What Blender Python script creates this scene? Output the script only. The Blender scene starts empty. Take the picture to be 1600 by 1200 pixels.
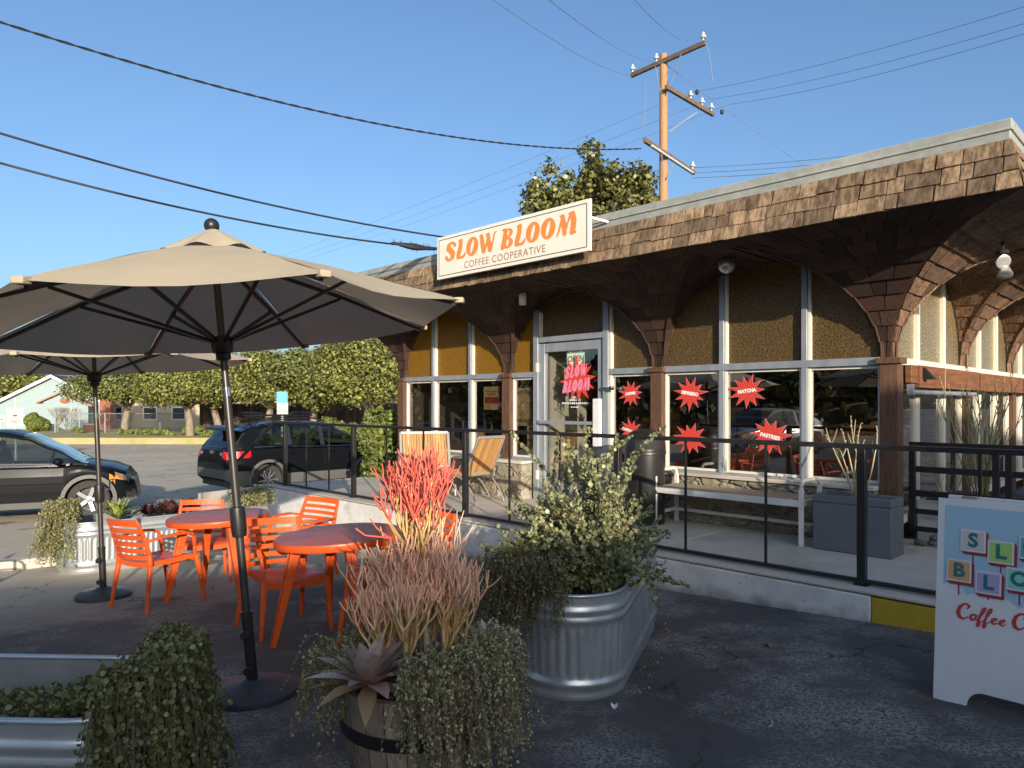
import bpy, bmesh, math, random
import numpy as np
from mathutils import Matrix, Vector, Euler
R = math.radians
S = bpy.context.scene
COL = S.collection
rnd = random.Random(7)

# ------------------------------------------------------------------ camera
F = 1110.0
cam_d = bpy.data.cameras.new('camera'); cam = bpy.data.objects.new('camera', cam_d); COL.objects.link(cam)
cam.location = (0, 0, 1.6); cam.rotation_euler = (R(90), 0, 0)
cam_d.sensor_fit = 'HORIZONTAL'; cam_d.sensor_width = 36.0; cam_d.lens = 36.0 * F / 1600.0
cam_d.shift_y = 0.01875
cam_d.clip_start = 0.05; cam_d.clip_end = 2000
S.camera = cam

# ------------------------------------------------------------------ light
SUN_EL = 13.2
SUN_AZ = 16.6            # degrees to the right of straight-behind
sx, sy = math.sin(R(SUN_AZ)), -math.cos(R(SUN_AZ))
to_sun = Vector((sx * math.cos(R(SUN_EL)), sy * math.cos(R(SUN_EL)), math.sin(R(SUN_EL))))
sd = bpy.data.lights.new('sun', 'SUN'); so = bpy.data.objects.new('sun', sd); COL.objects.link(so)
sd.energy = 3.7; sd.angle = R(0.5); sd.color = (1.0, 0.88, 0.72)
so.rotation_euler = to_sun.to_track_quat('Z', 'Y').to_euler()
W = bpy.data.worlds.new("World"); S.world = W; W.use_nodes = True
wn = W.node_tree.nodes; bg = wn['Background']
sky = wn.new('ShaderNodeTexSky'); sky.sky_type = 'NISHITA'; sky.sun_disc = False
sky.sun_elevation = R(SUN_EL); sky.sun_rotation = math.atan2(to_sun.x, to_sun.y)
sky.air_density = 1.0; sky.dust_density = 3.5; sky.ozone_density = 3.6; sky.altitude = 300
W.node_tree.links.new(sky.outputs[0], bg.inputs[0]); bg.inputs[1].default_value = 0.128
S.view_settings.view_transform = 'Standard'; S.view_settings.look = 'None'; S.view_settings.gamma = 1
S.view_settings.exposure = 0.85
try:
    S.cycles.max_bounces = 8; S.cycles.transparent_max_bounces = 12
except Exception: pass

# ------------------------------------------------------------------ helpers
def tag(o, label=None, cat=None, group=None, kind=None):
    if label: o['label'] = label
    if cat: o['category'] = cat
    if group: o['group'] = group
    if kind: o['kind'] = kind
    return o
def thing(name, label, cat, loc=(0, 0, 0), rz=0.0, group=None, rot=None):
    o = bpy.data.objects.new(name, None); COL.objects.link(o)
    o.empty_display_size = 0.1
    o.location = loc; o.rotation_euler = rot if rot is not None else (0, 0, rz)
    return tag(o, label, cat, group)
def copy_tree(o, parent=None):
    c = o.copy(); COL.objects.link(c)
    if parent: c.parent = parent
    for ch in [x for x in bpy.data.objects if x.parent == o]: copy_tree(ch, c)
    return c

class MB:
    def __init__(s): s.v = []; s.f = []; s.m = []; s.a = []; s.T = Matrix.Identity(4); s.mi = 0; s.av = 0.5
    def add(s, vs, fs, mi=None, av=None):
        b = len(s.v); T = s.T
        s.v.extend([tuple(T @ Vector(p)) for p in vs])
        for f in fs:
            s.f.append([b + i for i in f]); s.m.append(s.mi if mi is None else mi); s.a.append(s.av if av is None else av)
    def box(s, c, d, rot=None, taper=1.0, mi=None, av=None):
        x, y, z = d[0] / 2, d[1] / 2, d[2] / 2
        vs = [Vector((i * x * (taper if k > 0 else 1), j * y * (taper if k > 0 else 1), k * z)) for k in (-1, 1) for j in (-1, 1) for i in (-1, 1)]
        if rot is not None: vs = [rot @ q for q in vs]
        c = Vector(c); vs = [q + c for q in vs]
        s.add(vs, [(0, 2, 3, 1), (4, 5, 7, 6), (0, 1, 5, 4), (2, 6, 7, 3), (0, 4, 6, 2), (1, 3, 7, 5)], mi, av)
    def box2(s, a, b, mi=None, av=None):
        s.box([(a[i] + b[i]) / 2 for i in range(3)], [abs(b[i] - a[i]) for i in range(3)], mi=mi, av=av)
    def beam(s, p0, p1, w, h, up=(0, 0, 1), mi=None, av=None, w2=None, h2=None):
        p0, p1 = Vector(p0), Vector(p1); d = (p1 - p0).normalized(); up = Vector(up)
        sdv = d.cross(up)
        if sdv.length < 1e-4: sdv = d.cross(Vector((1, 0, 0)))
        sdv.normalize(); u = sdv.cross(d)
        w2 = w if w2 is None else w2; h2 = h if h2 is None else h2
        vs = []
        for p, ww, hh in ((p0, w, h), (p1, w2, h2)):
            vs += [p - sdv * ww / 2 - u * hh / 2, p + sdv * ww / 2 - u * hh / 2, p + sdv * ww / 2 + u * hh / 2, p - sdv * ww / 2 + u * hh / 2]
        s.add(vs, [(3, 2, 1, 0), (4, 5, 6, 7), (0, 1, 5, 4), (1, 2, 6, 5), (2, 3, 7, 6), (3, 0, 4, 7)], mi, av)
    def tube(s, pts, r, n=8, caps=True, mi=None, av=None, avs=None):
        pts = [Vector(p) for p in pts]; m = len(pts)
        rs = r if isinstance(r, (list, tuple)) else [r] * m
        ref = Vector((0.13, 0.27, 0.95)).normalized(); vs = []; prev = None
        for i, p in enumerate(pts):
            d = (pts[min(i + 1, m - 1)] - pts[max(i - 1, 0)])
            if d.length < 1e-9: d = Vector((0, 0, 1))
            d.normalize()
            if prev is None:
                a = d.cross(ref)
                if a.length < 0.1: a = d.cross(Vector((1, 0, 0)))
            else: a = prev - d * prev.dot(d)
            a.normalize(); prev = a; b = d.cross(a)
            for k in range(n):
                t = 2 * math.pi * k / n
                vs.append(p + (a * math.cos(t) + b * math.sin(t)) * rs[i])
        fs = []; 
        for i in range(m - 1):
            for k in range(n):
                k2 = (k + 1) % n
                fs.append((i * n + k, i * n + k2, (i + 1) * n + k2, (i + 1) * n + k))
        if avs is None: s.add(vs, fs, mi, av)
        else:
            b0 = len(s.v); s.add(vs, [], mi, av)
            for j, f in enumerate(fs):
                s.f.append([b0 + q for q in f]); s.m.append(s.mi if mi is None else mi); s.a.append(avs[j // n])
        if caps:
            b0 = len(s.v) - len(vs)
            for ring in (list(range(n))[::-1], [(m - 1) * n + k for k in range(n)]):
                s.f.append([b0 + q for q in ring]); s.m.append(s.mi if mi is None else mi); s.a.append((avs[-1] if avs else (s.av if av is None else av)))
    def lathe(s, prof, n=24, c=(0, 0, 0), axis='Z', mi=None, av=None, sc=(1, 1), caps=True):
        vs = []; fs = []; m = len(prof)
        for (r, z) in prof:
            for k in range(n):
                t = 2 * math.pi * k / n
                x, y = r * math.cos(t) * sc[0], r * math.sin(t) * sc[1]
                if axis == 'Z': q = (x, y, z)
                elif axis == 'Y': q = (x, z, y)
                else: q = (z, x, y)
                vs.append((q[0] + c[0], q[1] + c[1], q[2] + c[2]))
        for i in range(m - 1):
            for k in range(n):
                k2 = (k + 1) % n
                fs.append((i * n + k, i * n + k2, (i + 1) * n + k2, (i + 1) * n + k))
        if caps and prof[0][0] > 1e-6: fs.append(tuple(range(n))[::-1])
        if caps and prof[-1][0] > 1e-6: fs.append(tuple((m - 1) * n + k for k in range(n)))
        s.add(vs, fs, mi, av)
    def sphere(s, c, r, n=12, mi=None, av=None, sc=(1, 1, 1)):
        vs = []; fs = []; h = n // 2
        for i in range(h + 1):
            th = math.pi * i / h
            for k in range(n):
                t = 2 * math.pi * k / n
                vs.append((c[0] + r * sc[0] * math.sin(th) * math.cos(t), c[1] + r * sc[1] * math.sin(th) * math.sin(t), c[2] + r * sc[2] * math.cos(th)))
        for i in range(h):
            for k in range(n):
                k2 = (k + 1) % n
                fs.append((i * n + k, (i + 1) * n + k, (i + 1) * n + k2, i * n + k2))
        s.add(vs, fs, mi, av)
    def prism(s, poly, d0, d1, plane='XZ', mi=None, av=None):
        """poly 2D extruded between d0 and d1 along the missing axis"""
        def P(a, b, d): return (a, d, b) if plane == 'XZ' else ((a, b, d) if plane == 'XY' else (d, a, b))
        n = len(poly)
        vs = [P(a, b, d0) for a, b in poly] + [P(a, b, d1) for a, b in poly]
        fs = [tuple(range(n)), tuple(range(n, 2 * n))[::-1]] + [(i, i + n, (i + 1) % n + n, (i + 1) % n) for i in range(n)]
        s.add(vs, fs, mi, av)
    def grid(s, fn, nu, nv, mi=None, av=None):
        vs = [fn(i / nu, j / nv) for i in range(nu + 1) for j in range(nv + 1)]
        fs = [(i * (nv + 1) + j, (i + 1) * (nv + 1) + j, (i + 1) * (nv + 1) + j + 1, i * (nv + 1) + j + 1) for i in range(nu) for j in range(nv)]
        s.add(vs, fs, mi, av)
    def build(s, name, mats, parent=None, smooth=35, bevel=0.0, loc=None, seg=2, recalc=True):
        me = bpy.data.meshes.new(name)
        me.from_pydata(s.v, [], s.f)
        if not isinstance(mats, (list, tuple)): mats = [mats]
        for m in mats: me.materials.append(m)
        if len(mats) > 1: me.polygons.foreach_set('material_index', s.m)
        at = me.attributes.new('rnd', 'FLOAT', 'FACE'); at.data.foreach_set('value', s.a)
        if recalc and len(s.f) < 60000:
            bm = bmesh.new(); bm.from_mesh(me); bmesh.ops.recalc_face_normals(bm, faces=bm.faces); bm.to_mesh(me); bm.free()
        if smooth:
            me.shade_smooth()
            try: me.set_sharp_from_angle(angle=R(smooth))
            except Exception: pass
        o = bpy.data.objects.new(name, me); COL.objects.link(o)
        if parent: o.parent = parent
        if loc: o.location = loc
        if bevel:
            b = o.modifiers.new('b', 'BEVEL'); b.width = bevel; b.segments = seg; b.limit_method = 'ANGLE'; b.angle_limit = R(40); b.harden_normals = False
        return o

def np_mesh(name, V, Fq, mat, parent=None, attr=None, smooth=False):
    """V (N,3) array, Fq (M,k) array"""
    me = bpy.data.meshes.new(name); k = Fq.shape[1]
    me.vertices.add(len(V)); me.vertices.foreach_set('co', V.astype(np.float32).ravel())
    me.loops.add(Fq.size); me.loops.foreach_set('vertex_index', Fq.astype(np.int32).ravel())
    me.polygons.add(len(Fq)); me.polygons.foreach_set('loop_start', np.arange(0, Fq.size, k, dtype=np.int32))
    try: me.polygons.foreach_set('loop_total', np.full(len(Fq), k, dtype=np.int32))
    except Exception: pass
    me.update(calc_edges=True)
    if attr is not None:
        at = me.attributes.new('rnd', 'FLOAT', 'FACE'); at.data.foreach_set('value', attr.astype(np.float32))
    me.materials.append(mat)
    if smooth: me.shade_smooth()
    o = bpy.data.objects.new(name, me); COL.objects.link(o)
    if parent: o.parent = parent
    return o

# ------------------------------------------------------------------ materials
def mat(name, col, rough=0.6, metal=0.0, col2=None, nscale=6.0, stretch=(1, 1, 1), ndet=6, bump=0.0, bscale=None, rndv=0.0, contrast=(0.35, 0.65),
        coat=0.0, spec=0.5, trans=0.0, sheen=0.0, col3=None, n3=1.2, c3=(0.5, 0.7), rvar=0.0):
    m = bpy.data.materials.new(name); m.use_nodes = True; nt = m.node_tree; N = nt.nodes; L = nt.links
    b = N['Principled BSDF']; b.inputs['Roughness'].default_value = rough; b.inputs['Metallic'].default_value = metal
    b.inputs['Specular IOR Level'].default_value = spec; b.inputs['Coat Weight'].default_value = coat; b.inputs['Coat Roughness'].default_value = 0.04
    c4 = lambda c: (c[0], c[1], c[2], 1)
    b.inputs['Base Color'].default_value = c4(col)
    tc = N.new('ShaderNodeTexCoord'); mp = N.new('ShaderNodeMapping'); L.new(tc.outputs['Object'], mp.inputs[0]); mp.inputs['Scale'].default_value = stretch
    out = None
    def noise(sc, det=ndet):
        n = N.new('ShaderNodeTexNoise'); n.inputs['Scale'].default_value = sc; n.inputs['Detail'].default_value = det; n.inputs['Roughness'].default_value = 0.62
        L.new(mp.outputs[0], n.inputs['Vector']); return n
    def ramp(src, a, bb):
        r = N.new('ShaderNodeMapRange'); r.inputs[1].default_value = a; r.inputs[2].default_value = bb; L.new(src, r.inputs[0]); return r
    if col2 is not None:
        n = noise(nscale); r = ramp(n.outputs[0], *contrast)
        mx = N.new('ShaderNodeMix'); mx.data_type = 'RGBA'; mx.inputs[6].default_value = c4(col); mx.inputs[7].default_value = c4(col2); L.new(r.outputs[0], mx.inputs[0])
        out = mx.outputs[2]
        if rvar:
            rr = N.new('ShaderNodeMapRange'); rr.inputs[3].default_value = rough - rvar; rr.inputs[4].default_value = rough + rvar; L.new(n.outputs[0], rr.inputs[0]); L.new(rr.outputs[0], b.inputs['Roughness'])
    if col3 is not None:
        n = noise(n3, 8); r = ramp(n.outputs[0], *c3)
        mx = N.new('ShaderNodeMix'); mx.data_type = 'RGBA'; mx.inputs[7].default_value = c4(col3); L.new(r.outputs[0], mx.inputs[0])
        if out: L.new(out, mx.inputs[6])
        else: mx.inputs[6].default_value = c4(col)
        out = mx.outputs[2]
    if rndv:
        at = N.new('ShaderNodeAttribute'); at.attribute_name = 'rnd'
        r = N.new('ShaderNodeMapRange'); r.inputs[3].default_value = 1 - rndv; r.inputs[4].default_value = 1 + rndv; L.new(at.outputs['Fac'], r.inputs[0])
        hv = N.new('ShaderNodeHueSaturation'); L.new(r.outputs[0], hv.inputs['Value'])
        if out: L.new(out, hv.inputs['Color'])
        else: hv.inputs['Color'].default_value = c4(col)
        out = hv.outputs[0]
    if out: L.new(out, b.inputs['Base Color'])
    if bump:
        n = noise(bscale or nscale * 3, 5); bp = N.new('ShaderNodeBump'); bp.inputs['Strength'].default_value = min(1.0, bump); bp.inputs['Distance'].default_value = 0.0035
        L.new(n.outputs[0], bp.inputs['Height']); L.new(bp.outputs[0], b.inputs['Normal'])
    if trans:
        tr = N.new('ShaderNodeBsdfTranslucent'); mx = N.new('ShaderNodeMixShader'); mx.inputs[0].default_value = trans
        if out: L.new(out, tr.inputs[0])
        else: tr.inputs[0].default_value = c4(col)
        o = N['Material Output']; L.new(b.outputs[0], mx.inputs[1]); L.new(tr.outputs[0], mx.inputs[2]); L.new(mx.outputs[0], o.inputs[0])
    return m

def glass(name, tint, refl=0.12, rough=0.0, bump=0.0, bscale=60, body=None, bodyf=0.0, ior=1.5, web_glint=0):
    m = bpy.data.materials.new(name); m.use_nodes = True; nt = m.node_tree; N = nt.nodes; L = nt.links
    N.remove(N['Principled BSDF']); o = N['Material Output']
    t = N.new('ShaderNodeBsdfTransparent'); t.inputs[0].default_value = (*tint, 1)
    g = N.new('ShaderNodeBsdfGlossy'); g.inputs['Roughness'].default_value = rough; g.inputs[0].default_value = (1, 1, 1, 1)
    base = t.outputs[0]
    if body:
        d = N.new('ShaderNodeBsdfPrincipled'); d.inputs['Base Color'].default_value = (*body, 1); d.inputs['Roughness'].default_value = 0.5
        tl = N.new('ShaderNodeBsdfTranslucent'); tl.inputs[0].default_value = (*body, 1)
        m0 = N.new('ShaderNodeMixShader'); m0.inputs[0].default_value = 0.5; L.new(d.outputs[0], m0.inputs[1]); L.new(tl.outputs[0], m0.inputs[2])
        if web_glint:  # paler cell edges: glints of the glass pattern painted into the colour
            tcw = N.new('ShaderNodeTexCoord'); vw = N.new('ShaderNodeTexVoronoi'); vw.feature = 'DISTANCE_TO_EDGE'; vw.inputs['Scale'].default_value = 26; L.new(tcw.outputs['Object'], vw.inputs['Vector'])
            rw = N.new('ShaderNodeMapRange'); rw.inputs[1].default_value = .03; rw.inputs[2].default_value = .12; rw.inputs[3].default_value = web_glint; rw.inputs[4].default_value = .8; L.new(vw.outputs['Distance'], rw.inputs[0])
            hv = N.new('ShaderNodeHueSaturation'); hv.inputs['Color'].default_value = (*body, 1); L.new(rw.outputs[0], hv.inputs['Value']); L.new(hv.outputs[0], d.inputs['Base Color']); L.new(hv.outputs[0], tl.inputs[0])
        mx = N.new('ShaderNodeMixShader'); mx.inputs[0].default_value = bodyf; L.new(base, mx.inputs[1]); L.new(m0.outputs[0], mx.inputs[2]); base = mx.outputs[0]
    ge = N.new('ShaderNodeNewGeometry'); dt = N.new('ShaderNodeVectorMath'); dt.operation = 'DOT_PRODUCT'; L.new(ge.outputs['Incoming'], dt.inputs[0]); L.new(ge.outputs['Normal'], dt.inputs[1])
    ab = N.new('ShaderNodeMath'); ab.operation = 'ABSOLUTE'; L.new(dt.outputs['Value'], ab.inputs[0]); om = N.new('ShaderNodeMath'); om.operation = 'SUBTRACT'; om.inputs[0].default_value = 1; L.new(ab.outputs[0], om.inputs[1])
    pw = N.new('ShaderNodeMath'); pw.operation = 'POWER'; pw.inputs[1].default_value = 5; L.new(om.outputs[0], pw.inputs[0]); r0 = ((ior - 1) / (ior + 1)) ** 2
    fr = N.new('ShaderNodeMath'); fr.operation = 'MULTIPLY_ADD'; fr.inputs[1].default_value = 1 - r0; fr.inputs[2].default_value = r0; L.new(pw.outputs[0], fr.inputs[0])
    ad = N.new('ShaderNodeMath'); ad.operation = 'ADD'; ad.use_clamp = True; ad.inputs[1].default_value = refl; L.new(fr.outputs[0], ad.inputs[0])
    mx = N.new('ShaderNodeMixShader'); L.new(ad.outputs[0], mx.inputs[0]); L.new(base, mx.inputs[1]); L.new(g.outputs[0], mx.inputs[2]); L.new(mx.outputs[0], o.inputs[0])
    if bump:
        tc = N.new('ShaderNodeTexCoord'); v = N.new('ShaderNodeTexVoronoi'); v.feature = 'SMOOTH_F1'; v.inputs['Scale'].default_value = bscale; L.new(tc.outputs['Object'], v.inputs['Vector'])
        bp = N.new('ShaderNodeBump'); bp.inputs['Strength'].default_value = bump; bp.inputs['Distance'].default_value = 0.006; L.new(v.outputs[0], bp.inputs['Height'])
        L.new(bp.outputs[0], g.inputs['Normal'])
        if body: L.new(bp.outputs[0], d.inputs['Normal'])
    return m

M = {}
M['alu'] = mat('alu', (0.27, 0.30, 0.34), 0.38, 0.3, col2=(0.35, 0.37, 0.40), nscale=8, stretch=(1, 1, 0.3), bump=0.05)
M['cream'] = mat('cream', (0.74, 0.70, 0.58), 0.5, col2=(0.66, 0.61, 0.50), nscale=9, stretch=(1, 1, .2), bump=0.1)
M['whitepaint'] = mat('whitepaint', (0.78, 0.78, 0.76), 0.4, col2=(0.70, 0.69, 0.66), nscale=5, bump=0.05)
M['wood'] = mat('wood', (0.062, 0.029, 0.016), 0.75, col2=(0.155, 0.080, 0.043), nscale=7, stretch=(9, 9, .8), bump=0.5, bscale=16, contrast=(.3, .7), rndv=0.25)
M['beam'] = mat('beam', (0.12, 0.042, 0.016), 0.7, col2=(0.22, 0.088, 0.036), nscale=5, stretch=(.6, .6, 10), bump=0.3, bscale=12)
M['shingle'] = mat('shingle', (0.12, 0.074, 0.040), 0.9, col2=(0.30, 0.205, 0.12), nscale=4, ndet=2, stretch=(7, 7, .12), bump=1.0, bscale=7, contrast=(.36, .64), rndv=0.42, col3=(0.075, 0.045, 0.03), n3=9, c3=(.60, .70))
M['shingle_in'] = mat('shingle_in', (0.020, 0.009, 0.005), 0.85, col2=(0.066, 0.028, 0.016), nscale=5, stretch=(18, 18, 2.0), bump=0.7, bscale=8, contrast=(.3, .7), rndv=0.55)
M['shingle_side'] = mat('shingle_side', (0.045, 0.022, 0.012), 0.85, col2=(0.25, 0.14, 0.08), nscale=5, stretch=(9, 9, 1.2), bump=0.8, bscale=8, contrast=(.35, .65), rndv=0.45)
M['roofmetal'] = mat('roofmetal', (0.33, 0.34, 0.31), 0.6, 0.05, col2=(0.26, 0.275, 0.25), nscale=14, bump=0.25, col3=(0.40, 0.40, 0.36), n3=3, c3=(.5, .7))
M['black'] = mat('black', (0.012, 0.012, 0.013), 0.38, col2=(0.022, 0.021, 0.02), nscale=30, bump=0.04)
M['blackrubber'] = mat('blackrubber', (0.02, 0.02, 0.02), 0.8)
M['dark'] = mat('dark', (0.015, 0.013, 0.012), 0.9)
M['clear'] = glass('clear', (0.66, 0.66, 0.64), 0.19)
M['amber'] = glass('amber', (0.22, 0.10, 0.02), 0.0, 0.15, bump=1.0, bscale=42, body=(0.21, 0.135, 0.052), bodyf=0.84, ior=1.22, web_glint=1.45)
M['amber_backlit'] = glass('amber_backlit', (0.45, 0.22, 0.02), 0.0, 0.2, bump=1.0, bscale=42, body=(0.50, 0.25, 0.022), bodyf=0.88, ior=1.15, web_glint=1.15)  # copy of the amber glass with a backlit glow put into its colour
M['amber_sunlit'] = glass('amber_sunlit', (0.45, 0.32, 0.12), 0.0, 0.2, bump=1.0, bscale=42, body=(0.40, 0.31, 0.15), bodyf=0.85, ior=1.2, web_glint=1.8)  # copy of the amber glass, sunlit brightness put into its colour
M['concrete'] = mat('concrete', (0.58, 0.53, 0.44), 0.85, col2=(0.50, 0.45, 0.38), nscale=3, bump=0.3, bscale=60, col3=(0.26, 0.25, 0.23), n3=.9, c3=(.5, .8))
M['wallwhite'] = mat('wallwhite', (0.78, 0.76, 0.70), 0.85, col2=(0.60, 0.58, 0.53), nscale=2.5, bump=0.9, bscale=45, col3=(0.42, 0.40, 0.37), n3=2.2, c3=(.62, .8))
M['yellow'] = mat('yellow', (0.55, 0.38, 0.02), 0.8, col2=(0.45, 0.31, 0.03), nscale=5, bump=0.9, bscale=45)
M['orange'] = mat('orange', (0.68, 0.105, 0.015), 0.42, col2=(0.60, 0.080, 0.016), nscale=3.5, col3=(0.66, 0.17, 0.07), n3=7, c3=(.6, .8), bump=0.08, bscale=90, spec=0.4)
M['tabletop'] = mat('tabletop', (0.46, 0.085, 0.035), 0.42, col2=(0.36, 0.085, 0.05), nscale=4, bump=0.04, rvar=.12)
M['galv'] = mat('galv', (0.60, 0.63, 0.64), 0.33, 0.68, col2=(0.42, 0.45, 0.46), nscale=5, bump=0.12, bscale=9, contrast=(.3, .7), rvar=.14, col3=(0.30, 0.30, 0.28), n3=2.0, c3=(.58, .85))
M['canvas'] = mat('canvas', (0.57, 0.48, 0.33), 0.9, col2=(0.51, 0.43, 0.30), nscale=3, bump=0.12, bscale=300, trans=0.24)
M['polemetal'] = mat('polemetal', (0.09, 0.085, 0.08), 0.35, 0.7)
M['chrome'] = mat('chrome', (0.7, 0.7, 0.7), 0.15, 1.0)
M['handle'] = mat('handle', (.7, .69, .65), .4)
M['soil'] = mat('soil', (0.035, 0.025, 0.018), 0.95, col2=(0.07, 0.05, 0.035), nscale=30, bump=0.8, bscale=60)
# ------------------------------------------------------------------ setting
Cx, Cy = 3.72, 6.97
pv = Vector((-.7046, .7096, 0)); qv = Vector((.7096, .7046, 0))
BROT = math.atan2(.7096, -.7046)          # building frame: x = along facade, y = outward
FR = math.atan2(-.7096, .7046)            # board frame facing outward from the facade
def WP(t, o, z=0.0):
    return Vector((Cx, Cy, z)) + pv * t - qv * o
ZW = 0.21
def G(X, Y):
    xc = max(-6.0, min(4.0, X))
    return .168 + .028 * xc - .045 * min(Y, 9.0) - .010 * max(Y - 9.0, 0) + (.0 if Y > 0 else -.045 * Y * -0.0)
def px(x, y, Y):                          # world point seen at photo pixel x,y at depth Y
    return Vector(((x - 800) / F * Y, Y, 1.6 + (630 - y) / F * Y))

def ground():
    ys = sorted(set([-60, -40, -25, -15, -8] + [i * .5 for i in range(-8, 41)] + [22, 26, 30, 36, 44, 52, 60, 75, 100, 150, 250, 420]))
    xs = sorted(set([-420, -250, -150, -100, -70, -50, -35, -25, -18] + [i * 1.0 for i in range(-12, 13)] + [16, 25, 40, 70, 150, 300]))
    def g(X, Y): return .168 + .028 * max(-6, min(4, X)) - (.045 * min(max(Y, -6), 9)) - .010 * max(min(Y, 90) - 9, 0)
    V = [(x, y, g(x, y)) for y in ys for x in xs]; nx = len(xs)
    Fc = [(j * nx + i, j * nx + i + 1, (j + 1) * nx + i + 1, (j + 1) * nx + i) for j in range(len(ys) - 1) for i in range(nx - 1)]
    mb = MB(); mb.add(V, Fc)
    m = bpy.data.materials.new('asphalt'); m.use_nodes = True; nt = m.node_tree; N = nt.nodes; L = nt.links; b = N['Principled BSDF']
    tc = N.new('ShaderNodeTexCoord')
    def noise(sc, det=6, ro=.6, vec=None):
        n = N.new('ShaderNodeTexNoise'); n.inputs['Scale'].default_value = sc; n.inputs['Detail'].default_value = det; n.inputs['Roughness'].default_value = ro
        L.new(vec or tc.outputs['Object'], n.inputs['Vector']); return n.outputs[0]
    def rng(src, a, c, d=0, e=1):
        r = N.new('ShaderNodeMapRange'); r.inputs[1].default_value = a; r.inputs[2].default_value = c; r.inputs[3].default_value = d; r.inputs[4].default_value = e; L.new(src, r.inputs[0]); return r.outputs[0]
    def mix(f, a, c):
        x = N.new('ShaderNodeMix'); x.data_type = 'RGBA'
        for s, i in ((a, 6), (c, 7)):
            if isinstance(s, tuple): x.inputs[i].default_value = (*s, 1)
            else: L.new(s, x.inputs[i])
        L.new(f, x.inputs[0]); return x.outputs[2]
    def mul(a, c):
        x = N.new('ShaderNodeMath'); x.operation = 'MULTIPLY'; L.new(a, x.inputs[0])
        if isinstance(c, float): x.inputs[1].default_value = c
        else: L.new(c, x.inputs[1])
        return x.outputs[0]
    base = mix(rng(noise(.5), .35, .65), (.064, .057, .052), (.098, .088, .080))
    # worn patches with fine speckle
    sp = rng(noise(60, 4, .7), .46, .53)
    worn = rng(noise(.9, 8, .7), .47, .60)
    base = mix(mul(mul(sp, worn), .9), base, (.31, .285, .25))
    sp2 = rng(noise(160, 2, .7), .66, .74); base = mix(mul(sp2, .6), base, (.32, .31, .29))
    # paler far lot, the low sun's brightness put into its colour
    sep = N.new('ShaderNodeSeparateXYZ'); L.new(tc.outputs['Object'], sep.inputs[0])
    nn = N.new('ShaderNodeMath'); nn.operation = 'ADD'; L.new(sep.outputs['Y'], nn.inputs[0])
    n2 = mul(noise(.35, 5), 1.6); L.new(n2, nn.inputs[1])
    xx = N.new('ShaderNodeMath'); xx.operation = 'MULTIPLY_ADD'; L.new(sep.outputs['X'], xx.inputs[0]); xx.inputs[1].default_value = -.75; L.new(nn.outputs[0], xx.inputs[2])
    far = rng(xx.outputs[0], 9.0, 11.4)
    lot = mix(rng(noise(.25, 8), .35, .65), (.50, .43, .32), (.40, .345, .26))
    lot = mix(mul(rng(noise(70, 3), .5, .65), .45), lot, (.58, .51, .39))
    base = mix(far, base, lot)
    L.new(base, b.inputs['Base Color']); b.inputs['Roughness'].default_value = .88
    oil = rng(noise(1.3, 3), .62, .70); base = mix(mul(oil, .55), base, (.020, .019, .018))
    L.new(base, b.inputs['Base Color'])
    # cracks
    v = N.new('ShaderNodeTexVoronoi'); v.feature = 'DISTANCE_TO_EDGE'; v.inputs['Scale'].default_value = .55
    wv = N.new('ShaderNodeVectorMath'); wv.operation = 'ADD'; L.new(tc.outputs['Object'], wv.inputs[0])
    nz = N.new('ShaderNodeTexNoise'); nz.inputs['Scale'].default_value = 2.2; nz.inputs['Detail'].default_value = 5; L.new(tc.outputs['Object'], nz.inputs['Vector'])
    L.new(nz.outputs['Color'], wv.inputs[1]); L.new(wv.outputs[0], v.inputs['Vector'])
    cr = rng(v.outputs['Distance'], .0, .010, 1, 0)
    msk = rng(noise(.7, 2), .40, .50); crm = mul(cr, msk)
    base2 = mix(mul(crm, .85), base, (.008, .008, .008)); L.new(base2, b.inputs['Base Color'])
    bp = N.new('ShaderNodeBump'); bp.inputs['Strength'].default_value = .55; bp.inputs['Distance'].default_value = .0022
    h = N.new('ShaderNodeMath'); h.operation = 'SUBTRACT'; L.new(noise(120, 3, .7), h.inputs[0]); L.new(crm, h.inputs[1]); L.new(h.outputs[0], bp.inputs['Height']); L.new(bp.outputs[0], b.inputs['Normal'])
    tag(mb.build('ground', m), 'dark worn asphalt of the cafe forecourt and the sunlit parking lot', kind='structure')
ground()

# parking bay lines in the lot, thin painted sheets just above the asphalt
mb = MB()
for (x0, y0, x1, y1, w) in ((-5.0, 24, -1.5, 21.5, .10), (-10.5, 21, -7.8, 24, .10), (-16, 27.5, -3, 27.0, .10), (-12, 19, -9.6, 21.5, .1), (-18, 33, -4, 32, .1)):
    a, b = Vector((x0, y0, 0)), Vector((x1, y1, 0)); d = (b - a).normalized(); s = Vector((-d.y, d.x, 0)) * w / 2
    n = 12
    for i in range(n):
        q0, q1 = a.lerp(b, i / n), a.lerp(b, (i + 1) / n)
        mb.add([(*(q + k * s).xy, G(*(q + k * s).xy) + .006) for q, k in ((q0, -1), (q0, 1), (q1, 1), (q1, -1))], [(0, 1, 2, 3)])
mline = mat('lineworn', (.62, .59, .53), .8, col2=(.36, .32, .27), nscale=14, contrast=(.4, .6))
tag(mb.build('road_marking', mline, smooth=0), 'faded white parking bay lines', kind='structure')

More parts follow.
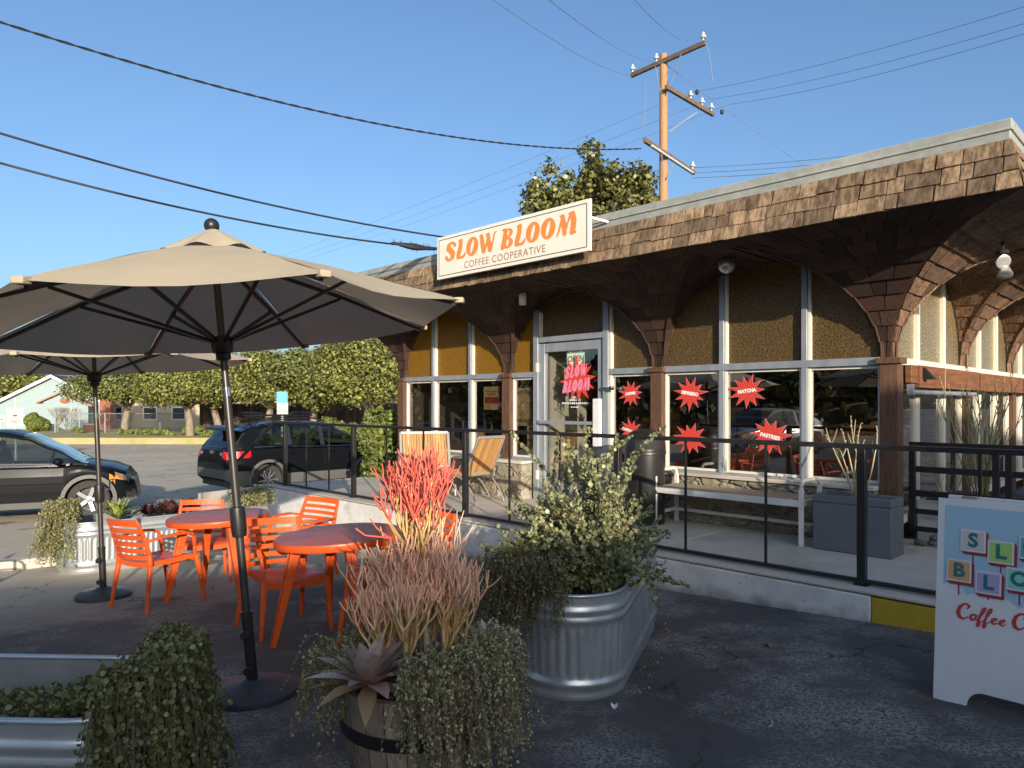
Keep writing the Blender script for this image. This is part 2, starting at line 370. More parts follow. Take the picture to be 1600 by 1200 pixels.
# walkway slab
mb = MB()
def slab(t0, t1, o0, o1, z0, z1a, z1b=None):
    z1b = z1a if z1b is None else z1b
    vs = [WP(t0, o0, z0), WP(t1, o0, z0), WP(t1, o1, z0), WP(t0, o1, z0), WP(t0, o0, z1a), WP(t1, o0, z1b), WP(t1, o1, z1b), WP(t0, o1, z1a)]
    mb.add(vs, [(0, 1, 2, 3), (4, 7, 6, 5), (0, 4, 5, 1), (1, 5, 6, 2), (2, 6, 7, 3), (3, 7, 4, 0)])
for t0, t1 in ((-7, -3.45), (-3.44, -.95), (-.94, 1.55), (1.56, 4.05), (4.06, 6.55), (6.56, 9.15)):
    slab(t0, t1, -.5 if t0 > -.96 else -6, 1.99, -.7, ZW)
slab(9.155, 12.2, -.5, 1.99, -.7, ZW, -.20)
tag(mb.build('pavement', M['concrete'], bevel=.006), 'raised concrete walkway with joints along the cafe front', kind='structure')

grimy = M['wallwhite'].copy(); grimy.name = 'wallgrimy'
def add_grime(m):
    nt = m.node_tree; N = nt.nodes; L = nt.links; b = [n for n in N if n.type == 'BSDF_PRINCIPLED'][0]; src = b.inputs['Base Color'].links[0].from_socket
    tc = N.new('ShaderNodeTexCoord'); sp = N.new('ShaderNodeSeparateXYZ'); L.new(tc.outputs['Object'], sp.inputs[0])
    a = N.new('ShaderNodeMath'); a.operation = 'MULTIPLY_ADD'; a.inputs[1].default_value = .042; L.new(sp.outputs['X'], a.inputs[0]); L.new(sp.outputs['Z'], a.inputs[2])
    nz = N.new('ShaderNodeTexNoise'); nz.inputs['Scale'].default_value = 7; nz.inputs['Detail'].default_value = 8; L.new(tc.outputs['Object'], nz.inputs['Vector'])
    c = N.new('ShaderNodeMath'); c.operation = 'MULTIPLY_ADD'; c.inputs[1].default_value = -.22; L.new(nz.outputs[0], c.inputs[0]); L.new(a.outputs[0], c.inputs[2])
    r = N.new('ShaderNodeMapRange'); r.inputs[1].default_value = -.16; r.inputs[2].default_value = -.04; r.inputs[3].default_value = .85; r.inputs[4].default_value = 0; L.new(c.outputs[0], r.inputs[0])
    v = N.new('ShaderNodeTexNoise'); v.inputs['Scale'].default_value = 38; v.inputs['Detail'].default_value = 2; L.new(tc.outputs['Object'], v.inputs['Vector'])
    r2 = N.new('ShaderNodeMapRange'); r2.inputs[1].default_value = .70; r2.inputs[2].default_value = .74; L.new(v.outputs[0], r2.inputs[0])
    mx = N.new('ShaderNodeMath'); mx.operation = 'MAXIMUM'; L.new(r.outputs[0], mx.inputs[0]); L.new(r2.outputs[0], mx.inputs[1])
    mm = N.new('ShaderNodeMix'); mm.data_type = 'RGBA'; mm.inputs[7].default_value = (.13, .11, .09, 1); L.new(src, mm.inputs[6]); L.new(mx.outputs[0], mm.inputs[0]); L.new(mm.outputs[2], b.inputs['Base Color'])
add_grime(grimy)
# rendered retaining wall with a yellow painted stretch
w = thing('retaining_wall', 'low rough white painted wall edging the walkway with a yellow right end', 'wall', WP(0, 0), BROT)
mb = MB(); mb.box2((-.50, 1.99, -.7), (9.55, 2.075, ZW - .012)); mb.build('wall', grimy, w, bevel=.012)
mb = MB(); mb.box2((-7, 1.992, -.7), (-.504, 2.072, ZW - .016)); mb.build('painted_stretch', M['yellow'], w, bevel=.012)
mb = MB(); mb.box2((-7, 1.84, ZW - .002), (9.15, 2.08, ZW + .022)); mb.build('coping', M['concrete'], w, bevel=.006)
# left concrete kerb beside the planter and its island
mb = MB()
kp = [Vector((-9.5, 7.6, 0)), Vector((-5.9, 8.45, 0)), Vector((-4.6, 9.6, 0)), Vector((-3.7, 10.5, 0)), Vector((-3.5, 12.0, 0))]
for a, b in zip(kp, kp[1:]):
    za, zb = G(a.x, a.y), G(b.x, b.y)
    mb.beam((a.x, a.y, za - .03), (b.x, b.y, zb - .03), .16, .30)
tag(mb.build('kerb', M['concrete'], bevel=.015), 'pale concrete kerb behind the corrugated planter', kind='structure')
# far kerb with planting strip and pale pavement
mb = MB()
mb.box2((-60, 40.2, -1.2), (-16.5, 40.5, -.36)); mb.box2((-60, 40.5, -1.2), (-12, 62, -.38))
mb.box2((-13.5, 34.2, -1.2), (1.5, 34.5, -.30)); mb.box2((-13.5, 34.5, -1.2), (1.5, 46, -.32))
mdirt = mat('verge', (.40, .33, .18), .9, col2=(.28, .26, .09), nscale=.8, bump=.4, bscale=30)
tag(mb.build('verge', mdirt), 'dry planted verge beyond the parking lot', kind='structure')
# loose grit and dead leaf crumbs
def grit():
    rr = np.random.default_rng(3); P = []
    for k in range(900):
        u = rr.random()
        if u < .35: t = rr.uniform(-2, 5); o_ = 2.10 + abs(rr.normal()) * .05; p = WP(t, o_)
        elif u < .6: s = rr.random(); p = Vector((.62 + .62 * s + abs(rr.normal()) * .07, 3.85 + 1.75 * s, 0))
        else: p = Vector((rr.uniform(-2.5, 3.2), rr.uniform(2.2, 6.5), 0))
        P.append((p.x, p.y, G(p.x, p.y) + .004))
    P = np.array(P); n = len(P); s = rr.uniform(.003, .011, n); a = rr.random(n) * 6.28
    dx = np.stack([np.cos(a), np.sin(a), rr.normal(size=n) * .3], 1) * s[:, None]; dy = np.stack([-np.sin(a), np.cos(a), rr.normal(size=n) * .3], 1) * (s * .6)[:, None]
    V = np.stack([P - dx, P - dy, P + dx, P + dy], 1).reshape(-1, 3)
    o = np_mesh('grit', V, np.arange(4 * n).reshape(n, 4), mat('grit', (.30, .22, .13), .9, rndv=.7), attr=rr.random(n)); tag(o, 'scattered grit and crumbs of dead leaves on the asphalt', 'grit', kind='stuff')
grit()
# litter on the asphalt
for i, (x, y, yy, sz, c, lb, nm, ct) in enumerate(((1200, 1010, 0, .05, (.30, .17, .09), 'curled brown dry leaf lying on the asphalt right of the oval tank', 'dry_leaf', 'leaf'),
        (1118, 1046, 0, .035, (.22, .13, .08), 'small brown dry leaf on the pale worn patch of asphalt', 'dry_leaf', 'leaf'),
        (960, 1106, 0, .035, (.6, .6, .58), 'scrap of white paper on the asphalt in front of the oval tank', 'paper_scrap', 'litter'),
        (1205, 1134, 0, .04, (.6, .6, .55), 'thin white twig lying low on the worn asphalt', 'twig', 'litter'))):
    Y = 1.6 * F / (y - 630)
    for _ in range(4): Y = (1.6 - G((x - 800) / F * Y, Y)) * F / (y - 630)
    X = (x - 800) / F * Y; z = G(X, Y) + .004
    mb = MB()
    if nm == 'twig': mb.tube([(-.04, 0, .004), (-.01, .006, .006), (.02, .004, .005), (.04, -.008, .004)], .002, 6)
    else:
        mb.grid(lambda u, v: ((u - .5) * sz * 1.2 * (1 - abs(v - .5)), (v - .5) * sz, .02 * (u - .5) ** 2 * 2 + .008 * math.sin(v * 5)), 5, 5)
    o = mb.build(nm, mat('litter%d' % i, c, .8), smooth=60); o.location = (X, Y, z + .002); o.rotation_euler = (0, 0, i * 1.3 + .4)
    tag(o, lb, ct)
# ------------------------------------------------------------------ cafe building
B = thing('cafe_building', 'single storey cafe with shingled mansard roof, arched amber windows and brown timber posts', 'building', WP(0, 0), BROT)
BAY = 2.67; NB = 3; ZS = 2.05; RISE = 1.12; OUT = 1.28; NS = 4
def cove(o): o = max(0, min(OUT, o)); return ZS + RISE * math.sqrt(max(0, 1 - (1 - o / OUT) ** 2))
def cove_out(z):
    s = max(0, min(1, (z - ZS) / RISE)); return OUT * (1 - math.sqrt(max(0, 1 - s * s)))
HA = BAY / 2 - .085
def arch(tau):   # tau = distance from column edge
    s = max(0.0, min(1.0, tau / HA)); return ZS + (RISE - .01) * math.sqrt(max(0, 1 - (1 - s) ** 2))
# side = 0 facade: (t,o)->(t,o); side = 1: (s,o)->(-o,-s)
def MP(side, t, o, z): return (t, o, z) if side == 0 else (-o, -t, z)

def shingle(mb, p, n, thk, av, mi=None):
    """p: 4 corner points (bottom-left, bottom-right, top-right, top-left); n: outward normal"""
    n = Vector(n).normalized(); a, b, c, d = [Vector(q) for q in p]
    vs = [a + n * thk, b + n * thk, c + n * .003, d + n * .003, a, b]
    mb.add(vs, [(0, 1, 2, 3), (0, 4, 5, 1), (1, 5, 2), (0, 3, 4)], mi, av)

def mansard(t0, t1, side, z0, z1, o_b, o_t, rows, parent):
    mb = MB(); rr = random.Random(11 + side)
    def pt(t, s, lift=0):
        o = o_b + (o_t - o_b) * s; z = z0 + (z1 - z0) * s; t = max(t, -o); t = min(t, t1 - OUT + o)
        return Vector(MP(side, t, o + lift, z))
    mb.add([pt(t0, 0), pt(t1, 0), pt(t1, 1), pt(t0, 1)], [(0, 1, 2, 3)], av=.0)
    nrm = Vector(MP(side, 0, (z1 - z0), (o_b - o_t))).normalized() if side == 0 else Vector((-(z1 - z0), 0, (o_b - o_t))).normalized()
    for r in range(rows):
        s0, s1 = r / rows, (r + 1.25) / rows
        s1 = min(s1, 1.0); t = t0 - rr.random() * .1
        while t < t1:
            w = rr.choice((.09, .13, .16, .19, .22, .26)); a, b = max(t, t0), min(t + w - rr.choice((.005, .008, .016)), t1)
            if b > a:
                ds = rr.uniform(-.10, .08) / rows * (1.0 if r else .6); th = rr.uniform(.012, .026); sk = rr.uniform(-.012, .012)
                q = [pt(a, s0 + ds), pt(b, s0 + ds + sk), pt(b - .002, s1), pt(a + .002, s1)]
                shingle(mb, q, nrm, th, rr.random() ** 1.2)
            t += w
    return mb.build('mansard', M['shingle'], parent, smooth=0, recalc=False)
TL = NB * BAY
mansard(-OUT, TL + OUT, 0, 3.17, 3.57, 1.29, 1.19, 3, B)
mansard(-OUT, NS * BAY + OUT, 1, 3.17, 3.57, 1.29, 1.19, 3, B)
# roof deck and metal cap
mb = MB()
mb.box2((-1.10, -9.5, 3.2), (TL + 1.1, 1.10, 3.60)); mb.build('roof', M['roofmetal'], B)
mb = MB()
o = 1.185
for (za, zb, off) in ((3.565, 3.645, 0.0), (3.655, 3.725, .012)):
    mb.box2((-o - off, 1.13, za), (TL + o + off, o + off, zb)); mb.box2((-o - off, -NS * BAY - 1, za), (-1.13, 1.128, zb))
mb.box2((-1.2, 1.12, 3.64), (TL + 1.2, 1.2, 3.66)); mb.box2((-1.2, -NS * BAY, 3.64), (-1.12, 1.118, 3.66))
mb.box2((TL + 1.13, -9.6, 3.565), (TL + o, 1.128, 3.72))
mb.build('roof_cap', M['roofmetal'], B, bevel=.006)

# vaulted soffit: spandrels made of shingle courses
def fan(side, col_t, parent, left=True, right=True, mleft=False, mright=False):
    """cove surface between the two groins at one column + barrel surfaces beside it"""
    mb = MB(); rr = random.Random(int(col_t * 100) + side * 7 + 3)
    NC = 11; k = HA / OUT
    prof = [math.pi / 2 * (i / NC) for i in range(NC + 1)]
    hw = .085
    for i in range(NC):
        a0, a1 = prof[i], prof[i + 1]
        o0, z0 = OUT * (1 - math.cos(a0)), ZS + RISE * math.sin(a0); o1, z1 = OUT * (1 - math.cos(a1)), ZS + RISE * math.sin(a1)
        n = Vector(MP(side, 0, math.cos((a0 + a1) / 2) , -math.sin((a0 + a1) / 2)));
        h0, h1 = hw + o0 * k, hw + o1 * k
        lo0, hi0 = (-h0 if left else -hw), (h0 if right else hw); lo1, hi1 = (-h1 if left else -hw), (h1 if right else hw)
        if mleft: lo0, lo1 = -o0, -o1
        if mright: hi0, hi1 = hw + o0, hw + o1
        # backing
        mb.add([MP(side, col_t + lo0, o0 - .005, z0), MP(side, col_t + hi0, o0 - .005, z0), MP(side, col_t + hi1, o1 - .005, z1), MP(side, col_t + lo1, o1 - .005, z1)], [(0, 1, 2, 3)], av=0.1)
        W_ = (hi0 - lo0); cnt = max(2, int(W_ / .16)); cuts = [0] + sorted([(j + rr.uniform(-.25, .25)) / cnt for j in range(1, cnt)]) + [1]
        for c0, c1 in zip(cuts, cuts[1:]):
            g = .004 / max(W_, .1)
            q = [MP(side, col_t + lo0 + (c0 + g) * (hi0 - lo0), o0, z0), MP(side, col_t + lo0 + (c1 - g) * (hi0 - lo0), o0, z0),
                 MP(side, col_t + lo1 + (c1 - g) * (hi1 - lo1), o1, z1), MP(side, col_t + lo1 + (c0 + g) * (hi1 - lo1), o1, z1)]
            shingle(mb, q, n, .016 + rr.random() * .008, rr.random())
    # barrel surfaces, one on each side of the column; courses along the outward direction
    for sg, on in ((-1, left), (1, right)):
        if not on: continue
        for i in range(NC):
            a0, a1 = prof[i], prof[i + 1]
            t0, z0 = HA * (1 - math.cos(a0)), ZS + RISE * math.sin(a0); t1, z1 = HA * (1 - math.cos(a1)), ZS + RISE * math.sin(a1)
            n = Vector(MP(side, sg * math.cos((a0 + a1) / 2), 0, -math.sin((a0 + a1) / 2)))
            e0, e1 = t0 / k, t1 / k           # from the groin (out = tau/k) inward to the wall (out = 0)
            if e1 < .02: continue
            A = lambda tt, e, zz: MP(side, col_t + sg * (hw + tt), e, zz)
            mb.add([A(t0, 0, z0), A(t0, e0, z0), A(t1, e1, z1), A(t1, 0, z1)], [(0, 1, 2, 3)], av=.1)
            cnt = max(1, int(e1 / .17)); cuts = [j / cnt for j in range(cnt + 1)]
            for c0, c1 in zip(cuts, cuts[1:]):
                q = [A(t0, e0 * c0, z0), A(t0, e0 * c1 - .004, z0), A(t1, e1 * c1 - .004, z1), A(t1, e1 * c0, z1)]
                shingle(mb, q, n, .014 + rr.random() * .006, rr.random())
    # ridge caps along the groins
    for sg, on in ((-1, left), (1, right)):
        if not on: continue
        for i in range(NC - 1):
            a0, a1 = prof[i], prof[i + 1]
            P0 = Vector(MP(side, col_t + sg * (hw + HA * (1 - math.cos(a0))), OUT * (1 - math.cos(a0)), ZS + RISE * math.sin(a0)))
            P1 = Vector(MP(side, col_t + sg * (hw + HA * (1 - math.cos(a1))), OUT * (1 - math.cos(a1)), ZS + RISE * math.sin(a1)))
            n = Vector(MP(side, sg * .6, .6, -.45)); upn = n.normalized()
            mb.beam(P0 + upn * .018, P1 + upn * .006, .055, .016, up=upn, av=rr.random())
    return mb
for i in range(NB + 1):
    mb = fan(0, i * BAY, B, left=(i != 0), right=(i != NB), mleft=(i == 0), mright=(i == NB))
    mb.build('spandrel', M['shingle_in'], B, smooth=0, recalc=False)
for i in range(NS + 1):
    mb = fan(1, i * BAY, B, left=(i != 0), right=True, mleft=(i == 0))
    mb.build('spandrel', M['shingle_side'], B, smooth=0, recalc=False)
# left gable end mirror of the side vaults (seen as a silhouette past the end post)
mb = MB()
NC = 11
for (sgx, sgy) in ((1, 1),):
    for i in range(NC):
        a0, a1 = math.pi / 2 * i / NC, math.pi / 2 * (i + 1) / NC
        e0, e1 = OUT * (1 - math.cos(a0)), OUT * (1 - math.cos(a1)); z0, z1 = ZS + RISE * math.sin(a0), ZS + RISE * math.sin(a1)
        mb.add([(TL + .085 + e0, e0, z0), (TL + .085 + e0, -4 - e0, z0), (TL + .085 + e1, -4 - e1, z1), (TL + .085 + e1, e1, z1)], [(0, 1, 2, 3)], av=.4)
        # corner closing between front fan groin and the end cove
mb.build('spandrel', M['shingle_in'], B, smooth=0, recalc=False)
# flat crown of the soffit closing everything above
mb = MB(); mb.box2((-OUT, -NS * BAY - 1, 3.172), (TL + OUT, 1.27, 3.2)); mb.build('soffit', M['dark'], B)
# infill above the arches on the glass plane
def arch_infill(side, n, parent):
    mb = MB()
    for i in range(n):
        c = (i + .5) * BAY; N_ = 20
        for j in range(N_):
            a0, a1 = math.pi * j / N_, math.pi * (j + 1) / N_
            x0, x1 = c - HA * math.cos(a0), c - HA * math.cos(a1); z0, z1 = ZS + (RISE - .02) * math.sin(a0), ZS + (RISE - .02) * math.sin(a1)
            for off in (-.03,):
                mb.add([MP(side, x0, off, z0), MP(side, x1, off, z1), MP(side, x1, off, 3.18), MP(side, x0, off, 3.18)], [(0, 1, 2, 3)])
            # wooden edge board
            mb.add([MP(side, x0, -.05, z0), MP(side, x1, -.05, z1), MP(side, x1, .03, z1), MP(side, x0, .03, z0)], [(0, 1, 2, 3)])
            s = .985
            mb.add([MP(side, x0, .03, z0), MP(side, x1, .03, z1), MP(side, c + (x1 - c) * 1.03, .03, z1 + .02 * math.sin(a1)), MP(side, c + (x0 - c) * 1.03, .03, z0 + .02 * math.sin(a0))], [(0, 1, 2, 3)])
    return mb.build('arch_board', M['wood'], parent, smooth=0, recalc=False)
arch_infill(0, NB, B); arch_infill(1, NS, B)
# posts
mwood = M['wood']
for i in range(NB + 1):
    mb = MB(); t = i * BAY
    mb.box2((t - .085, -.085, ZW), (t + .085, .075, 1.98))
    mb.build('post', mwood, B, bevel=.006)
    mb = MB(); mb.box2((t - .115, -.10, 1.985), (t + .115, .10, 2.045)); mb.build('post_cap', mwood, B, bevel=.005)
for i in range(1, NS + 1):
    mb = MB(); mb.box2((-.075, -i * BAY - .085, ZW), (.085, -i * BAY + .085, 1.98)); mb.build('post', mwood, B, bevel=.006)
# stone base under the glazing
mst = bpy.data.materials.new('stonework'); mst.use_nodes = True
def stone_mat(m):
    nt = m.node_tree; N = nt.nodes; L = nt.links; b = N['Principled BSDF']; tc = N.new('ShaderNodeTexCoord')
    mp = N.new('ShaderNodeMapping'); mp.inputs['Scale'].default_value = (3.4, 3.4, 5.2); L.new(tc.outputs['Object'], mp.inputs[0])
    nz = N.new('ShaderNodeTexNoise'); nz.inputs['Scale'].default_value = 1.6; L.new(mp.outputs[0], nz.inputs['Vector'])
    ad = N.new('ShaderNodeVectorMath'); ad.operation = 'ADD'; L.new(mp.outputs[0], ad.inputs[0]); L.new(nz.outputs['Color'], ad.inputs[1])
    v = N.new('ShaderNodeTexVoronoi'); v.feature = 'DISTANCE_TO_EDGE'; L.new(ad.outputs[0], v.inputs['Vector']); v.inputs['Scale'].default_value = 1.0
    v2 = N.new('ShaderNodeTexVoronoi'); L.new(ad.outputs[0], v2.inputs['Vector']); v2.inputs['Scale'].default_value = 1.0
    cr = N.new('ShaderNodeValToRGB'); L.new(v2.outputs['Color'], cr.inputs[0])
    e = cr.color_ramp.elements; e[0].color = (.20, .15, .10, 1); e[1].color = (.34, .30, .22, 1)
    for pos, c in ((.35, (.30, .25, .17, 1)), (.6, (.19, .19, .11, 1)), (.8, (.38, .33, .25, 1))): x = e.new(pos); x.color = c
    n2 = N.new('ShaderNodeTexNoise'); n2.inputs['Scale'].default_value = 14; n2.inputs['Detail'].default_value = 7; L.new(tc.outputs['Object'], n2.inputs['Vector'])
    mx0 = N.new('ShaderNodeMix'); mx0.data_type = 'RGBA'; mx0.blend_type = 'MULTIPLY'; mx0.inputs[0].default_value = .6; L.new(cr.outputs[0], mx0.inputs[6])
    r2 = N.new('ShaderNodeMapRange'); r2.inputs[1].default_value = .3; r2.inputs[2].default_value = .7; r2.inputs[3].default_value = .5; r2.inputs[4].default_value = 1.4; L.new(n2.outputs[0], r2.inputs[0]); L.new(r2.outputs[0], mx0.inputs[7])
    r = N.new('ShaderNodeMapRange'); r.inputs[1].default_value = .02; r.inputs[2].default_value = .06; L.new(v.outputs['Distance'], r.inputs[0])
    mx = N.new('ShaderNodeMix'); mx.data_type = 'RGBA'; mx.inputs[6].default_value = (.33, .29, .23, 1); L.new(mx0.outputs[2], mx.inputs[7]); L.new(r.outputs[0], mx.inputs[0]); L.new(mx.outputs[2], b.inputs['Base Color'])
    b.inputs['Roughness'].default_value = .85
    hh = N.new('ShaderNodeMapRange'); hh.inputs[1].default_value = 0; hh.inputs[2].default_value = .16; L.new(v.outputs['Distance'], hh.inputs[0])
    h2 = N.new('ShaderNodeMath'); h2.operation = 'MULTIPLY_ADD'; L.new(n2.outputs[0], h2.inputs[0]); h2.inputs[1].default_value = .35; L.new(hh.outputs[0], h2.inputs[2])
    bp = N.new('ShaderNodeBump'); bp.inputs['Strength'].default_value = .9; bp.inputs['Distance'].default_value = .03; L.new(h2.outputs[0], bp.inputs['Height']); L.new(bp.outputs[0], b.inputs['Normal'])
stone_mat(mst)
DT0, DT1 = 3.47, 4.74     # door opening with jambs
mb = MB()
mb.box2((.09, -.12, ZW - .01), (DT0 - .16, .17, .74)); mb.box2((DT1 + .10, -.12, ZW - .01), (TL - .09, .24, .72))
mb.build('stone_base', mst, B, bevel=.02)
mb = MB()
mb.box2((.09, -.12, .742), (DT0 - .14, .20, .785)); mb.box2((DT1 + .08, -.12, .722), (TL - .09, .27, .765))
mb.build('sill', M['concrete'], B, bevel=.008)
# glazing frames: one window thing-part per bay opening
def frame_bar(mb, side, t0, t1, z0, z1, o0=-.03, o1=.035):
    a = MP(side, t0, o0, z0); b = MP(side, t1, o1, z1); mb.box2(a, b)
def window(side, t0, t1, z0, z1, glassm, arched, c):
    """frame part with a pane child; arched: clipped by the bay arch centred on c"""
    nm = 'window'
    if not arched:
        mb = MB()
        fw = .028
        for a, b_ in ((t0, t0 + fw), (t1 - fw, t1)): frame_bar(mb, side, a, b_, z0, z1, -.035, .012)
        frame_bar(mb, side, t0 + fw, t1 - fw, z0, z0 + fw, -.033, .010); frame_bar(mb, side, t0 + fw, t1 - fw, z1 - fw, z1, -.033, .010)
        f = mb.build(nm, M['cream'], B, bevel=.003)
        mb = MB(); mb.add([MP(side, t0 + .01, -.02, z0 + .01), MP(side, t1 - .01, -.02, z0 + .01), MP(side, t1 - .01, -.02, z1 - .01), MP(side, t0 + .01, -.02, z1 - .01)], [(0, 1, 2, 3)])
        mb.build('pane', glassm, f, smooth=0)
    else:
        pts = []
        n = 14
        for j in range(n + 1):
            t = t0 + (t1 - t0) * j / n
            s = 1 - ((t - c) / (HA + .0)) ** 2
            zt = ZS + (RISE - .01) * math.sqrt(max(0, s)); pts.append((t, max(zt, z0 + .001)))
        mb = MB()
        for (ta, za), (tb, zb) in zip(pts, pts[1:]):
            mb.add([MP(side, ta, -.02, z0), MP(side, tb, -.02, z0), MP(side, tb, -.02, zb), MP(side, ta, -.02, za)], [(0, 1, 2, 3)])
        mb.build('arched_pane', glassm, B, smooth=0)
def arch_top(t, c):
    s = 1 - ((t - c) / HA) ** 2; return ZS + (RISE - .01) * math.sqrt(max(0, s))
mull = MB()
def mullion(side, t, z0, z1, w=.062):
    mull.box2(MP(side, t - w / 2, -.05, z0), MP(side, t + w / 2, .045, z1))
    # pale timber stop beside the aluminium bar
    mb = MB()
    mb.box2(MP(side, t - w / 2 - .030, -.045, z0), MP(side, t - w / 2 - .0015, .022, z1)); mb.build('window_stop', M['cream'], B, bevel=.003)
for i in range(NB):
    c = (i + .5) * BAY; a, b = i * BAY + .09, (i + 1) * BAY - .09
    if i == 1:
        cuts = [a, DT0, DT1, b]
    else: cuts = [a, i * BAY + .84, i * BAY + 1.80, b] if i == 0 else [a, i * BAY + .86, i * BAY + 1.80, b]
    for j, (u, v) in enumerate(zip(cuts, cuts[1:])):
        uu, vv = u + (.033 if j else .0), v - (.033 if j < 2 else .0)
        if not (i == 1 and j == 1):
            window(0, uu, vv, .80, 1.975, M['clear'], False, c)
            window(0, u, v, 2.06, 3.2, M['amber_backlit'] if (i == 2 or (i == 1 and j == 2)) else M['amber'], True, c)
        else:
            window(0, u, v, 2.56, 3.2, M['amber'], True, c)
    for j in (1, 2):
        if i == 1:
            continue
        mullion(0, cuts[j], .785, arch_top(cuts[j], c))
    # transom
    if i != 1: mull.box2((a, -.055, 1.978), (b, .05, 2.055))
    else:
        mull.box2((a, -.055, 1.978), (DT0 - .045, .05, 2.055)); mull.box2((DT1 + .045, -.055, 1.978), (b, .05, 2.055))
    # bottom rail
    if i != 1: mull.box2((a, -.05, .775), (b, .04, .80))
    else:
        mull.box2((a, -.05, .785), (DT0 - .045, .04, .80)); mull.box2((DT1 + .045, -.05, .765), (b, .04, .80))
cd = 1.5 * BAY
for t, e in ((DT0, -1), (DT1, 1)):
    mull.box2((t - .045, -.06, ZW), (t + .045, .06, arch_top(t, cd)))
    jamb = MB(); jamb.box2((t - .078, -.05, (ZW + .3) if e < 0 else 2.56), (t - .047, .03, arch_top(t, cd) - .04)); jamb.build('window_stop', M['cream'], B, bevel=.003)
mull.box2((DT0 + .046, -.06, 2.47), (DT1 - .046, .055, 2.55))
mull.build('window_frame', M['alu'], B, bevel=.004)
for i in range(1, NB + 1):
    t = i * BAY; jb = MB(); jb.box2((t - .122, -.05, .80), (t - .088, .0, 1.975)); jb.build('post_stop', M['cream'], B, bevel=.003)
# door
D = MB(); a, b = DT0 + .05, DT1 - .05
D.box2((a, -.045, ZW + .02), (a + .10, .03, 2.455)); D.box2((b - .10, -.045, ZW + .02), (b, .03, 2.455))
D.box2((a + .1, -.043, 2.33), (b - .1, .028, 2.453)); D.box2((a + .1, -.043, ZW + .02), (b - .1, .028, ZW + .28))
door = D.build('door', M['alu'], B, bevel=.004)
mb = MB(); mb.add([(a + .09, -.012, ZW + .26), (b - .09, -.012, ZW + .26), (b - .09, -.012, 2.34), (a + .09, -.012, 2.34)], [(0, 1, 2, 3)]); mb.build('door_glass', M['clear'], door, smooth=0)
mb = MB(); mb.beam((a + .13, .075, 1.33), (b - .02, .075, 1.33), .03, .045); mb.box2((a + .115, .03, 1.30), (a + .15, .085, 1.36)); mb.box2((b - .06, .03, 1.30), (b - .03, .085, 1.36)); mb.build('push_bar', M['alu'], door, bevel=.004)
mb = MB(); mb.box2((a + .015, .032, 1.02), (a + .135, .10, 1.66)); mb.build('pull_handle', M['whitepaint'], door, bevel=.01)
for z in (.5, 2.05): mb = MB(); mb.box2((b + .0, .03, z), (b + .04, .07, z + .13)); mb.build('hinge', M['cream'], door, bevel=.004)
mb = MB(); mb.beam((a + .02, .05, 1.80), (a - .16, .10, 1.79), .035, .03); mb.box2((a - .2, .07, 1.77), (a - .15, .12, 1.82)); mb.build('latch', M['chrome'], door, bevel=.004)
# blind return panel inside the door (pale sidewall seen through the glass)
mb = MB(); mb.box2((b - .12, -.9, ZW), (b - .08, -.08, 2.5)); mb.build('door_return', M['cream'], B)
# side wall glazing, timber beam, roller tube
mb = MB()
for i in range(NS):
    c = (i + .5) * BAY; a, b_ = i * BAY + .09, (i + 1) * BAY - .09
    cuts = [a, i * BAY + .82, i * BAY + 1.80, b_]
    for j, (u, v) in enumerate(zip(cuts, cuts[1:])):
        window(1, u + .033 * (j > 0), v - .033 * (j < 2), .50, 1.80, M['clear'], False, c)
        window(1, u, v, 2.06, 3.2, M['amber_sunlit'], True, c)
    for j in (1, 2):
        mb.box2(MP(1, cuts[j] - .042, -.05, .45), MP(1, cuts[j] + .042, .02, 1.98)); mb.box2(MP(1, cuts[j] - .042, -.05, 2.05), MP(1, cuts[j] + .042, .02, arch_top(cuts[j], c)))
    mb.box2(MP(1, a, -.055, 1.982), MP(1, b_, .05, 2.052))
    mb.box2(MP(1, a, -.05, .40), MP(1, b_, .05, .48))
mb.build('side_window_frame', M['cream'], B, bevel=.004)
mb = MB(); mb.box2((-.155, -BAY * .25, 1.80), (-.095, -.09, 1.975)); mb.box2((-.175, -BAY - .02, 1.755), (-.095, -.30, 1.978)); mb.box2((-.17, -2 * BAY - .02, 1.75), (-.095, -BAY - .14, 1.975)); mb.box2((-.17, -3 * BAY - .02, 1.75), (-.095, -2 * BAY - .14, 1.975))
mb.build('fascia_beam', M['beam'], B, bevel=.006)
mb = MB(); mb.tube([(-.13, -.18, 1.71), (-.13, -BAY, 1.71)], .026, 12); mb.box2((-.16, -.16, 1.68), (-.10, -.13, 1.79)); mb.build('shade_roller', M['alu'], B)
# interior
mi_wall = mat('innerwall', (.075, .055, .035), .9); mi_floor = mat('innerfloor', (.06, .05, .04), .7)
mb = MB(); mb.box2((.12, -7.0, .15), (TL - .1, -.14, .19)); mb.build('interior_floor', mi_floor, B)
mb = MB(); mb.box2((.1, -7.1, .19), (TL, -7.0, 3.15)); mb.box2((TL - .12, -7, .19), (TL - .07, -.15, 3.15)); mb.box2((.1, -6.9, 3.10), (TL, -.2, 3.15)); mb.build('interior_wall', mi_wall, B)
mcount = mat('counter', (.16, .08, .04), .5, col2=(.24, .13, .07), nscale=4, stretch=(1, 1, 6))
mb = MB(); mb.box2((.9, -3.6, .2), (3.6, -2.9, 1.25)); mb.box2((.8, -3.65, 1.25), (3.7, -2.8, 1.30)); mb.box2((5.2, -4.6, .2), (7.4, -4.1, 2.2)); mb.build('counter', mcount, B, bevel=.01)
mshelf = mat('shelfgoods', (.30, .24, .10), .6, rndv=.8)
mb = MB()
rr = random.Random(5)
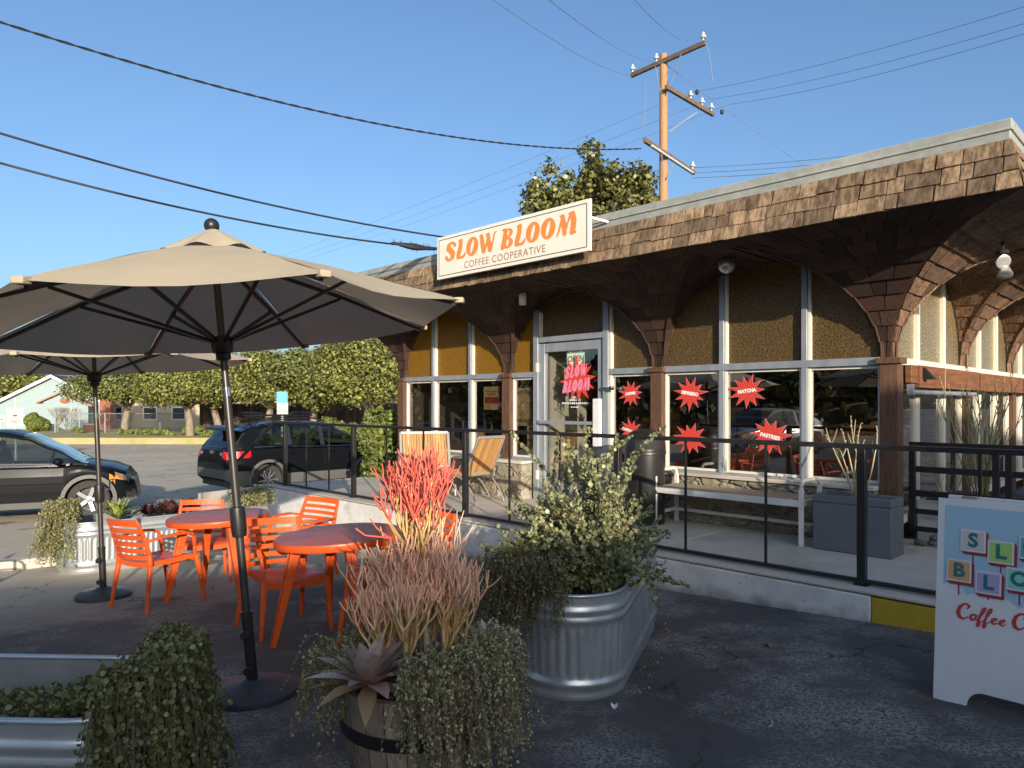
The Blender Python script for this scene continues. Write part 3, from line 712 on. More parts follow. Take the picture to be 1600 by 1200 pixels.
for z in (1.35, 1.75, 2.15):
    mb.box2((1.0, -6.9, z - .03), (4.6, -6.6, z), av=.2)
    for k in range(22):
        x = 1.1 + k * .16; h = rr.uniform(.1, .28); mb.box2((x, -6.85, z), (x + rr.uniform(.06, .13), -6.7, z + h), av=rr.random())
for k in range(8):
    x = 1.0 + k * .32; h = rr.uniform(.12, .4); mb.box2((x, -3.3, 1.30), (x + rr.uniform(.08, .26), -3.0, 1.30 + h), av=rr.random())
mb.build('shelf_goods', mshelf, B)
# ------------------------------------------------------------------ lettering tools
def text_mesh(s, size, bold=0.0, shear=0.0, spacing=1.0, align='CENTER'):
    cu = bpy.data.curves.new('t', 'FONT'); cu.body = s; cu.size = size; cu.offset = bold; cu.shear = shear; cu.space_character = spacing
    cu.align_x = align; cu.align_y = 'CENTER'; cu.resolution_u = 3
    o = bpy.data.objects.new('t', cu); COL.objects.link(o)
    dg = bpy.context.evaluated_depsgraph_get(); dg.update()
    me = bpy.data.meshes.new_from_object(o.evaluated_get(dg)); vs = [tuple(v.co) for v in me.vertices]; fs = [tuple(p.vertices) for p in me.polygons]
    bpy.data.objects.remove(o); bpy.data.curves.remove(cu); bpy.data.meshes.remove(me)
    return vs, fs
def put_text(mb, s, size, x, z, y, rot=0.0, **k):
    """text standing in the local XZ plane facing -Y"""
    vs, fs = text_mesh(s, size, **k); c, sn = math.cos(rot), math.sin(rot)
    mb.add([(x + a * c - b * sn, y, z + a * sn + b * c) for a, b, _ in vs], fs)
GL = {
 'S': dict(w=.66, s=[[(.60, .78, .09), (.50, .92, .065), (.33, .93, .075), (.20, .82, .115), (.20, .66, .14), (.36, .52, .15), (.50, .36, .145), (.48, .17, .12), (.33, .06, .07), (.18, .08, .07), (.09, .22, .09)]]),
 'L': dict(w=.60, s=[[(.16, .94, .05), (.28, .93, .11), (.26, .6, .125), (.18, .3, .13), (.15, .11, .11), (.32, .06, .06), (.48, .09, .075), (.56, .2, .06), (.60, .32, .025)]]),
 'O': dict(w=.74, e=[(.36, .5, .36, .48)], h=[(.36, .5, .085, .34, -.18)]),
 'W': dict(w=.98, s=[[(.02, .95, .04), (.13, .9, .10), (.2, .5, .12), (.30, .12, .115)], [(.30, .10, .09), (.44, .5, .05), (.50, .9, .05)], [(.40, .93, .05), (.50, .9, .1), (.57, .5, .12), (.66, .12, .115)], [(.66, .10, .09), (.80, .5, .05), (.86, .9, .045), (.97, .97, .03)]]),
 'B': dict(w=.72, s=[[(.1, .94, .05), (.24, .91, .09), (.22, .5, .12), (.14, .1, .12)]], e=[(.42, .74, .24, .22), (.38, .27, .32, .26)], h=[(.42, .74, .05, .13, -.12), (.40, .28, .065, .17, -.12)]),
 'M': dict(w=1.02, s=[[(.05, .06, .035), (.14, .3, .05), (.24, .75, .05), (.28, .9, .05)], [(.16, .93, .04), (.28, .88, .10), (.36, .5, .115), (.42, .1, .1)], [(.44, .15, .05), (.52, .5, .045), (.64, .85, .06)], [(.58, .95, .04), (.74, .9, .12), (.82, .6, .125), (.80, .25, .13), (.76, .09, .11), (.92, .08, .05)]]),
}
def sdf_glyph(mb, g, x0, z0, h, y, res=26, shear=0.0, fat=0.0, rot=0.0, wsc=1.0, org=(0, 0)):
    d = GL[g]; pad = .12 + fat; w = d['w']
    tp = d.get('top', 1.0); nx, nz = int(res * (w + 2 * pad)), int(res * (tp + 2 * pad))
    X = np.linspace(-pad, w + pad, nx + 1)[:, None] * np.ones((1, nz + 1)); Z = np.linspace(-pad, tp + pad, nz + 1)[None, :] * np.ones((nx + 1, 1))
    f = np.full(X.shape, 9.0)
    for s in d.get('s', []):
        for (ax, az, ar), (bx, bz, br) in zip(s, s[1:]):
            dx, dz = bx - ax, bz - az; t = np.clip(((X - ax) * dx + (Z - az) * dz) / (dx * dx + dz * dz), 0, 1)
            f = np.minimum(f, np.hypot(X - ax - t * dx, Z - az - t * dz) - (ar + (br - ar) * t))
    for (cx, cz, rx, rz) in d.get('e', []): f = np.minimum(f, (np.hypot((X - cx) / rx, (Z - cz) / rz) - 1) * min(rx, rz))
    for (cx, cz, rx, rz, sh) in d.get('h', []): f = np.maximum(f, -(np.hypot((X - cx - (Z - cz) * -sh) / rx, (Z - cz) / rz) - 1) * min(rx, rz) - fat * .55 * 2)
    f = f - fat
    c, sn = math.cos(rot), math.sin(rot)
    vid = {}; vs = []; fs = []
    def vert(px_, pz_):
        k = (round(px_, 4), round(pz_, 4))
        if k not in vid:
            a = x0 + (px_ + shear * pz_) * h * wsc - org[0]; b = z0 + pz_ * h - org[1]
            vid[k] = len(vs); vs.append((org[0] + a * c - b * sn, y, org[1] + a * sn + b * c))
        return vid[k]
    for i in range(nx):
        for j in range(nz):
            q = [(X[i, j], Z[i, j], f[i, j]), (X[i + 1, j], Z[i + 1, j], f[i + 1, j]), (X[i + 1, j + 1], Z[i + 1, j + 1], f[i + 1, j + 1]), (X[i, j + 1], Z[i, j + 1], f[i, j + 1])]
            if all(v[2] >= 0 for v in q): continue
            out = []
            for k in range(4):
                A, B_ = q[k], q[(k + 1) % 4]
                if A[2] < 0: out.append(vert(A[0], A[1]))
                if (A[2] < 0) != (B_[2] < 0):
                    t = A[2] / (A[2] - B_[2]); out.append(vert(A[0] + (B_[0] - A[0]) * t, A[1] + (B_[1] - A[1]) * t))
            o2 = []
            for v_ in out:
                if not o2 or o2[-1] != v_: o2.append(v_)
            if len(o2) > 2 and len(set(o2)) == len(o2): fs.append(tuple(o2))
    mb.add(vs, fs)
def sdf_word(mb, word, x0, z0, h, y, gap=.06, step=0.0, **k):
    x = x0
    for i, ch in enumerate(word):
        if ch == ' ': x += .28 * h; continue
        sdf_glyph(mb, ch, x, z0 + step * i, h, y, **k); x += (GL[ch]['w'] + gap) * h * k.get('wsc', 1.0)
    return x
def board_mb(): return MB()

# ------------------------------------------------------------------ roof sign
m_signface = mat('signface', (.80, .75, .64), .5, col2=(.76, .71, .60), nscale=4)
m_orangeink = mat('orangeink', (.72, .24, .055), .6)
m_brownink = mat('brownink', (.34, .15, .09), .6); m_blackink = mat('blackink', (.02, .02, .025), .6)
sw, sh = 2.68, .575
sg = thing('roof_sign', 'cream roof sign reading SLOW BLOOM COFFEE COOPERATIVE in orange lettering', 'sign', WP(3.97, 1.40, 3.575), FR)
mb = MB(); mb.box((0, .0, 0), (sw, .035, sh)); mb.build('sign_panel', m_signface, sg, bevel=.004)
mb = MB(); e = .045; t_ = .008
for a in (-1, 1):
    mb.box2((-sw / 2 + e, -.0205, a * (sh / 2 - e) - t_ / 2), (sw / 2 - e, -.018, a * (sh / 2 - e) + t_ / 2))
    mb.box2((a * (sw / 2 - e) - t_ / 2, -.0205, -sh / 2 + e + t_ / 2 + .0005), (a * (sw / 2 - e) + t_ / 2, -.018, sh / 2 - e - t_ / 2 - .0005))
mb.build('border_line', m_blackink, sg, smooth=0)
mb = MB()
x = sdf_word(mb, 'SLOW', -1.17, -.068, .256, -.0195, wsc=1.27, shear=.06, res=30, gap=.03)
x = sdf_word(mb, 'BLOOM', -.09, -.068, .256, -.0195, wsc=1.24, shear=.06, res=30, gap=.03)
mb.build('lettering', m_orangeink, sg, smooth=0, recalc=False)
mb = MB(); put_text(mb, 'COFFEE COOPERATIVE', .128, -.05, -.165, -.0195, spacing=1.12)
mb.build('small_lettering', m_brownink, sg, smooth=0)
mb = MB()
for x in (-1.1, 1.1):
    mb.beam((x, .02, .12), (x, .24, .02), .03, .03); mb.beam((x, .02, -.22), (x, .20, -.22), .03, .03)
mb.beam((1.28, .02, .1), (1.42, .2, .05), .02, .02)
mb.build('bracket', M['alu'], sg)

# ------------------------------------------------------------------ handrail
m_rail = M['black']
RP = [-.386 + 2.27 * i for i in range(5)]; RP[3] = 6.62
rail = thing('handrail', 'black steel handrail with square posts along the walkway', 'railing', WP(0, 0), BROT)
OR = 1.91; ZT = 1.275
mb = MB()
for a, b in (((-4.2, OR, ZT), (9.09, OR, ZT)), ((9.09, OR, ZT), (10.7, OR, .44)), ): mb.beam(a, b, .055, .038)
mb.build('top_rail', m_rail, rail, bevel=.004)
mb = MB(); mb.beam((-4.2, OR, ZW + .052), (9.05, OR, ZW + .052), .042, .03); mb.build('bottom_rail', m_rail, rail, bevel=.003)
for t in RP + [-2.66]:
    mb = MB(); mb.box2((t - .03, OR - .03, ZW + .02), (t + .03, OR + .03, ZT - .018)); mb.box2((t - .05, OR - .05, ZW + .022), (t + .05, OR + .05, ZW + .032)); mb.build('post', m_rail, rail, bevel=.003)
mb = MB(); mb.box2((10.66, OR - .03, -.3), (10.72, OR + .03, .46)); mb.build('post', m_rail, rail, bevel=.003)
bal = []
for a, b in zip(RP, RP[1:]): bal += [a + (b - a) / 3, a + 2 * (b - a) / 3]
bal += [-.386 - .757, -.386 - 1.51]
for t in bal:
    mb = MB(); mb.box2((t - .009, OR - .009, ZW + .065), (t + .009, OR + .009, ZT - .02)); mb.build('baluster', m_rail, rail)
mb = MB(); mb.box2((9.87, OR - .009, ZW - .1), (9.89, OR + .009, .86)); mb.build('baluster', m_rail, rail)

# black slatted fence beside the corner post
fn = thing('slatted_fence', 'black metal fence of wide horizontal bars enclosing the corner planting', 'fence', WP(0, 0), BROT)
for t in (-.09, -.80, -.90, -1.9, -2.4):
    mb = MB(); mb.box2((t - .028, -.378, .33), (t + .028, -.322, 1.20)); mb.build('post', m_rail, fn, bevel=.003)
for z, h in ((1.18, .065), (.94, .06), (.70, .06), (.52, .05), (.345, .05)):
    mb = MB(); mb.box2((-2.4, -.365, z - h / 2), (-.06, -.33, z + h / 2)); mb.build('rail', m_rail, fn, bevel=.003)

# ------------------------------------------------------------------ umbrellas
def umbrella(name_label, base, ctr, ze, r, rot, tx, ty, h, ball=True, hub_drop=.06):
    u = thing('patio_umbrella', name_label, 'umbrella', base, 0, 'patio umbrellas')
    base = Vector(base); cx, cy = ctr
    tip = Vector((cx, cy, ze + h)) - base; ax = tip.normalized()
    def C(k, rr=1.0, lift=0.0):   # canopy local point along corner direction k (float)
        a = rot + k * math.pi / 4
        return a
    def pt(ang, rad, z):
        dx, dy = rad * math.cos(ang), rad * math.sin(ang)
        return Vector((cx + dx, cy + dy, ze + z + tx * dx + ty * dy)) - base
    corners = [rot + k * math.pi / 4 for k in range(8)]
    mb = MB()
    NR, NA = 9, 6
    for k in range(8):
        a0, a1 = corners[k], corners[(k + 1) % 8] + (2 * math.pi if k == 7 else 0)
        def f(u_, v_, a0=a0, a1=a1):
            rad = r * (.16 + .84 * u_)
            A = Vector((math.cos(a0), math.sin(a0))) * rad; Bv = Vector((math.cos(a1), math.sin(a1))) * rad
            q = A.lerp(Bv, v_); z = h * (1 - rad / r) * .93 + .02 * math.sin(math.pi * (rad / r)) 
            sag = -.02 * math.sin(math.pi * v_) * u_ ** 2 * .9; pin = 1 - .045 * math.sin(math.pi * v_) * u_ ** 3
            q = q * pin
            return Vector((cx + q.x, cy + q.y, ze + z + sag + .006 * math.sin(9 * u_ + 5 * v_) * u_ + tx * q.x + ty * q.y)) - base
        mb.grid(f, NR, NA)
    can = mb.build('canopy', M['canvas'], u, smooth=50)
    # hem with small corner pockets
    for k in range(8):
        a0 = corners[k]; mb = MB(); P_ = pt(a0, r * .985, .004); mb.box(P_, (.05, .05, .03), rot=Matrix.Rotation(a0, 3, 'Z')); mb.build('corner_pocket', M['canvas'], u, bevel=.006)
    # top vent cap with a wavy hem
    mb = MB()
    mb.grid(lambda u_, v_: (pt(v_ * 2 * math.pi + rot, .02 + .27 * u_, h * (1 - (.02 + .27 * u_) / r) * .93 + .055 * (1 - u_) + .028 + .014 * math.sin(v_ * 2 * math.pi * 8) * u_ - .012 * u_)), 6, 64)
    mb.build('vent_cap', M['canvas'], u, smooth=60)
    # ribs and struts
    hubz = ze - .11; top = Vector((cx, cy, ze + h)) - base
    hub = top - ax * (ze + h - base.z - (hubz - base.z)) / ax.z
    crown = top - ax * .10
    for k in range(8):
        mb = MB(); e = pt(corners[k], r * .97, .0 - .012); s0 = crown; m_ = pt(corners[k], r * .55, h * .45 * .93 - .02)
        mb.beam(s0, m_, .016, .022); mb.beam(m_, e, .016, .020); mb.build('rib', m_rail, u)
    for k in range(8):
        mb = MB(); m_ = pt(corners[k], r * .55, h * .45 * .93 - .03); mb.beam(hub, m_, .014, .018); mb.build('strut', m_rail, u)
    mb = MB(); mb.T = Matrix.Translation(hub) @ ax.to_track_quat('Z', 'Y').to_matrix().to_4x4()
    mb.lathe([(.024, -.09), (.04, -.085), (.04, -.05), (.055, -.045), (.06, 0), (.055, .04), (.03, .05)], 16); mb.build('hub', m_rail, u)
    # pole with sleeve and crank
    L = tip.length; mb = MB(); f = ax.to_track_quat('Z', 'Y').to_matrix().to_4x4(); mb.T = f
    mb.lathe([(.022, .42), (.022, 1.72), (.0195, 1.721), (.0195, L - .02)], 16); mb.build('pole', M['polemetal'], u, smooth=50)
    mb = MB(); mb.T = f; mb.lathe([(.0235, 1.70), (.0235, 1.75)], 16); mb.build('pole_ring', M['chrome'], u)
    mb = MB(); mb.T = f; mb.lathe([(.03, .03), (.03, .46), (.034, .462), (.034, .478), (.024, .48)], 18)
    mb.build('base_sleeve', M['black'], u)
    for z in (.36, .16):
        mb = MB(); mb.T = f; mb.tube([(.03, 0, z), (.055, 0, z)], .008, 8); mb.lathe([(.024, .052), (.026, .06), (.024, .072)], 14, c=(0, 0, z), axis='X'); mb.build('clamp_knob', M['black'], u)
    mb = MB(); mb.T = f; mb.lathe([(.025, .90), (.038, .905), (.043, .94), (.043, 1.03), (.040, 1.07), (.026, 1.075)], 20); mb.build('crank_housing', M['black'], u)
    # heavy base
    mb = MB(); mb.lathe([(.0, .0), (.235, .0), (.24, .012), (.238, .04), (.21, .055), (.12, .07), (.075, .082), (.05, .10), (.0, .10)], 40); mb.build('base', mat('castbase%d' % len(bpy.data.materials), (.035, .035, .038), .5, bump=.15, col2=(.05, .05, .05), nscale=12), u)
    if ball:
        mb = MB(); mb.T = Matrix.Translation(tip) @ f
        mb.lathe([(.03, -.01), (.034, .0), (.028, .015), (.018, .03)], 16); mb.sphere((0, 0, .062), .042, 18); mb.build('finial', m_rail, u)
    return u
b1 = Vector((-1.60, 4.12, G(-1.60, 4.12)))
b1 = Vector((-1.46, 4.02, G(-1.46, 4.02)))
u1 = umbrella('large beige patio umbrella nearest the camera with canopy and ball finial in full view', b1, (-1.69, 4.01), 2.04, 1.427, R(-94.6), .085, -.012, .50)
def crank(u, z, sgn):
    return
b2 = Vector((-3.88, 6.75, G(-3.88, 6.75)))
u2 = umbrella('rear beige patio umbrella standing behind and left of the near one', b2, (-3.99, 6.75), 1.96, 1.45, R(-80), .045, .0, .50)
mb = MB(); mb.tube([(.04, -.02, 1.03), (.075, -.03, 1.03), (.075, -.03, 1.12), (.12, -.03, 1.125)], .007, 8); mb.build('crank_handle', M['chrome'], u2)

# ------------------------------------------------------------------ orange chairs and tables
def make_chair(loc, ang, label):
    c = thing('patio_chair', label, 'chair', loc, ang, 'orange slatted armchairs')
    # local: faces +Y, seat width .50
    mb = MB()
    def seat(u, v):
        x = (u - .5) * .46 * (1 - .10 * (1 - v)); y = (v - .5) * .46
        return (x, y, .425 + .016 * ((abs(u - .5) * 2) ** 2) - .014 * math.sin(math.pi * v) + (-.03 * ((v - .8) / .2) ** 2 if v > .8 else 0))
    mb.grid(seat, 12, 12)
    b0 = len(mb.v)
    mb.grid(lambda u, v: (lambda q: (q[0], q[1], q[2] - .016))(seat(u, v)), 12, 12)
    ring = [seat(0, i / 12) for i in range(13)] + [seat(i / 12, 1) for i in range(1, 13)] + [seat(1, 1 - i / 12) for i in range(1, 13)] + [seat(1 - i / 12, 0) for i in range(1, 12)]
    n = len(ring); mb.add([(a, b, z) for a, b, z in ring] + [(a * .985, b * .985, z - .045) for a, b, z in ring], [(i, (i + 1) % n, (i + 1) % n + n, i + n) for i in range(n)])
    mb.build('seat', M['orange'], c, smooth=50)
    def bk(x, z):      # backrest surface point
        s = (z - .43) / .40
        y = -.215 - .10 * s - .035 * (1 - (x / .23) ** 2)
        return Vector((x * (1 + .0 * s), y, z))
    for sgn in (-1, 1):
        mb = MB()   # rear leg flowing into the back post
        pts = [(.262 * sgn, -.30, 0), (.245 * sgn, -.262, .2), (.228 * sgn, -.225, .40), (.222 * sgn, -.222, .50), (.220 * sgn, -.262, .66), (.205 * sgn, -.318, .815)]
        rs = [(.030, .024), (.034, .028), (.042, .034), (.040, .030), (.034, .024), (.03, .02)]
        for a, b, ra, rb in zip(pts, pts[1:], rs, rs[1:]): mb.beam(a, b, ra[0], ra[1], w2=rb[0], h2=rb[1], up=(0, 1, .01))
        mb.build('rear_leg', M['orange'], c, bevel=.006)
        mb = MB()
        pts = [(.265 * sgn, .265, 0), (.252 * sgn, .24, .22), (.238 * sgn, .215, .42)]
        rs = [.026, .032, .040]
        for a, b, ra, rb in zip(pts, pts[1:], rs, rs[1:]): mb.beam(a, b, ra, ra * .9, w2=rb, h2=rb * .9, up=(0, 1, .01))
        mb.build('front_leg', M['orange'], c, bevel=.006)
        mb = MB()   # armrest
        ap = [(.222 * sgn, -.245, .615), (.262 * sgn, -.12, .638), (.270 * sgn, .05, .640), (.266 * sgn, .15, .628), (.258 * sgn, .19, .59), (.246 * sgn, .20, .50), (.240 * sgn, .205, .42)]
        aw = [.03, .042, .046, .042, .034, .03, .032]
        for a, b, ra, rb in zip(ap, ap[1:], aw, aw[1:]): mb.beam(a, b, ra, .022, w2=rb, h2=.022, up=(1 * sgn, 0, .01) if a[2] < .6 and a[1] > 0 else (0, 0, 1))
        mb.build('armrest', M['orange'], c, bevel=.006)
    mb = MB()
    for k, z in enumerate((.475, .535, .595, .655, .715, .785)):
        hh = .036 if k < 5 else .055
        NX = 8
        for i in range(NX):
            x0, x1 = -.215 + .43 * i / NX, -.215 + .43 * (i + 1) / NX
            p0, p1 = bk(x0, z), bk(x1, z); mb.beam(p0, p1, .016, hh, up=(0, -.25, 1))
    mb.build('back_slat', M['orange'], c, smooth=0)
    return c
c0 = [None]
def place_chair(x, y, ang, label):
    o = make_chair((x, y, G(x, y)), ang, label) if c0[0] is None else copy_tree(c0[0])
    if c0[0] is None: c0[0] = o
    o.location = (x, y, G(x, y)); o.rotation_euler = (R(1.5), R(-2.2), ang); o['label'] = label
    return o
fa = lambda fx, fy: math.atan2(-fx, fy)      # rotation so local +Y points to (fx,fy)
place_chair(-3.18, 6.42, fa(.50, .87), 'leftmost orange slatted armchair with its back toward the rear umbrella pole')
place_chair(-3.26, 7.45, fa(.45, -.89), 'orange slatted armchair behind the rear table in front of the corrugated planter')
place_chair(-2.22, 7.42, fa(-.40, -.92), 'orange slatted armchair right of the rear table in front of the white wall end')
place_chair(-1.74, 5.42, fa(.62, -.78), 'orange slatted armchair just right of the near umbrella pole, pushed under the front table')
place_chair(-.86, 5.75, fa(-.55, -.83), 'orange slatted armchair behind the red tipped fire stick plant, far side of the front table')
place_chair(-.80, 4.72, fa(-.95, .25), 'orange slatted armchair mostly hidden by the fire stick plant, near side of the front table')
place_chair(-5.05, 5.35, fa(.9, .3), 'orange slatted armchair just outside the left edge casting striped shadows')  # added out of view so its slats throw striped shadows
def make_table(loc, label):
    t = thing('patio_table', label, 'table', loc, 0, 'round orange patio tables')
    mb = MB(); mb.lathe([(0, .722), (.40, .722), (.445, .718), (.452, .738), (.446, .752), (.43, .756), (0, .757)], 56); mb.build('tabletop', M['tabletop'], t, smooth=50)
    mb = MB(); mb.lathe([(.452, .70), (.456, .705), (.4565, .742), (.452, .742), (.449, .74), (.449, .70)], 56); mb.build('rim', M['orange'], t, smooth=50)
    mb = MB()
    for k in range(4):
        a = R(27) + k * math.pi / 2
        r0, r1 = .30, .50
        p1, p0 = Vector((r0 * math.cos(a), r0 * math.sin(a), .72)), Vector((r1 * math.cos(a), r1 * math.sin(a), 0))
        mbl = MB(); d = Vector((math.cos(a), math.sin(a), 0))
        s = Vector((-d.y, d.x, 0))
        mbl.beam(p1 + s * .02, p0 + s * .006, .036, .072, up=d, w2=.022, h2=.032); mbl.beam(p1 - s * .02, p0 - s * .006, .036, .072, up=d, w2=.022, h2=.035)
        mbl.beam(p1 + d * .047, p0 + d * .02, .020, .010, up=d, w2=.014, h2=.006)
        mbl.sphere((p0.x, p0.y, .012), .022, 10, sc=(1, 1, .6))
        mbl.build('leg', M['orange'], t, bevel=.004)
    mb.lathe([(.0, .69), (.2, .69), (.22, .72), (0, .721)], 24); mb.build('underside_plate', M['orange'], t)
    return t
t1 = make_table((-1.22, 5.17, G(-1.22, 5.17)), 'front round orange patio table next to the near umbrella pole')
t1.rotation_euler = (0, R(-3.0), 0)
t2 = copy_tree(t1); t2.location = (-2.76, 6.75, G(-2.76, 6.75)); t2['label'] = 'rear round orange patio table beyond the near umbrella pole'
t2.rotation_euler = (0, R(-2.0), .25)

# ------------------------------------------------------------------ galvanised oval tubs
def tub(loc, ang, L, Wd, H, label, name='metal_planter', seed=1):
    o = thing(name, label, 'planter', loc, ang, 'galvanised oval planters')
    r = Wd / 2; st = L - Wd; per = 2 * st + 2 * math.pi * r
    def outline(s, off):
        s = s % per; rr = r + off
        if s < st: return Vector((-st / 2 + s, -rr, 0))
        s -= st
        if s < math.pi * r: a = -math.pi / 2 + s / r; return Vector((st / 2 + rr * math.cos(a), rr * math.sin(a), 0))
        s -= math.pi * r
        if s < st: return Vector((st / 2 - s, rr, 0))
        s -= st; a = math.pi / 2 + s / r; return Vector((-st / 2 + rr * math.cos(a), rr * math.sin(a), 0))
    n = int(per / .011); zs = [i / 46 for i in range(47)]
    def off(z, s):
        h = z
        o_ = 0.0
        for c_, a_, w_ in ((.86, .012, .028), (.775, .012, .028), (.20, .015, .035), (.09, .006, .03)): o_ += a_ * math.exp(-((h - c_) / w_) ** 2)
        band = max(0, min(1, (h - .27) / .03)) * max(0, min(1, (.71 - h) / .03))
        o_ += band * .0055 * math.cos(2 * math.pi * s / .058)
        return o_ - .012 * (1 - h) * .5
    mb = MB()
    V = []
    for z in zs:
        for i in range(n):
            s = per * i / n; q = outline(s, off(z, s)); V.append((q.x, q.y, z * H))
    Fc = [(j * n + i, j * n + (i + 1) % n, (j + 1) * n + (i + 1) % n, (j + 1) * n + i) for j in range(len(zs) - 1) for i in range(n)]
    mb.add(V, Fc); mb.build('shell', M['galv'], o, smooth=60, recalc=False)
    mb = MB()
    m_ = int(per / .03); ring = [outline(per * i / m_, .0) + Vector((0, 0, H)) for i in range(m_)]; mb.tube(ring + [ring[0], ring[1]], .011, 10, caps=False)
    mb.build('rolled_rim', M['galv'], o, smooth=60)
    mb = MB()
    V = []
    for z in (H, H * .80, H * .74, H * .68):
        for i in range(m_):
            q = outline(per * i / m_, -.006 + (.006 if z == H * .74 else 0)); V.append((q.x, q.y, z))
    mb.add(V, [(j * m_ + i, (j + 1) * m_ + i, (j + 1) * m_ + (i + 1) % m_, j * m_ + (i + 1) % m_) for j in range(3) for i in range(m_)])
    mb.build('liner', M['galv'], o, smooth=60, recalc=False)
    mb = MB(); rr = random.Random(seed)
    V = [(0, 0, H * .78)]; K = 5
    for k in range(1, K + 1):
        for i in range(m_):
            q = outline(per * i / m_, -.004) * (k / K); V.append((q.x, q.y, H * .76 + rr.uniform(-.012, .012)))
    Fc = [(0, 1 + i, 1 + (i + 1) % m_) for i in range(m_)] + [(1 + (k - 1) * m_ + i, 1 + k * m_ + i, 1 + k * m_ + (i + 1) % m_, 1 + (k - 1) * m_ + (i + 1) % m_) for k in range(1, K) for i in range(m_)]
    mb.add(V, Fc); mb.build('soil', M['soil'], o)
    return o
def gz(x, y): return G(x, y)
tA = tub((.55, 4.68, gz(.5, 4.6) - .01), math.atan2(.95, .33), 1.83, .61, .60, 'galvanised oval tank planter in the middle holding the big jade shrub')
tB = tub((-4.28, 8.93, gz(-4.5, 8.7) - .01), math.atan2(.66, .75), 2.44, .66, .60, 'galvanised corrugated planter behind the rear umbrella near the parked cars')
tC = tub((-2.12, 2.56, gz(-2, 2.5) - .01), math.atan2(-.04, 1), 1.95, .56, .60, 'galvanised round planter cut off by the lower left edge with trailing greenery')
# half barrel
m_stave = mat('stave', (.19, .145, .10), .8, col2=(.30, .24, .18), nscale=4, stretch=(12, 12, 1), bump=.6, bscale=14, rndv=.35, col3=(.09, .055, .03), n3=3, c3=(.55, .8))
bl = thing('half_barrel', 'weathered wooden half barrel planter with black hoops holding the fire stick plant', 'planter', (-.40, 3.02, gz(-.4, 3.0) - .0))
mb = MB(); NSt = 24; HB = .44
def br(z): return .255 + .085 * math.sin(min(1, z / HB * .9) * math.pi / 2)
for k in range(NSt):
    a0, a1 = 2 * math.pi * k / NSt + .006, 2 * math.pi * (k + 1) / NSt - .006; zs = [i / 8 * HB for i in range(9)]; av = rnd.random()
    for z0, z1 in zip(zs, zs[1:]):
        A = [(br(z) * math.cos(a), br(z) * math.sin(a), z) for z, a in ((z0, a0), (z0, (a0 + a1) / 2), (z0, a1), (z1, a1), (z1, (a0 + a1) / 2), (z1, a0))]
        mb.add(A, [(0, 1, 4, 5), (1, 2, 3, 4)], av=av)
    z = HB; ri = br(z) - .028
    mb.add([(br(z) * math.cos(a0), br(z) * math.sin(a0), z), (br(z) * math.cos(a1), br(z) * math.sin(a1), z), (ri * math.cos(a1), ri * math.sin(a1), z), (ri * math.cos(a0), ri * math.sin(a0), z),
            (ri * math.cos(a1), ri * math.sin(a1), z - .1), (ri * math.cos(a0), ri * math.sin(a0), z - .1)], [(0, 1, 2, 3), (3, 2, 4, 5)], av=av)
mb.lathe([(0, .01), (.245, .01), (.249, .3)], 24, av=.0)
mb.build('stave', m_stave, bl, smooth=30)
for z0, z1 in ((.245, .30), (.05, .10)):
    mb = MB(); mb.lathe([(br(z0) + .002, z0), (br(z0) + .006, z0), (br(z1) + .006, z1), (br(z1) + .002, z1)], 48); mb.build('hoop', m_rail, bl)
mb = MB(); mb.lathe([(0, .40), (.15, .405), (.30, .40)], 30); mb.build('soil', M['soil'], bl)
# ------------------------------------------------------------------ plants
m_firetip = mat('firetip', (.66, .14, .10), .55, rndv=.3); m_firemid = mat('firemid', (.60, .40, .16), .55, rndv=.3); m_firelow = mat('firelow', (.42, .38, .27), .7, rndv=.25)
m_firepink = mat('firepink', (.84, .50, .33), .6, rndv=.35)
def fire_stick(mb, base, height, spread, rr, depth=6, r0=.012, tipred=True, lean=(0, 0)):
    base = Vector(base)
    def grow(p, d, ln, r, lv):
        d = d.normalized(); pts = [p]; q = p.copy(); dd = d.copy()
        for i in range(3):
            dd = (dd + Vector((rr.uniform(-.16, .16), rr.uniform(-.16, .16), .30))).normalized(); q = q + dd * ln / 3; pts.append(q.copy())
        fr = lv / depth
        if fr < .30: mi = 0
        elif fr < .66 or (fr < .85 and rr.random() < .3): mi = 1
        else: mi = 2
        mb.tube(pts, [r, r * .97, r * .94, r * .9 if lv < depth else r * .6], 6, mi=mi, av=rr.random())
        if lv >= depth: return
        n = rr.choice((2, 3, 3, 4)) if lv < depth - 1 else rr.choice((2, 2, 3))
        ph = rr.random() * 6.28
        for k in range(n):
            a = ph + k * 6.28 / n + rr.uniform(-.4, .4); t = rr.uniform(.55, 1.0) * spread
            e1 = dd.cross(Vector((.3, .8, .1))).normalized(); e2 = dd.cross(e1)
            nd = (dd + (e1 * math.cos(a) + e2 * math.sin(a)) * t).normalized()
            grow(q, nd, ln * rr.uniform(.72, .98), max(r * .80, .0030), lv + 1)
    grow(base, Vector((lean[0], lean[1], 1)), height / (depth * .72), r0, 1)
fs = thing('fire_stick_plant', 'coral tipped fire stick succulent rising from the wooden half barrel', 'plant', (-.40, 3.02, gz(-.4, 3) + .39))
rr = random.Random(21)
mb = MB()
mb.tube([(.05, .0, 0), (.03, .01, .25), (-.01, .0, .42)], [.016, .014, .011], 8, mi=0)
for k in range(6):
    a = k * 1.05
    fire_stick(mb, (-.01, .0, .40 if k < 3 else .34), .56, .85, rr, 5, .0072, lean=(.24 * math.cos(a), .24 * math.sin(a)))
mb.tube([(.0, 0, .44), (-.04, -.01, .56), (-.12, -.02, .62), (-.22, -.02, .63), (-.26, -.02, .66)], [.006, .005, .005, .004, .004], 6, mi=2)
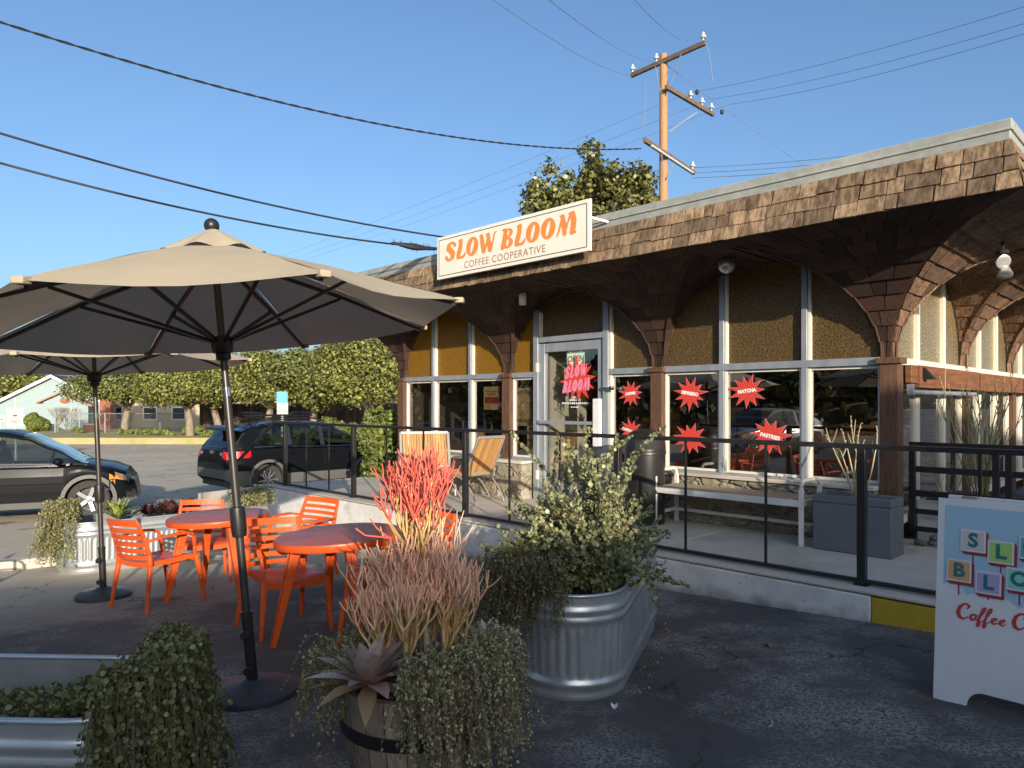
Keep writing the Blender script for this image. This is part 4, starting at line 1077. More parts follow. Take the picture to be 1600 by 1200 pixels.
mb.tube([(-.12, -.02, .62), (-.17, -.02, .66), (-.2, -.02, .70)], [.0045, .004, .003], 6, mi=2)
mb.build('tall_branches', [m_firelow, m_firemid, m_firetip], fs, smooth=60, recalc=False)
mb = MB()
for (x, y, h) in ((-.13, -.10, .40), (-.06, -.02, .50), (.11, -.02, .48), (.03, .08, .54), (-.10, .07, .46), (.15, .04, .42), (-.01, -.10, .44), (.08, .10, .48)):
    for k in range(3):
        fire_stick(mb, (x + rr.uniform(-.03, .03), y + rr.uniform(-.03, .03), 0), h * 1.12, .85, rr, 5, .0080, lean=(rr.uniform(-.22, .22), rr.uniform(-.3, .3)))
mb.build('lower_branches', [m_firelow, m_firemid, m_firepink], fs, smooth=60, recalc=False)

# round-leaf generator -------------------------------------------------------
def leaves(name, P, Nrm, size, m, parent, rr, sides=6, cup=.15, elong=1.0, attr=None):
    """P (n,3) centres, Nrm (n,3) normals, size (n,)"""
    n = len(P); Nrm = Nrm / np.maximum(np.linalg.norm(Nrm, axis=1, keepdims=True), 1e-6)
    ref = rr.normal(size=(n, 3)); U = np.cross(Nrm, ref); U /= np.maximum(np.linalg.norm(U, axis=1, keepdims=True), 1e-6); Vv = np.cross(Nrm, U)
    ang = np.arange(sides) * 2 * np.pi / sides
    V = (P[:, None, :] + size[:, None, None] * (U[:, None, :] * np.cos(ang)[None, :, None] * elong + Vv[:, None, :] * np.sin(ang)[None, :, None] + Nrm[:, None, :] * (cup * np.abs(np.sin(ang)))[None, :, None]))
    V = V.reshape(-1, 3); Fc = np.arange(n * sides).reshape(n, sides)
    return np_mesh(name, V, Fc, m, parent, attr=(rr.random(n) if attr is None else attr))
nr = np.random.default_rng(4)
def stems_to_leaves(stems, per, size, spread, rr):
    P = []; N = []; S_ = []
    for st in stems:
        st = np.array(st); seg = np.linalg.norm(np.diff(st, axis=0), axis=1); L = seg.sum(); k = max(2, int(L * per)); cum = np.concatenate([[0], np.cumsum(seg)])
        for s in (np.arange(k) + rr.random(k)) / k * L:
            i = min(len(seg) - 1, np.searchsorted(cum, s) - 1); i = max(0, i); t = (s - cum[i]) / max(seg[i], 1e-6); p = st[i] * (1 - t) + st[i + 1] * t
            d = rr.normal(size=3); d /= np.linalg.norm(d)
            P.append(p + d * spread * (.5 + .5 * rr.random())); nn = d + rr.normal(size=3) * .5; N.append(nn); S_.append(size * rr.uniform(.6, 1.25))
    return np.array(P), np.array(N), np.array(S_)

m_jade = mat('jade', (.25, .275, .13), .45, rndv=.45, trans=.12, spec=.4)
m_stem = mat('stem', (.13, .075, .05), .7); m_trail = mat('trail', (.15, .19, .06), .5, rndv=.5, trans=.1, spec=.4); m_traildark = mat('traildark', (.14, .155, .055), .5, rndv=.55, trans=.1)
m_trailgold = mat('trailgold', (.23, .24, .10), .55, rndv=.5, trans=.1)
m_trailred = mat('trailred', (.33, .31, .15), .55, rndv=.55, trans=.1)

def jade_shrub():
    o = thing('jade_shrub', 'bushy round leaved jade shrub spilling over the middle oval tank', 'shrub', (.42, 4.45, gz(.5, 4.6) + .45))
    rr = np.random.default_rng(9); stems = []; tb = MB()
    for k in range(175):
        a = rr.random() * 2 * np.pi; lean = rr.random() ** .6 * 1.15
        if k < 14: lean *= .25
        p = np.array([rr.uniform(-.12, .16), rr.uniform(-.25, .25), 0.]); d = np.array([np.cos(a) * lean, np.sin(a) * lean, 1.0]); d /= np.linalg.norm(d)
        L = rr.uniform(.40, .66) if k >= 14 else rr.uniform(.66, .98)
        if lean > .9: L *= .9
        st = [p.copy()]
        for i in range(9):
            d = d + rr.normal(size=3) * .12 + np.array([0, 0, .0]); d /= np.linalg.norm(d); p = p + d * L / 9; st.append(p.copy())
        stems.append(st); tb.tube(st, [.006 * (1 - .08 * i) for i in range(10)], 5)
        for b in range(3):
            i = rr.integers(3, 9); q = np.array(st[i]); dd = d + rr.normal(size=3) * .6; dd /= np.linalg.norm(dd); s2 = [q.copy()]
            for j in range(4):
                dd = dd + rr.normal(size=3) * .15 + np.array([0, 0, .05]); dd /= np.linalg.norm(dd); q = q + dd * L * .09; s2.append(q.copy())
            stems.append(s2); tb.tube(s2, .003, 4)
    # two long stray shoots to the left
    for e in ((-.42, -.1, .40), (-.40, .0, .22), (.38, -.05, .52)):
        st = [np.array([0, 0, .1]) + (np.array(e) - np.array([0, 0, .1])) * (i / 6) + rr.normal(size=3) * .012 for i in range(7)]; stems.append(st); tb.tube(st, .004, 5)
    tb.build('stems', m_stem, o, smooth=60, recalc=False)
    P, N, S_ = stems_to_leaves([s[2:] for s in stems if len(s) > 5] + [s for s in stems if len(s) <= 5], 135, .0125, .019, rr)
    leaves('foliage', P, N, S_, m_jade, o, rr, 7, .12)
jade_shrub()

def trailing(name, label, origin, spots, drop, m, n, size, per, rr, out_fn, mound=.12, name2='trailing_plant', stemr=.0016, wander=.02, spread=.010):
    """spots: list of rim points with outward dirs; stems rise, arch over, then hang"""
    o = thing(name2, label, 'plant', origin); stems = []; tb = MB()
    for k in range(n):
        (p0, d0, dr, *ex) = out_fn(rr)
        p = np.array(p0, float); d0 = np.array(d0, float); st = [p.copy()]
        h = mound * rr.uniform(.3, 1.2) * (ex[0] if ex else 1); reach = rr.uniform(.02, .16)
        tot = drop * dr * rr.uniform(.35, 1.05); steps = 5
        for i in range(1, steps + 1):
            t = i / steps; st.append(p + d0 * (reach * t) + np.array([0, 0, h * math.sin(t * math.pi * .55)]) + rr.normal(size=3) * .008)
        q = st[-1].copy(); ns = max(2, int(tot / .05)); w = rr.normal(size=2) * wander
        for i in range(ns):
            q = q + np.array([d0[0] * .012 + w[0] * .25 + rr.normal() * .006, d0[1] * .012 + w[1] * .25 + rr.normal() * .006, -.05]); st.append(q.copy())
        stems.append(st); tb.tube(st[::2] if len(st) > 4 else st, stemr, 3, caps=False)
    tb.build('stems', m_stem, o, smooth=0, recalc=False)
    P, N, S_ = stems_to_leaves(stems, per, size, spread, rr)
    leaves('foliage', P, N, S_, m, o, rr, 6, .12)
    return o
HBr = .33
def bar_right(rr):
    a = rr.uniform(-1.75, .55); rad = rr.uniform(.12, .33); return ((rad * math.cos(a), rad * math.sin(a), .0), (math.cos(a) * .55 + .12, math.sin(a) * .7 - .1, 0), 1.0 if a > -1.5 else .8)
trailing('x', 'dense small leaved succulent cascading over the right side of the half barrel', (-.38, 3.0, gz(-.4, 3) + .43), None, .42, m_trailred, 560, .0056, 120, np.random.default_rng(31), bar_right, mound=.16)
def bar_left(rr):
    a = rr.uniform(2.5, 3.9); rad = rr.uniform(.22, .33); return ((rad * math.cos(a), rad * math.sin(a), .0), (math.cos(a), math.sin(a) * .8, 0), 1.0)
trailing('x', 'thin strands of small leaved succulent hanging from the left side of the half barrel', (-.40, 3.0, gz(-.4, 3) + .43), None, .34, m_trailgold, 75, .0056, 125, np.random.default_rng(32), bar_left, mound=.15)
def tubA_left(rr):
    a = rr.uniform(2.1, 4.9); rad = rr.uniform(.05, .30); c = (-.25 + .03, -.55 + .05)
    return ((c[0] + rad * math.cos(a), c[1] + rad * math.sin(a), 0), (math.cos(a), math.sin(a) * .6, 0), 1.0 if a < 4.2 else .6)
trailing('x', 'dark green trailing succulent hanging over the left end of the middle oval tank', (.46, 4.55, gz(.5, 4.6) + .60), None, .46, m_traildark, 420, .0065, 85, np.random.default_rng(33), tubA_left, mound=.17)
def tubC(rr):
    u = rr.random()
    if u < .20: x = rr.uniform(-.62, .0); y = rr.uniform(-.08, .2); return ((x, y, -.17 + .14 * (x + .62)), (.1, 0, 0), .0, .4)
    a = rr.uniform(-1.2, 1.35); rad = .10 + .17 * rr.random() ** .6; return ((.07 + rad * math.cos(a), rad * math.sin(a), 0.0), (math.cos(a) * .35 + .05, math.sin(a) * .5, 0), 1.0)
trailing('x', 'thick green mat of small round leaves draping over the lower left round planter', (-1.50, 2.52, gz(-1.5, 2.5) + .60), None, .55, m_traildark, 1250, .0088, 80, np.random.default_rng(34), tubC, mound=.10)
def tubB(rr):
    a = rr.uniform(2.6, 5.2); rad = rr.uniform(.0, .27); return ((rad * math.cos(a), rad * math.sin(a), 0), (math.cos(a) * .8 - .25, math.sin(a) * .6, 0), 1.0)
trailing('x', 'yellow green succulent draped over the left end of the corrugated planter by the cars', (-5.02, 8.30, gz(-5, 8.4) + .60), None, .62, m_trailgold, 420, .010, 66, np.random.default_rng(35), tubB, mound=.20, spread=.014)
def tubB2(rr):
    a = rr.uniform(0, 6.28); rad = rr.uniform(.0, .25); return ((rad * math.cos(a), rad * math.sin(a), 0), (math.cos(a), math.sin(a), 0), .15)
trailing('x', 'low yellow green bushy succulent at the far end of the corrugated planter', (-3.55, 9.65, gz(-4.5, 9) + .58), None, .3, m_trailgold, 170, .011, 60, np.random.default_rng(36), tubB2, mound=.22, spread=.016)

# agaves
m_agave = mat('agave', (.33, .33, .30), .5, col2=(.42, .23, .18), nscale=5, rndv=.25); m_agtip = mat('agavedry', (.30, .20, .10), .7)
m_varieg = mat('varieg', (.42, .42, .10), .5, col2=(.10, .17, .04), nscale=3, stretch=(14, 14, .3), contrast=(.45, .55)); m_aeon = mat('aeon', (.075, .028, .028), .5, rndv=.5)
def rosette(name, label, loc, n, L, w, m, rr, upmin=.2, upmax=1.3, thick=.012, cat='plant', dry=None, curl=.25, rot=(0, 0, 0), apex=.9):
    o = thing(name, label, cat, loc, rot=rot); mb = MB()
    for k in range(n):
        a = k * 2.399 + rr.uniform(-.2, .2); el = upmin + (upmax - upmin) * (k / n) ** .8; ln = L * rr.uniform(.8, 1.1) * (1 - .25 * k / n); ww = w * rr.uniform(.85, 1.1)
        av = rr.random(); d = Vector((math.cos(a), math.sin(a), 0)); s = Vector((-d.y, d.x, 0))
        K = 8
        prev = None; V = []; 
        for i in range(K + 1):
            t = i / K; wd = ww * (math.sin(min(1, t * 1.35 + .28) * math.pi * .5) if t < .5 else 1.0) * (1 - max(0, (t - .45) / .55) ** 1.6) + .0008
            c = d * (ln * t * math.cos(el) + .01) + Vector((0, 0, ln * t * math.sin(el) - curl * ln * (t ** 2) * math.cos(el)))
            up = Vector((0, 0, math.cos(el))) - d * math.sin(el)
            V += [c - s * wd / 2 + up * wd * .18, c - up * thick * (1 - t) * .5, c + s * wd / 2 + up * wd * .18, c + up * thick * (1 - t) * .6 + up * .0]
        Fc = []
        for i in range(K):
            b, e = i * 4, (i + 1) * 4
            Fc += [(b, b + 1, e + 1, e), (b + 1, b + 2, e + 2, e + 1), (b + 2, b + 3, e + 3, e + 2), (b + 3, b, e, e + 3)]
        mb.add(V, Fc, av=av, mi=(1 if (dry and k < n * .22) else 0))
    mb.build('leaves', [m, m_agtip] if dry else m, o, smooth=60, recalc=False)
    return o
rr = random.Random(8)
rosette('agave', 'grey purple agave rosette on the left rim of the half barrel', (-.56, 2.79, gz(-.4, 3) + .47), 40, .28, .072, m_agave, rr, -.05, 1.3, .014, dry=True)
rosette('agave', 'smaller grey agave between the half barrel and the middle oval tank', (-.10, 3.22, gz(-.4, 3) + .46), 16, .20, .05, m_agave, rr, .1, 1.2, .012)
rosette('variegated_agave', 'yellow and green striped agave in the corrugated planter by the cars', (-4.72, 8.50, gz(-5, 8.7) + .58), 20, .36, .055, m_varieg, rr, .35, 1.4, .01)
for k, (x, y) in enumerate(((-4.45, 8.70), (-4.3, 8.9), (-4.2, 8.75), (-4.1, 9.0), (-4.38, 8.95))):
    o = rosette('dark_rosette', 'dark burgundy leafy rosettes clustered in the middle of the corrugated planter', (x, y, gz(-5, 9) + .62 + .03 * (k % 2)), 70, .19, .04, m_aeon, rr, .1, 1.4, .004)
    o['group'] = 'burgundy rosettes in the corrugated planter'

# ------------------------------------------------------------------ walkway furniture
def on_walk(t, o): return WP(t, o, ZW)
# trash can
o = thing('trash_can', 'black domed litter bin standing on the walkway left of the white bench', 'bin', on_walk(2.46, .62), 0)
mb = MB(); mb.lathe([(0, 0), (.225, 0), (.235, .02), (.235, .80), (.245, .805), (.245, .835), (.24, .84)], 40); mb.build('body', M['black'], o, smooth=50)
mb = MB(); mb.lathe([(.24, .84), (.238, .92), (.215, 1.00), (.17, 1.055), (.1, 1.085), (0, 1.095)], 40); mb.build('dome_lid', M['black'], o, smooth=60)
mb = MB(); mb.grid(lambda u, v: ((.2445 - .0) * math.cos(-.5 + u) , (.2445) * math.sin(-.5 + u), .865 + .09 * v - .0), 8, 2); f_ = mb.build('opening_flap', M['blackrubber'], o); f_.rotation_euler = (0, 0, R(-100))
# bench
mwhite = mat('benchwhite', (.72, .70, .64), .45, col2=(.62, .60, .54), nscale=7); mplank = mat('benchplank', (.42, .33, .22), .75, col2=(.28, .22, .15), nscale=5, stretch=(1, 14, 14), bump=.3)
bn = thing('bench', 'white metal framed bench with worn wooden slats against the stone base', 'bench', on_walk(1.425, .48), BROT)
Lb = 1.67; Db = .44; hb = .44
for s in (-1, 1):
    mb = MB(); x = s * Lb / 2
    for y in (-Db / 2, Db / 2): mb.beam((x, y, 0), (x, y, .56), .045, .03, up=(0, 1, 0))
    n = 10
    arc = [(x, -Db / 2, .55)] + [(x, -Db / 2 + .07 - .07 * math.cos(math.pi / 2 * i / 6), .56 + .07 * math.sin(math.pi / 2 * i / 6)) for i in range(7)] + [(x, Db / 2 - .07 + .07 * math.sin(math.pi / 2 * i / 6), .56 + .07 * math.cos(math.pi / 2 * i / 6)) for i in range(7)] + [(x, Db / 2, .55)]
    for a, b in zip(arc, arc[1:]): mb.beam(a, b, .045, .028, up=(1, 0, 0.001)) if False else mb.tube([a, b], .02, 8)
    mb.build('end_frame', mwhite, bn, bevel=.003)
    mb = MB(); mb.beam((x, -Db / 2 + .02, .15), (x, Db / 2 - .02, .15), .03, .035); mb.build('end_stretcher', mwhite, bn)
mb = MB()
for y in (-Db / 2, Db / 2): mb.beam((-Lb / 2 + .02, y, hb - .03), (Lb / 2 - .02, y, hb - .03), .03, .065)
for s in (-1, 1): mb.beam((s * Lb / 2, -Db / 2 + .02, hb - .03), (s * Lb / 2, Db / 2 - .02, hb - .03), .03, .062)
mb.build('seat_frame', mwhite, bn, bevel=.003)
mb = MB()
for k in range(6): mb.box((0, -Db / 2 + .05 + k * .068, hb + .005), (Lb - .04, .058, .018))
mb.build('seat', mplank, bn, bevel=.003)
mb = MB(); mb.beam((-Lb / 2 + .02, Db / 2 * 0 - .2, .15), (Lb / 2 - .02, -.2, .15), .025, .035); mb.build('long_stretcher', mwhite, bn)
# blue grey planter box
mbg = mat('bluegrey', (.12, .128, .14), .6, col2=(.14, .148, .16), nscale=2, bump=.06, bscale=80)
pb = thing('planter_box', 'rectangular matte blue grey planter box at the right end of the bench', 'planter', on_walk(.12, .56), BROT)
mb = MB(); w_, d_, h_ = .70, .34, .53
mb.box2((-w_ / 2, -d_ / 2, 0), (w_ / 2, d_ / 2, h_ - .08)); 
for a in ((-w_ / 2, -d_ / 2, w_ / 2, -d_ / 2 + .03), (-w_ / 2, d_ / 2 - .03, w_ / 2, d_ / 2), (-w_ / 2, -d_ / 2 + .03, -w_ / 2 + .03, d_ / 2 - .03), (w_ / 2 - .03, -d_ / 2 + .03, w_ / 2, d_ / 2 - .03)):
    mb.box2((a[0], a[1], h_ - .08), (a[2], a[3], h_))
mb.build('box', mbg, pb, bevel=.012)
mb = MB(); mb.box2((-w_ / 2 + .03, -d_ / 2 + .03, h_ - .079), (w_ / 2 - .03, d_ / 2 - .03, h_ - .04)); mb.build('soil', M['soil'], pb)
m_pencil = mat('pencil', (.34, .30, .17), .6, rndv=.35); m_pencil2 = mat('pencil2', (.27, .27, .10), .6, rndv=.5, col2=(.36, .29, .16), nscale=3)
def pencil_plant(label, loc, n, hmin, hmax, spread, seed, m, r=.007, name='pencil_cactus', hook=0):
    o = thing(name, label, 'plant', loc); rr = random.Random(seed); mb = MB()
    for k in range(n):
        a = rr.random() * 6.28; h = rr.uniform(hmin, hmax); d = Vector((math.cos(a) * spread * rr.random(), math.sin(a) * spread * rr.random(), 1)); p = Vector((math.cos(a), math.sin(a), 0)) * rr.uniform(0, .07); pts = [p.copy()]
        for i in range(7):
            d = (d + Vector((rr.uniform(-.12, .12), rr.uniform(-.12, .12), .03))).normalized(); p = p + d * h / 7; pts.append(p.copy())
        av = rr.random(); mb.tube(pts, [r] * 5 + [r * .8, r * .7, r * .5], 6, av=av)
        for _ in range(rr.choice((0, 1, 2, 2))):
            i = rr.randint(2, 6); q = pts[i].copy(); dd = Vector((rr.uniform(-.7, .7), rr.uniform(-.7, .7), .8)).normalized(); bp = [q.copy()]
            for j in range(4): dd = (dd + Vector((0, 0, .2))).normalized(); q = q + dd * h * .06; bp.append(q.copy())
            mb.tube(bp, [r * .7] * 4 + [r * .4], 5, av=av)
        for j in range(5):   # small nodes near the tip
            q = pts[-1].lerp(pts[-3], j / 5); mb.sphere(q + Vector((rr.uniform(-.01, .01), rr.uniform(-.01, .01), 0)), r * 1.3, 6, av=rr.random())
    mb.build('stems', m, o, smooth=60, recalc=False)
    return o
pencil_plant('sparse pale pencil stems growing from the blue grey planter box', on_walk(.10, .60) + Vector((0, 0, .5)), 9, .45, .85, .55, 3, m_pencil)
# raised white planter behind the black fence with plants and rocks
pl = thing('planter_bed', 'raised white masonry planting bed behind the black slatted fence', 'planter', WP(0, 0), BROT)
mb = MB(); mb.box2((-.98, -1.6, ZW), (-.10, -.46, .62)); mb.box2((-3.9, -2.4, ZW), (-1.22, -.7, .68)); mb.build('wall', M['wallwhite'], pl, bevel=.012)
mb = MB(); mb.box2((-.92, -1.5, .6), (-.16, -.52, .635)); mb.box2((-3.8, -2.3, .68), (-1.3, -.8, .70)); mb.build('soil', M['soil'], pl)
pencil_plant('tall dense green pencil cactus clump behind the black fence nearest the corner post', WP(-.58, -.85, .62), 34, .7, 1.3, .34, 5, m_pencil2, .0058)
pencil_plant('spreading straw coloured pencil cactus between the fence posts', WP(-1.5, -1.0, .68), 26, .5, .95, .75, 6, m_pencil, .005)
pencil_plant('tangled straw coloured pencil cactus at the right edge behind the fence', WP(-1.95, -1.1, .68), 28, .5, .9, .95, 7, m_pencil, .006)
pencil_plant('low brown twiggy plant in the bed beside the corner window', WP(-.25, -.9, .62), 14, .3, .5, .9, 8, m_pencil, .004, name='twiggy_plant')
# white side wall beyond
wl = thing('garden_wall', 'pale plastered wall enclosing the patio beyond the black fence', 'wall', WP(0, 0), BROT)
mb = MB(); mb.box2((-3.9, -5.2, ZW), (-1.5, -5.0, 1.15)); mb.box2((-4.1, -9, ZW), (-3.92, -.8, 1.75)); mb.build('wall', M['wallwhite'], wl, bevel=.01)
m_rock = mat('rock', (.10, .10, .105), .8, col2=(.17, .16, .15), nscale=12, bump=.4)
rr = random.Random(12)
for k in range(16):
    mb = MB(); r_ = rr.uniform(.035, .07); mb.sphere((0, 0, 0), r_, 10, sc=(1.2, .9, .6)); 
    for i in range(len(mb.v)):
        v = Vector(mb.v[i]); v *= 1 + .15 * math.sin(v.x * 60 + k) * math.cos(v.y * 50); mb.v[i] = tuple(v)
    o = mb.build('river_rock', m_rock, None, smooth=60); o.location = WP(-.18 - .5 * rr.random(), -.12 - .22 * rr.random(), ZW + .03 + (.05 if k > 10 else 0)); o.rotation_euler = (rr.random() * .5, rr.random() * .5, rr.random() * 3)
    tag(o, 'grey river rock in the pile at the foot of the corner planting bed', 'rock', 'river rocks by the corner bed')
# lounge chairs -------------------------------------------------------------
m_taupe = mat('taupe', (.33, .30, .26), .4, .3); m_slat = mat('slat', (.46, .25, .09), .6, col2=(.36, .18, .06), nscale=4, stretch=(16, 1, 1), bump=.2, rndv=.25)
def lounge(loc, ang, label):
    c = thing('lounge_chair', label, 'chair', loc, ang, 'tan slatted lounge chairs')
    # faces +Y; seat .38 high
    y0, y1 = -.22, .25
    mb = MB(); n = 16
    A, Bp = Vector((0, -.24, .40)), Vector((0, -.50, .92)); up = (Bp - A)
    for k in range(n):
        x = -.24 + .48 * (k + .5) / n; mb.beam(A + Vector((x, 0, 0)) + up * .04, Bp + Vector((x, 0, 0)) - up * .04, .026, .012, up=(0, -1, .5), av=rr.random())
    mb.build('back_slat', m_slat, c, smooth=0)
    mb = MB()
    for s in (-1, 1): mb.beam(A + Vector((s * .26, 0, -.03)), Bp + Vector((s * .26, 0, 0)), .03, .025, up=(0, -1, .5))
    for q in (A, Bp): mb.beam(q + Vector((-.26, 0, 0)), q + Vector((.26, 0, 0)), .03, .04)
    mb.build('back_frame', m_taupe, c, bevel=.004)
    mb = MB()
    for k in range(14): mb.beam((-.25, -.22 + .036 * k, .375 + .05 * (k / 13)), (.25, -.22 + .036 * k, .375 + .05 * (k / 13)), .028, .012, av=rr.random())
    mb.build('seat', m_slat, c, smooth=0)
    mb = MB()
    for s in (-1, 1):
        mb.tube([(s * .26, -.25, .37), (s * .26, .05, .395), (s * .26, .30, .43)], .013, 8)
    mb.build('seat_frame', m_taupe, c)
    for s in (-1, 1):
        mb = MB(); x = s * .275
        mb.tube([(x, .28, 0), (x, .27, .12), (x, .20, .28), (x, .05, .36), (x, -.12, .37), (x, -.25, .32), (x, -.40, .16), (x, -.48, 0)], .013, 8); mb.build('leg', m_taupe, c, smooth=60)
        mb = MB(); mb.tube([(x, .12, .33), (x, -.02, .26), (x, -.16, .10), (x, -.22, 0)], .012, 8); mb.build('inner_leg', m_taupe, c, smooth=60)
    return c
vx = lambda v: math.atan2(-v.x, v.y)
l1 = lounge(on_walk(6.32, .80), vx(-qv * .55 - pv * .85), 'wide tan slatted lounge chair facing the handrail, left of the little glass table')
l1.scale = (1.45, 1, 1)
l2 = copy_tree(l1); l2.scale = (1, 1, 1); l2.location = on_walk(5.35, .85); l2.rotation_euler = (0, 0, vx(pv * 1.0 - qv * .05)); l2['label'] = 'tan slatted lounge chair leaning back by the brown post, right of the glass table'
bt = thing('side_table', 'small round glass topped side table between the two lounge chairs', 'table', on_walk(6.0, .9))
mb = MB(); mb.lathe([(0, .40), (.22, .40), (.232, .405), (.232, .42), (.22, .425), (0, .425)], 32); mb.build('tabletop', mat('frosted', (.45, .44, .38), .15), bt, smooth=40)
for k in range(3):
    mb = MB(); a = k * 2.09 + .4; mb.tube([(.20 * math.cos(a), .20 * math.sin(a), .40), (.12 * math.cos(a), .12 * math.sin(a), .2), (.22 * math.cos(a), .22 * math.sin(a), 0)], .01, 8); mb.build('leg', m_taupe, bt)
# ------------------------------------------------------------------ lamps
m_lampw = mat('lampwhite', (.72, .72, .68), .35); m_lamps = mat('lampsilver', (.62, .62, .58), .25, .6)
def lamp_pos(t, o): return WP(t, o, 0)
g_ = thing('globe_lamp', 'pale round globe lamp hanging under the eave above the wide arched window', 'lamp', WP(1.46, .55, 3.08))
mb = MB(); mb.sphere((0, 0, 0), .092, 24); mb.build('globe', m_lamps, g_, smooth=80)
mb = MB(); mb.lathe([(.05, .085), (.05, .12), (.02, .13), (.02, .20)], 16); mb.build('fitting', M['dark'], g_)
g_ = thing('cylinder_lamp', 'small white cylindrical lamp under the eave left of the door', 'lamp', WP(4.45, .62, 3.06))
mb = MB(); mb.lathe([(.0, -.12), (.045, -.12), (.05, -.1), (.05, .06), (0, .06)], 20); mb.build('shade', m_lampw, g_, smooth=40)
mb = MB(); mb.lathe([(.06, .06), (.06, .1), (.02, .11), (.02, .16)], 16); mb.build('fitting', m_lampw, g_)
g_ = thing('floodlight', 'twin head security floodlight under the right hand eave', 'lamp', WP(-.86, -.30, 2.86))
for dx, dz, rx in ((0.0, .05, -70), (.02, -.06, -25)):
    mb = MB(); mb.T = Matrix.Translation((dx, 0, dz)) @ Euler((R(rx), R(15), 0)).to_matrix().to_4x4()
    mb.lathe([(.025, .10), (.035, .08), (.06, .0), (.065, -.015), (.055, -.02), (0, -.012)], 20); mb.build('lamp_head', m_lamps, g_, smooth=50)
mb = MB(); mb.tube([(0, 0, .15), (0, 0, .25)], .012, 8); mb.lathe([(.05, .12), (.05, .15)], 16); mb.build('bracket', M['dark'], g_)
g_ = thing('wall_light', 'small wedge shaped wall light on the orange brown timber beam', 'lamp', WP(-.178, -.42, 1.93), BROT)
mb = MB(); mb.prism([(0, -.09), (-.10, -.09), (0, .03)], -.045, .045, 'XZ'); mb.build('housing', M['black'], g_, bevel=.003)
mb = MB(); mb.box2((-.085, -.035, -.0935), (-.015, .035, -.091)); mb.build('lens', m_lampw, g_)
# ------------------------------------------------------------------ window stickers and posters
m_red = mat('stickerred', (.62, .055, .035), .45); m_pinkedge = mat('pinkedge', (.80, .33, .36), .5); m_pink = mat('pinkink', (.80, .22, .33), .45); m_white = mat('whiteink', (.8, .8, .78), .5)
def burst(mb, r, n, seed, y, sx=1.15, inner=.50):
    rr = random.Random(seed); pts = []
    for k in range(n * 2):
        a = math.pi * k / n + .1; q = r * (rr.uniform(.86, 1.08) if k % 2 == 0 else inner * rr.uniform(.92, 1.08)); pts.append((q * math.cos(a) * sx, q * math.sin(a)))
    c = len(pts); mb.add([(a, y, b) for a, b in pts] + [(0, y, 0)], [(i, (i + 1) % c, c) for i in range(c)])
    return pts
def sticker(t, z, r, txt, label, seed, rot=0.0, n=11):
    o = thing('starburst_sticker', label, 'sticker', WP(t, .012, z), FR, 'red starburst window stickers')
    mb = MB(); burst(mb, r * 1.045, n, seed, -.001); mb.build('edge', m_pinkedge, o, smooth=0)
    mb = MB(); burst(mb, r, n, seed, -.003); mb.build('burst', m_red, o, smooth=0)
    if txt:
        mb = MB(); put_text(mb, txt, r * .27, 0, 0, -.005, rot=rot, bold=.0035); mb.build('lettering', m_white, o, smooth=0)
def tz(x, y):      # facade t and z seen at a photo pixel
    k = (x - 800) / F; t = (Cx - k * Cy) / (.7046 + .7096 * k); Y = Cy + .7096 * t
    return t, 1.6 + (630 - y) / F * Y
for (x, y, r, txt, lb, sd_, rot) in ((986, 615, .165, 'COFFEE', 'red starburst sticker reading COFFEE on the narrow pane beside the door', 1, .1),
        (1079, 615, .195, 'ESPRESSO', 'red starburst sticker reading ESPRESSO on the upper part of the left wide pane', 2, -.15),
        (1168, 611, .195, 'MATCHA', 'red starburst sticker reading MATCHA on the upper left of the big middle pane', 3, .12),
        (987, 674, .165, 'CAPPUCCINO', 'red starburst sticker reading CAPPUCCINO beside the domed litter bin', 4, -.28),
        (1079, 686, .195, None, 'red starburst sticker without visible words, below the ESPRESSO one', 5, 0),
        (1204, 682, .21, 'PASTRIES', 'red starburst sticker reading PASTRIES on the lower right of the big middle pane', 6, -.2)):
    t, z = tz(x, y); sticker(t, z, r, txt, lb, sd_, rot)
# sticker on the door and the open sign
t, z = tz(903, 588)
o = thing('starburst_sticker', 'red starburst door sticker with pink bubble letters reading SLOW BLOOM', 'sticker', WP(t - .02, .03, z - .04), FR)
mb = MB(); burst(mb, .34, 12, 9, -.001, 1.0, .5); mb.build('burst', m_red, o, smooth=0)
mb = MB(); sdf_word(mb, 'SLOW', -.235, .01, .165, -.004, wsc=.72, shear=.2, fat=.022, res=26, gap=.10, step=.012); sdf_word(mb, 'BLOOM', -.275, -.185, .165, -.006, wsc=.72, shear=.2, fat=.022, res=26, gap=.07, step=.008)
mb.build('lettering', m_pink, o, smooth=0, recalc=False)
m_signblue = mat('signblue', (.20, .42, .45), .5); m_signcream = mat('signcream', (.72, .66, .44), .5); m_teal = mat('tealink', (.03, .16, .19), .5)
t, z = tz(899, 562)
o = thing('open_sign', 'small pale hanging sign reading OPEN inside the door glass', 'sign', WP(t, -.005, z), FR)
mb = MB(); mb.box((0, .0, 0), (.32, .006, .20)); mb.build('sign_panel', m_signblue, o, bevel=.002)
mb = MB(); mb.box((0, -.004, 0), (.29, .003, .17)); mb.build('inset', m_signcream, o)
mb = MB(); put_text(mb, 'OPEN', .115, 0, .01, -.007, bold=.003, shear=.2); mb.build('lettering', m_teal, o, smooth=0)
mb = MB(); mb.tube([(-.10, 0, .1), (0, 0, .20), (.10, 0, .1)], .003, 6); mb.sphere((0, 0, .215), .014, 8, sc=(.7, .7, 1.6)); mb.build('cord', m_white, o)
t, z = tz(898, 629)
o = thing('opening_hours', 'small white opening hours lettering with an arrow on the door glass', 'sticker', WP(t, -.004, z), FR)
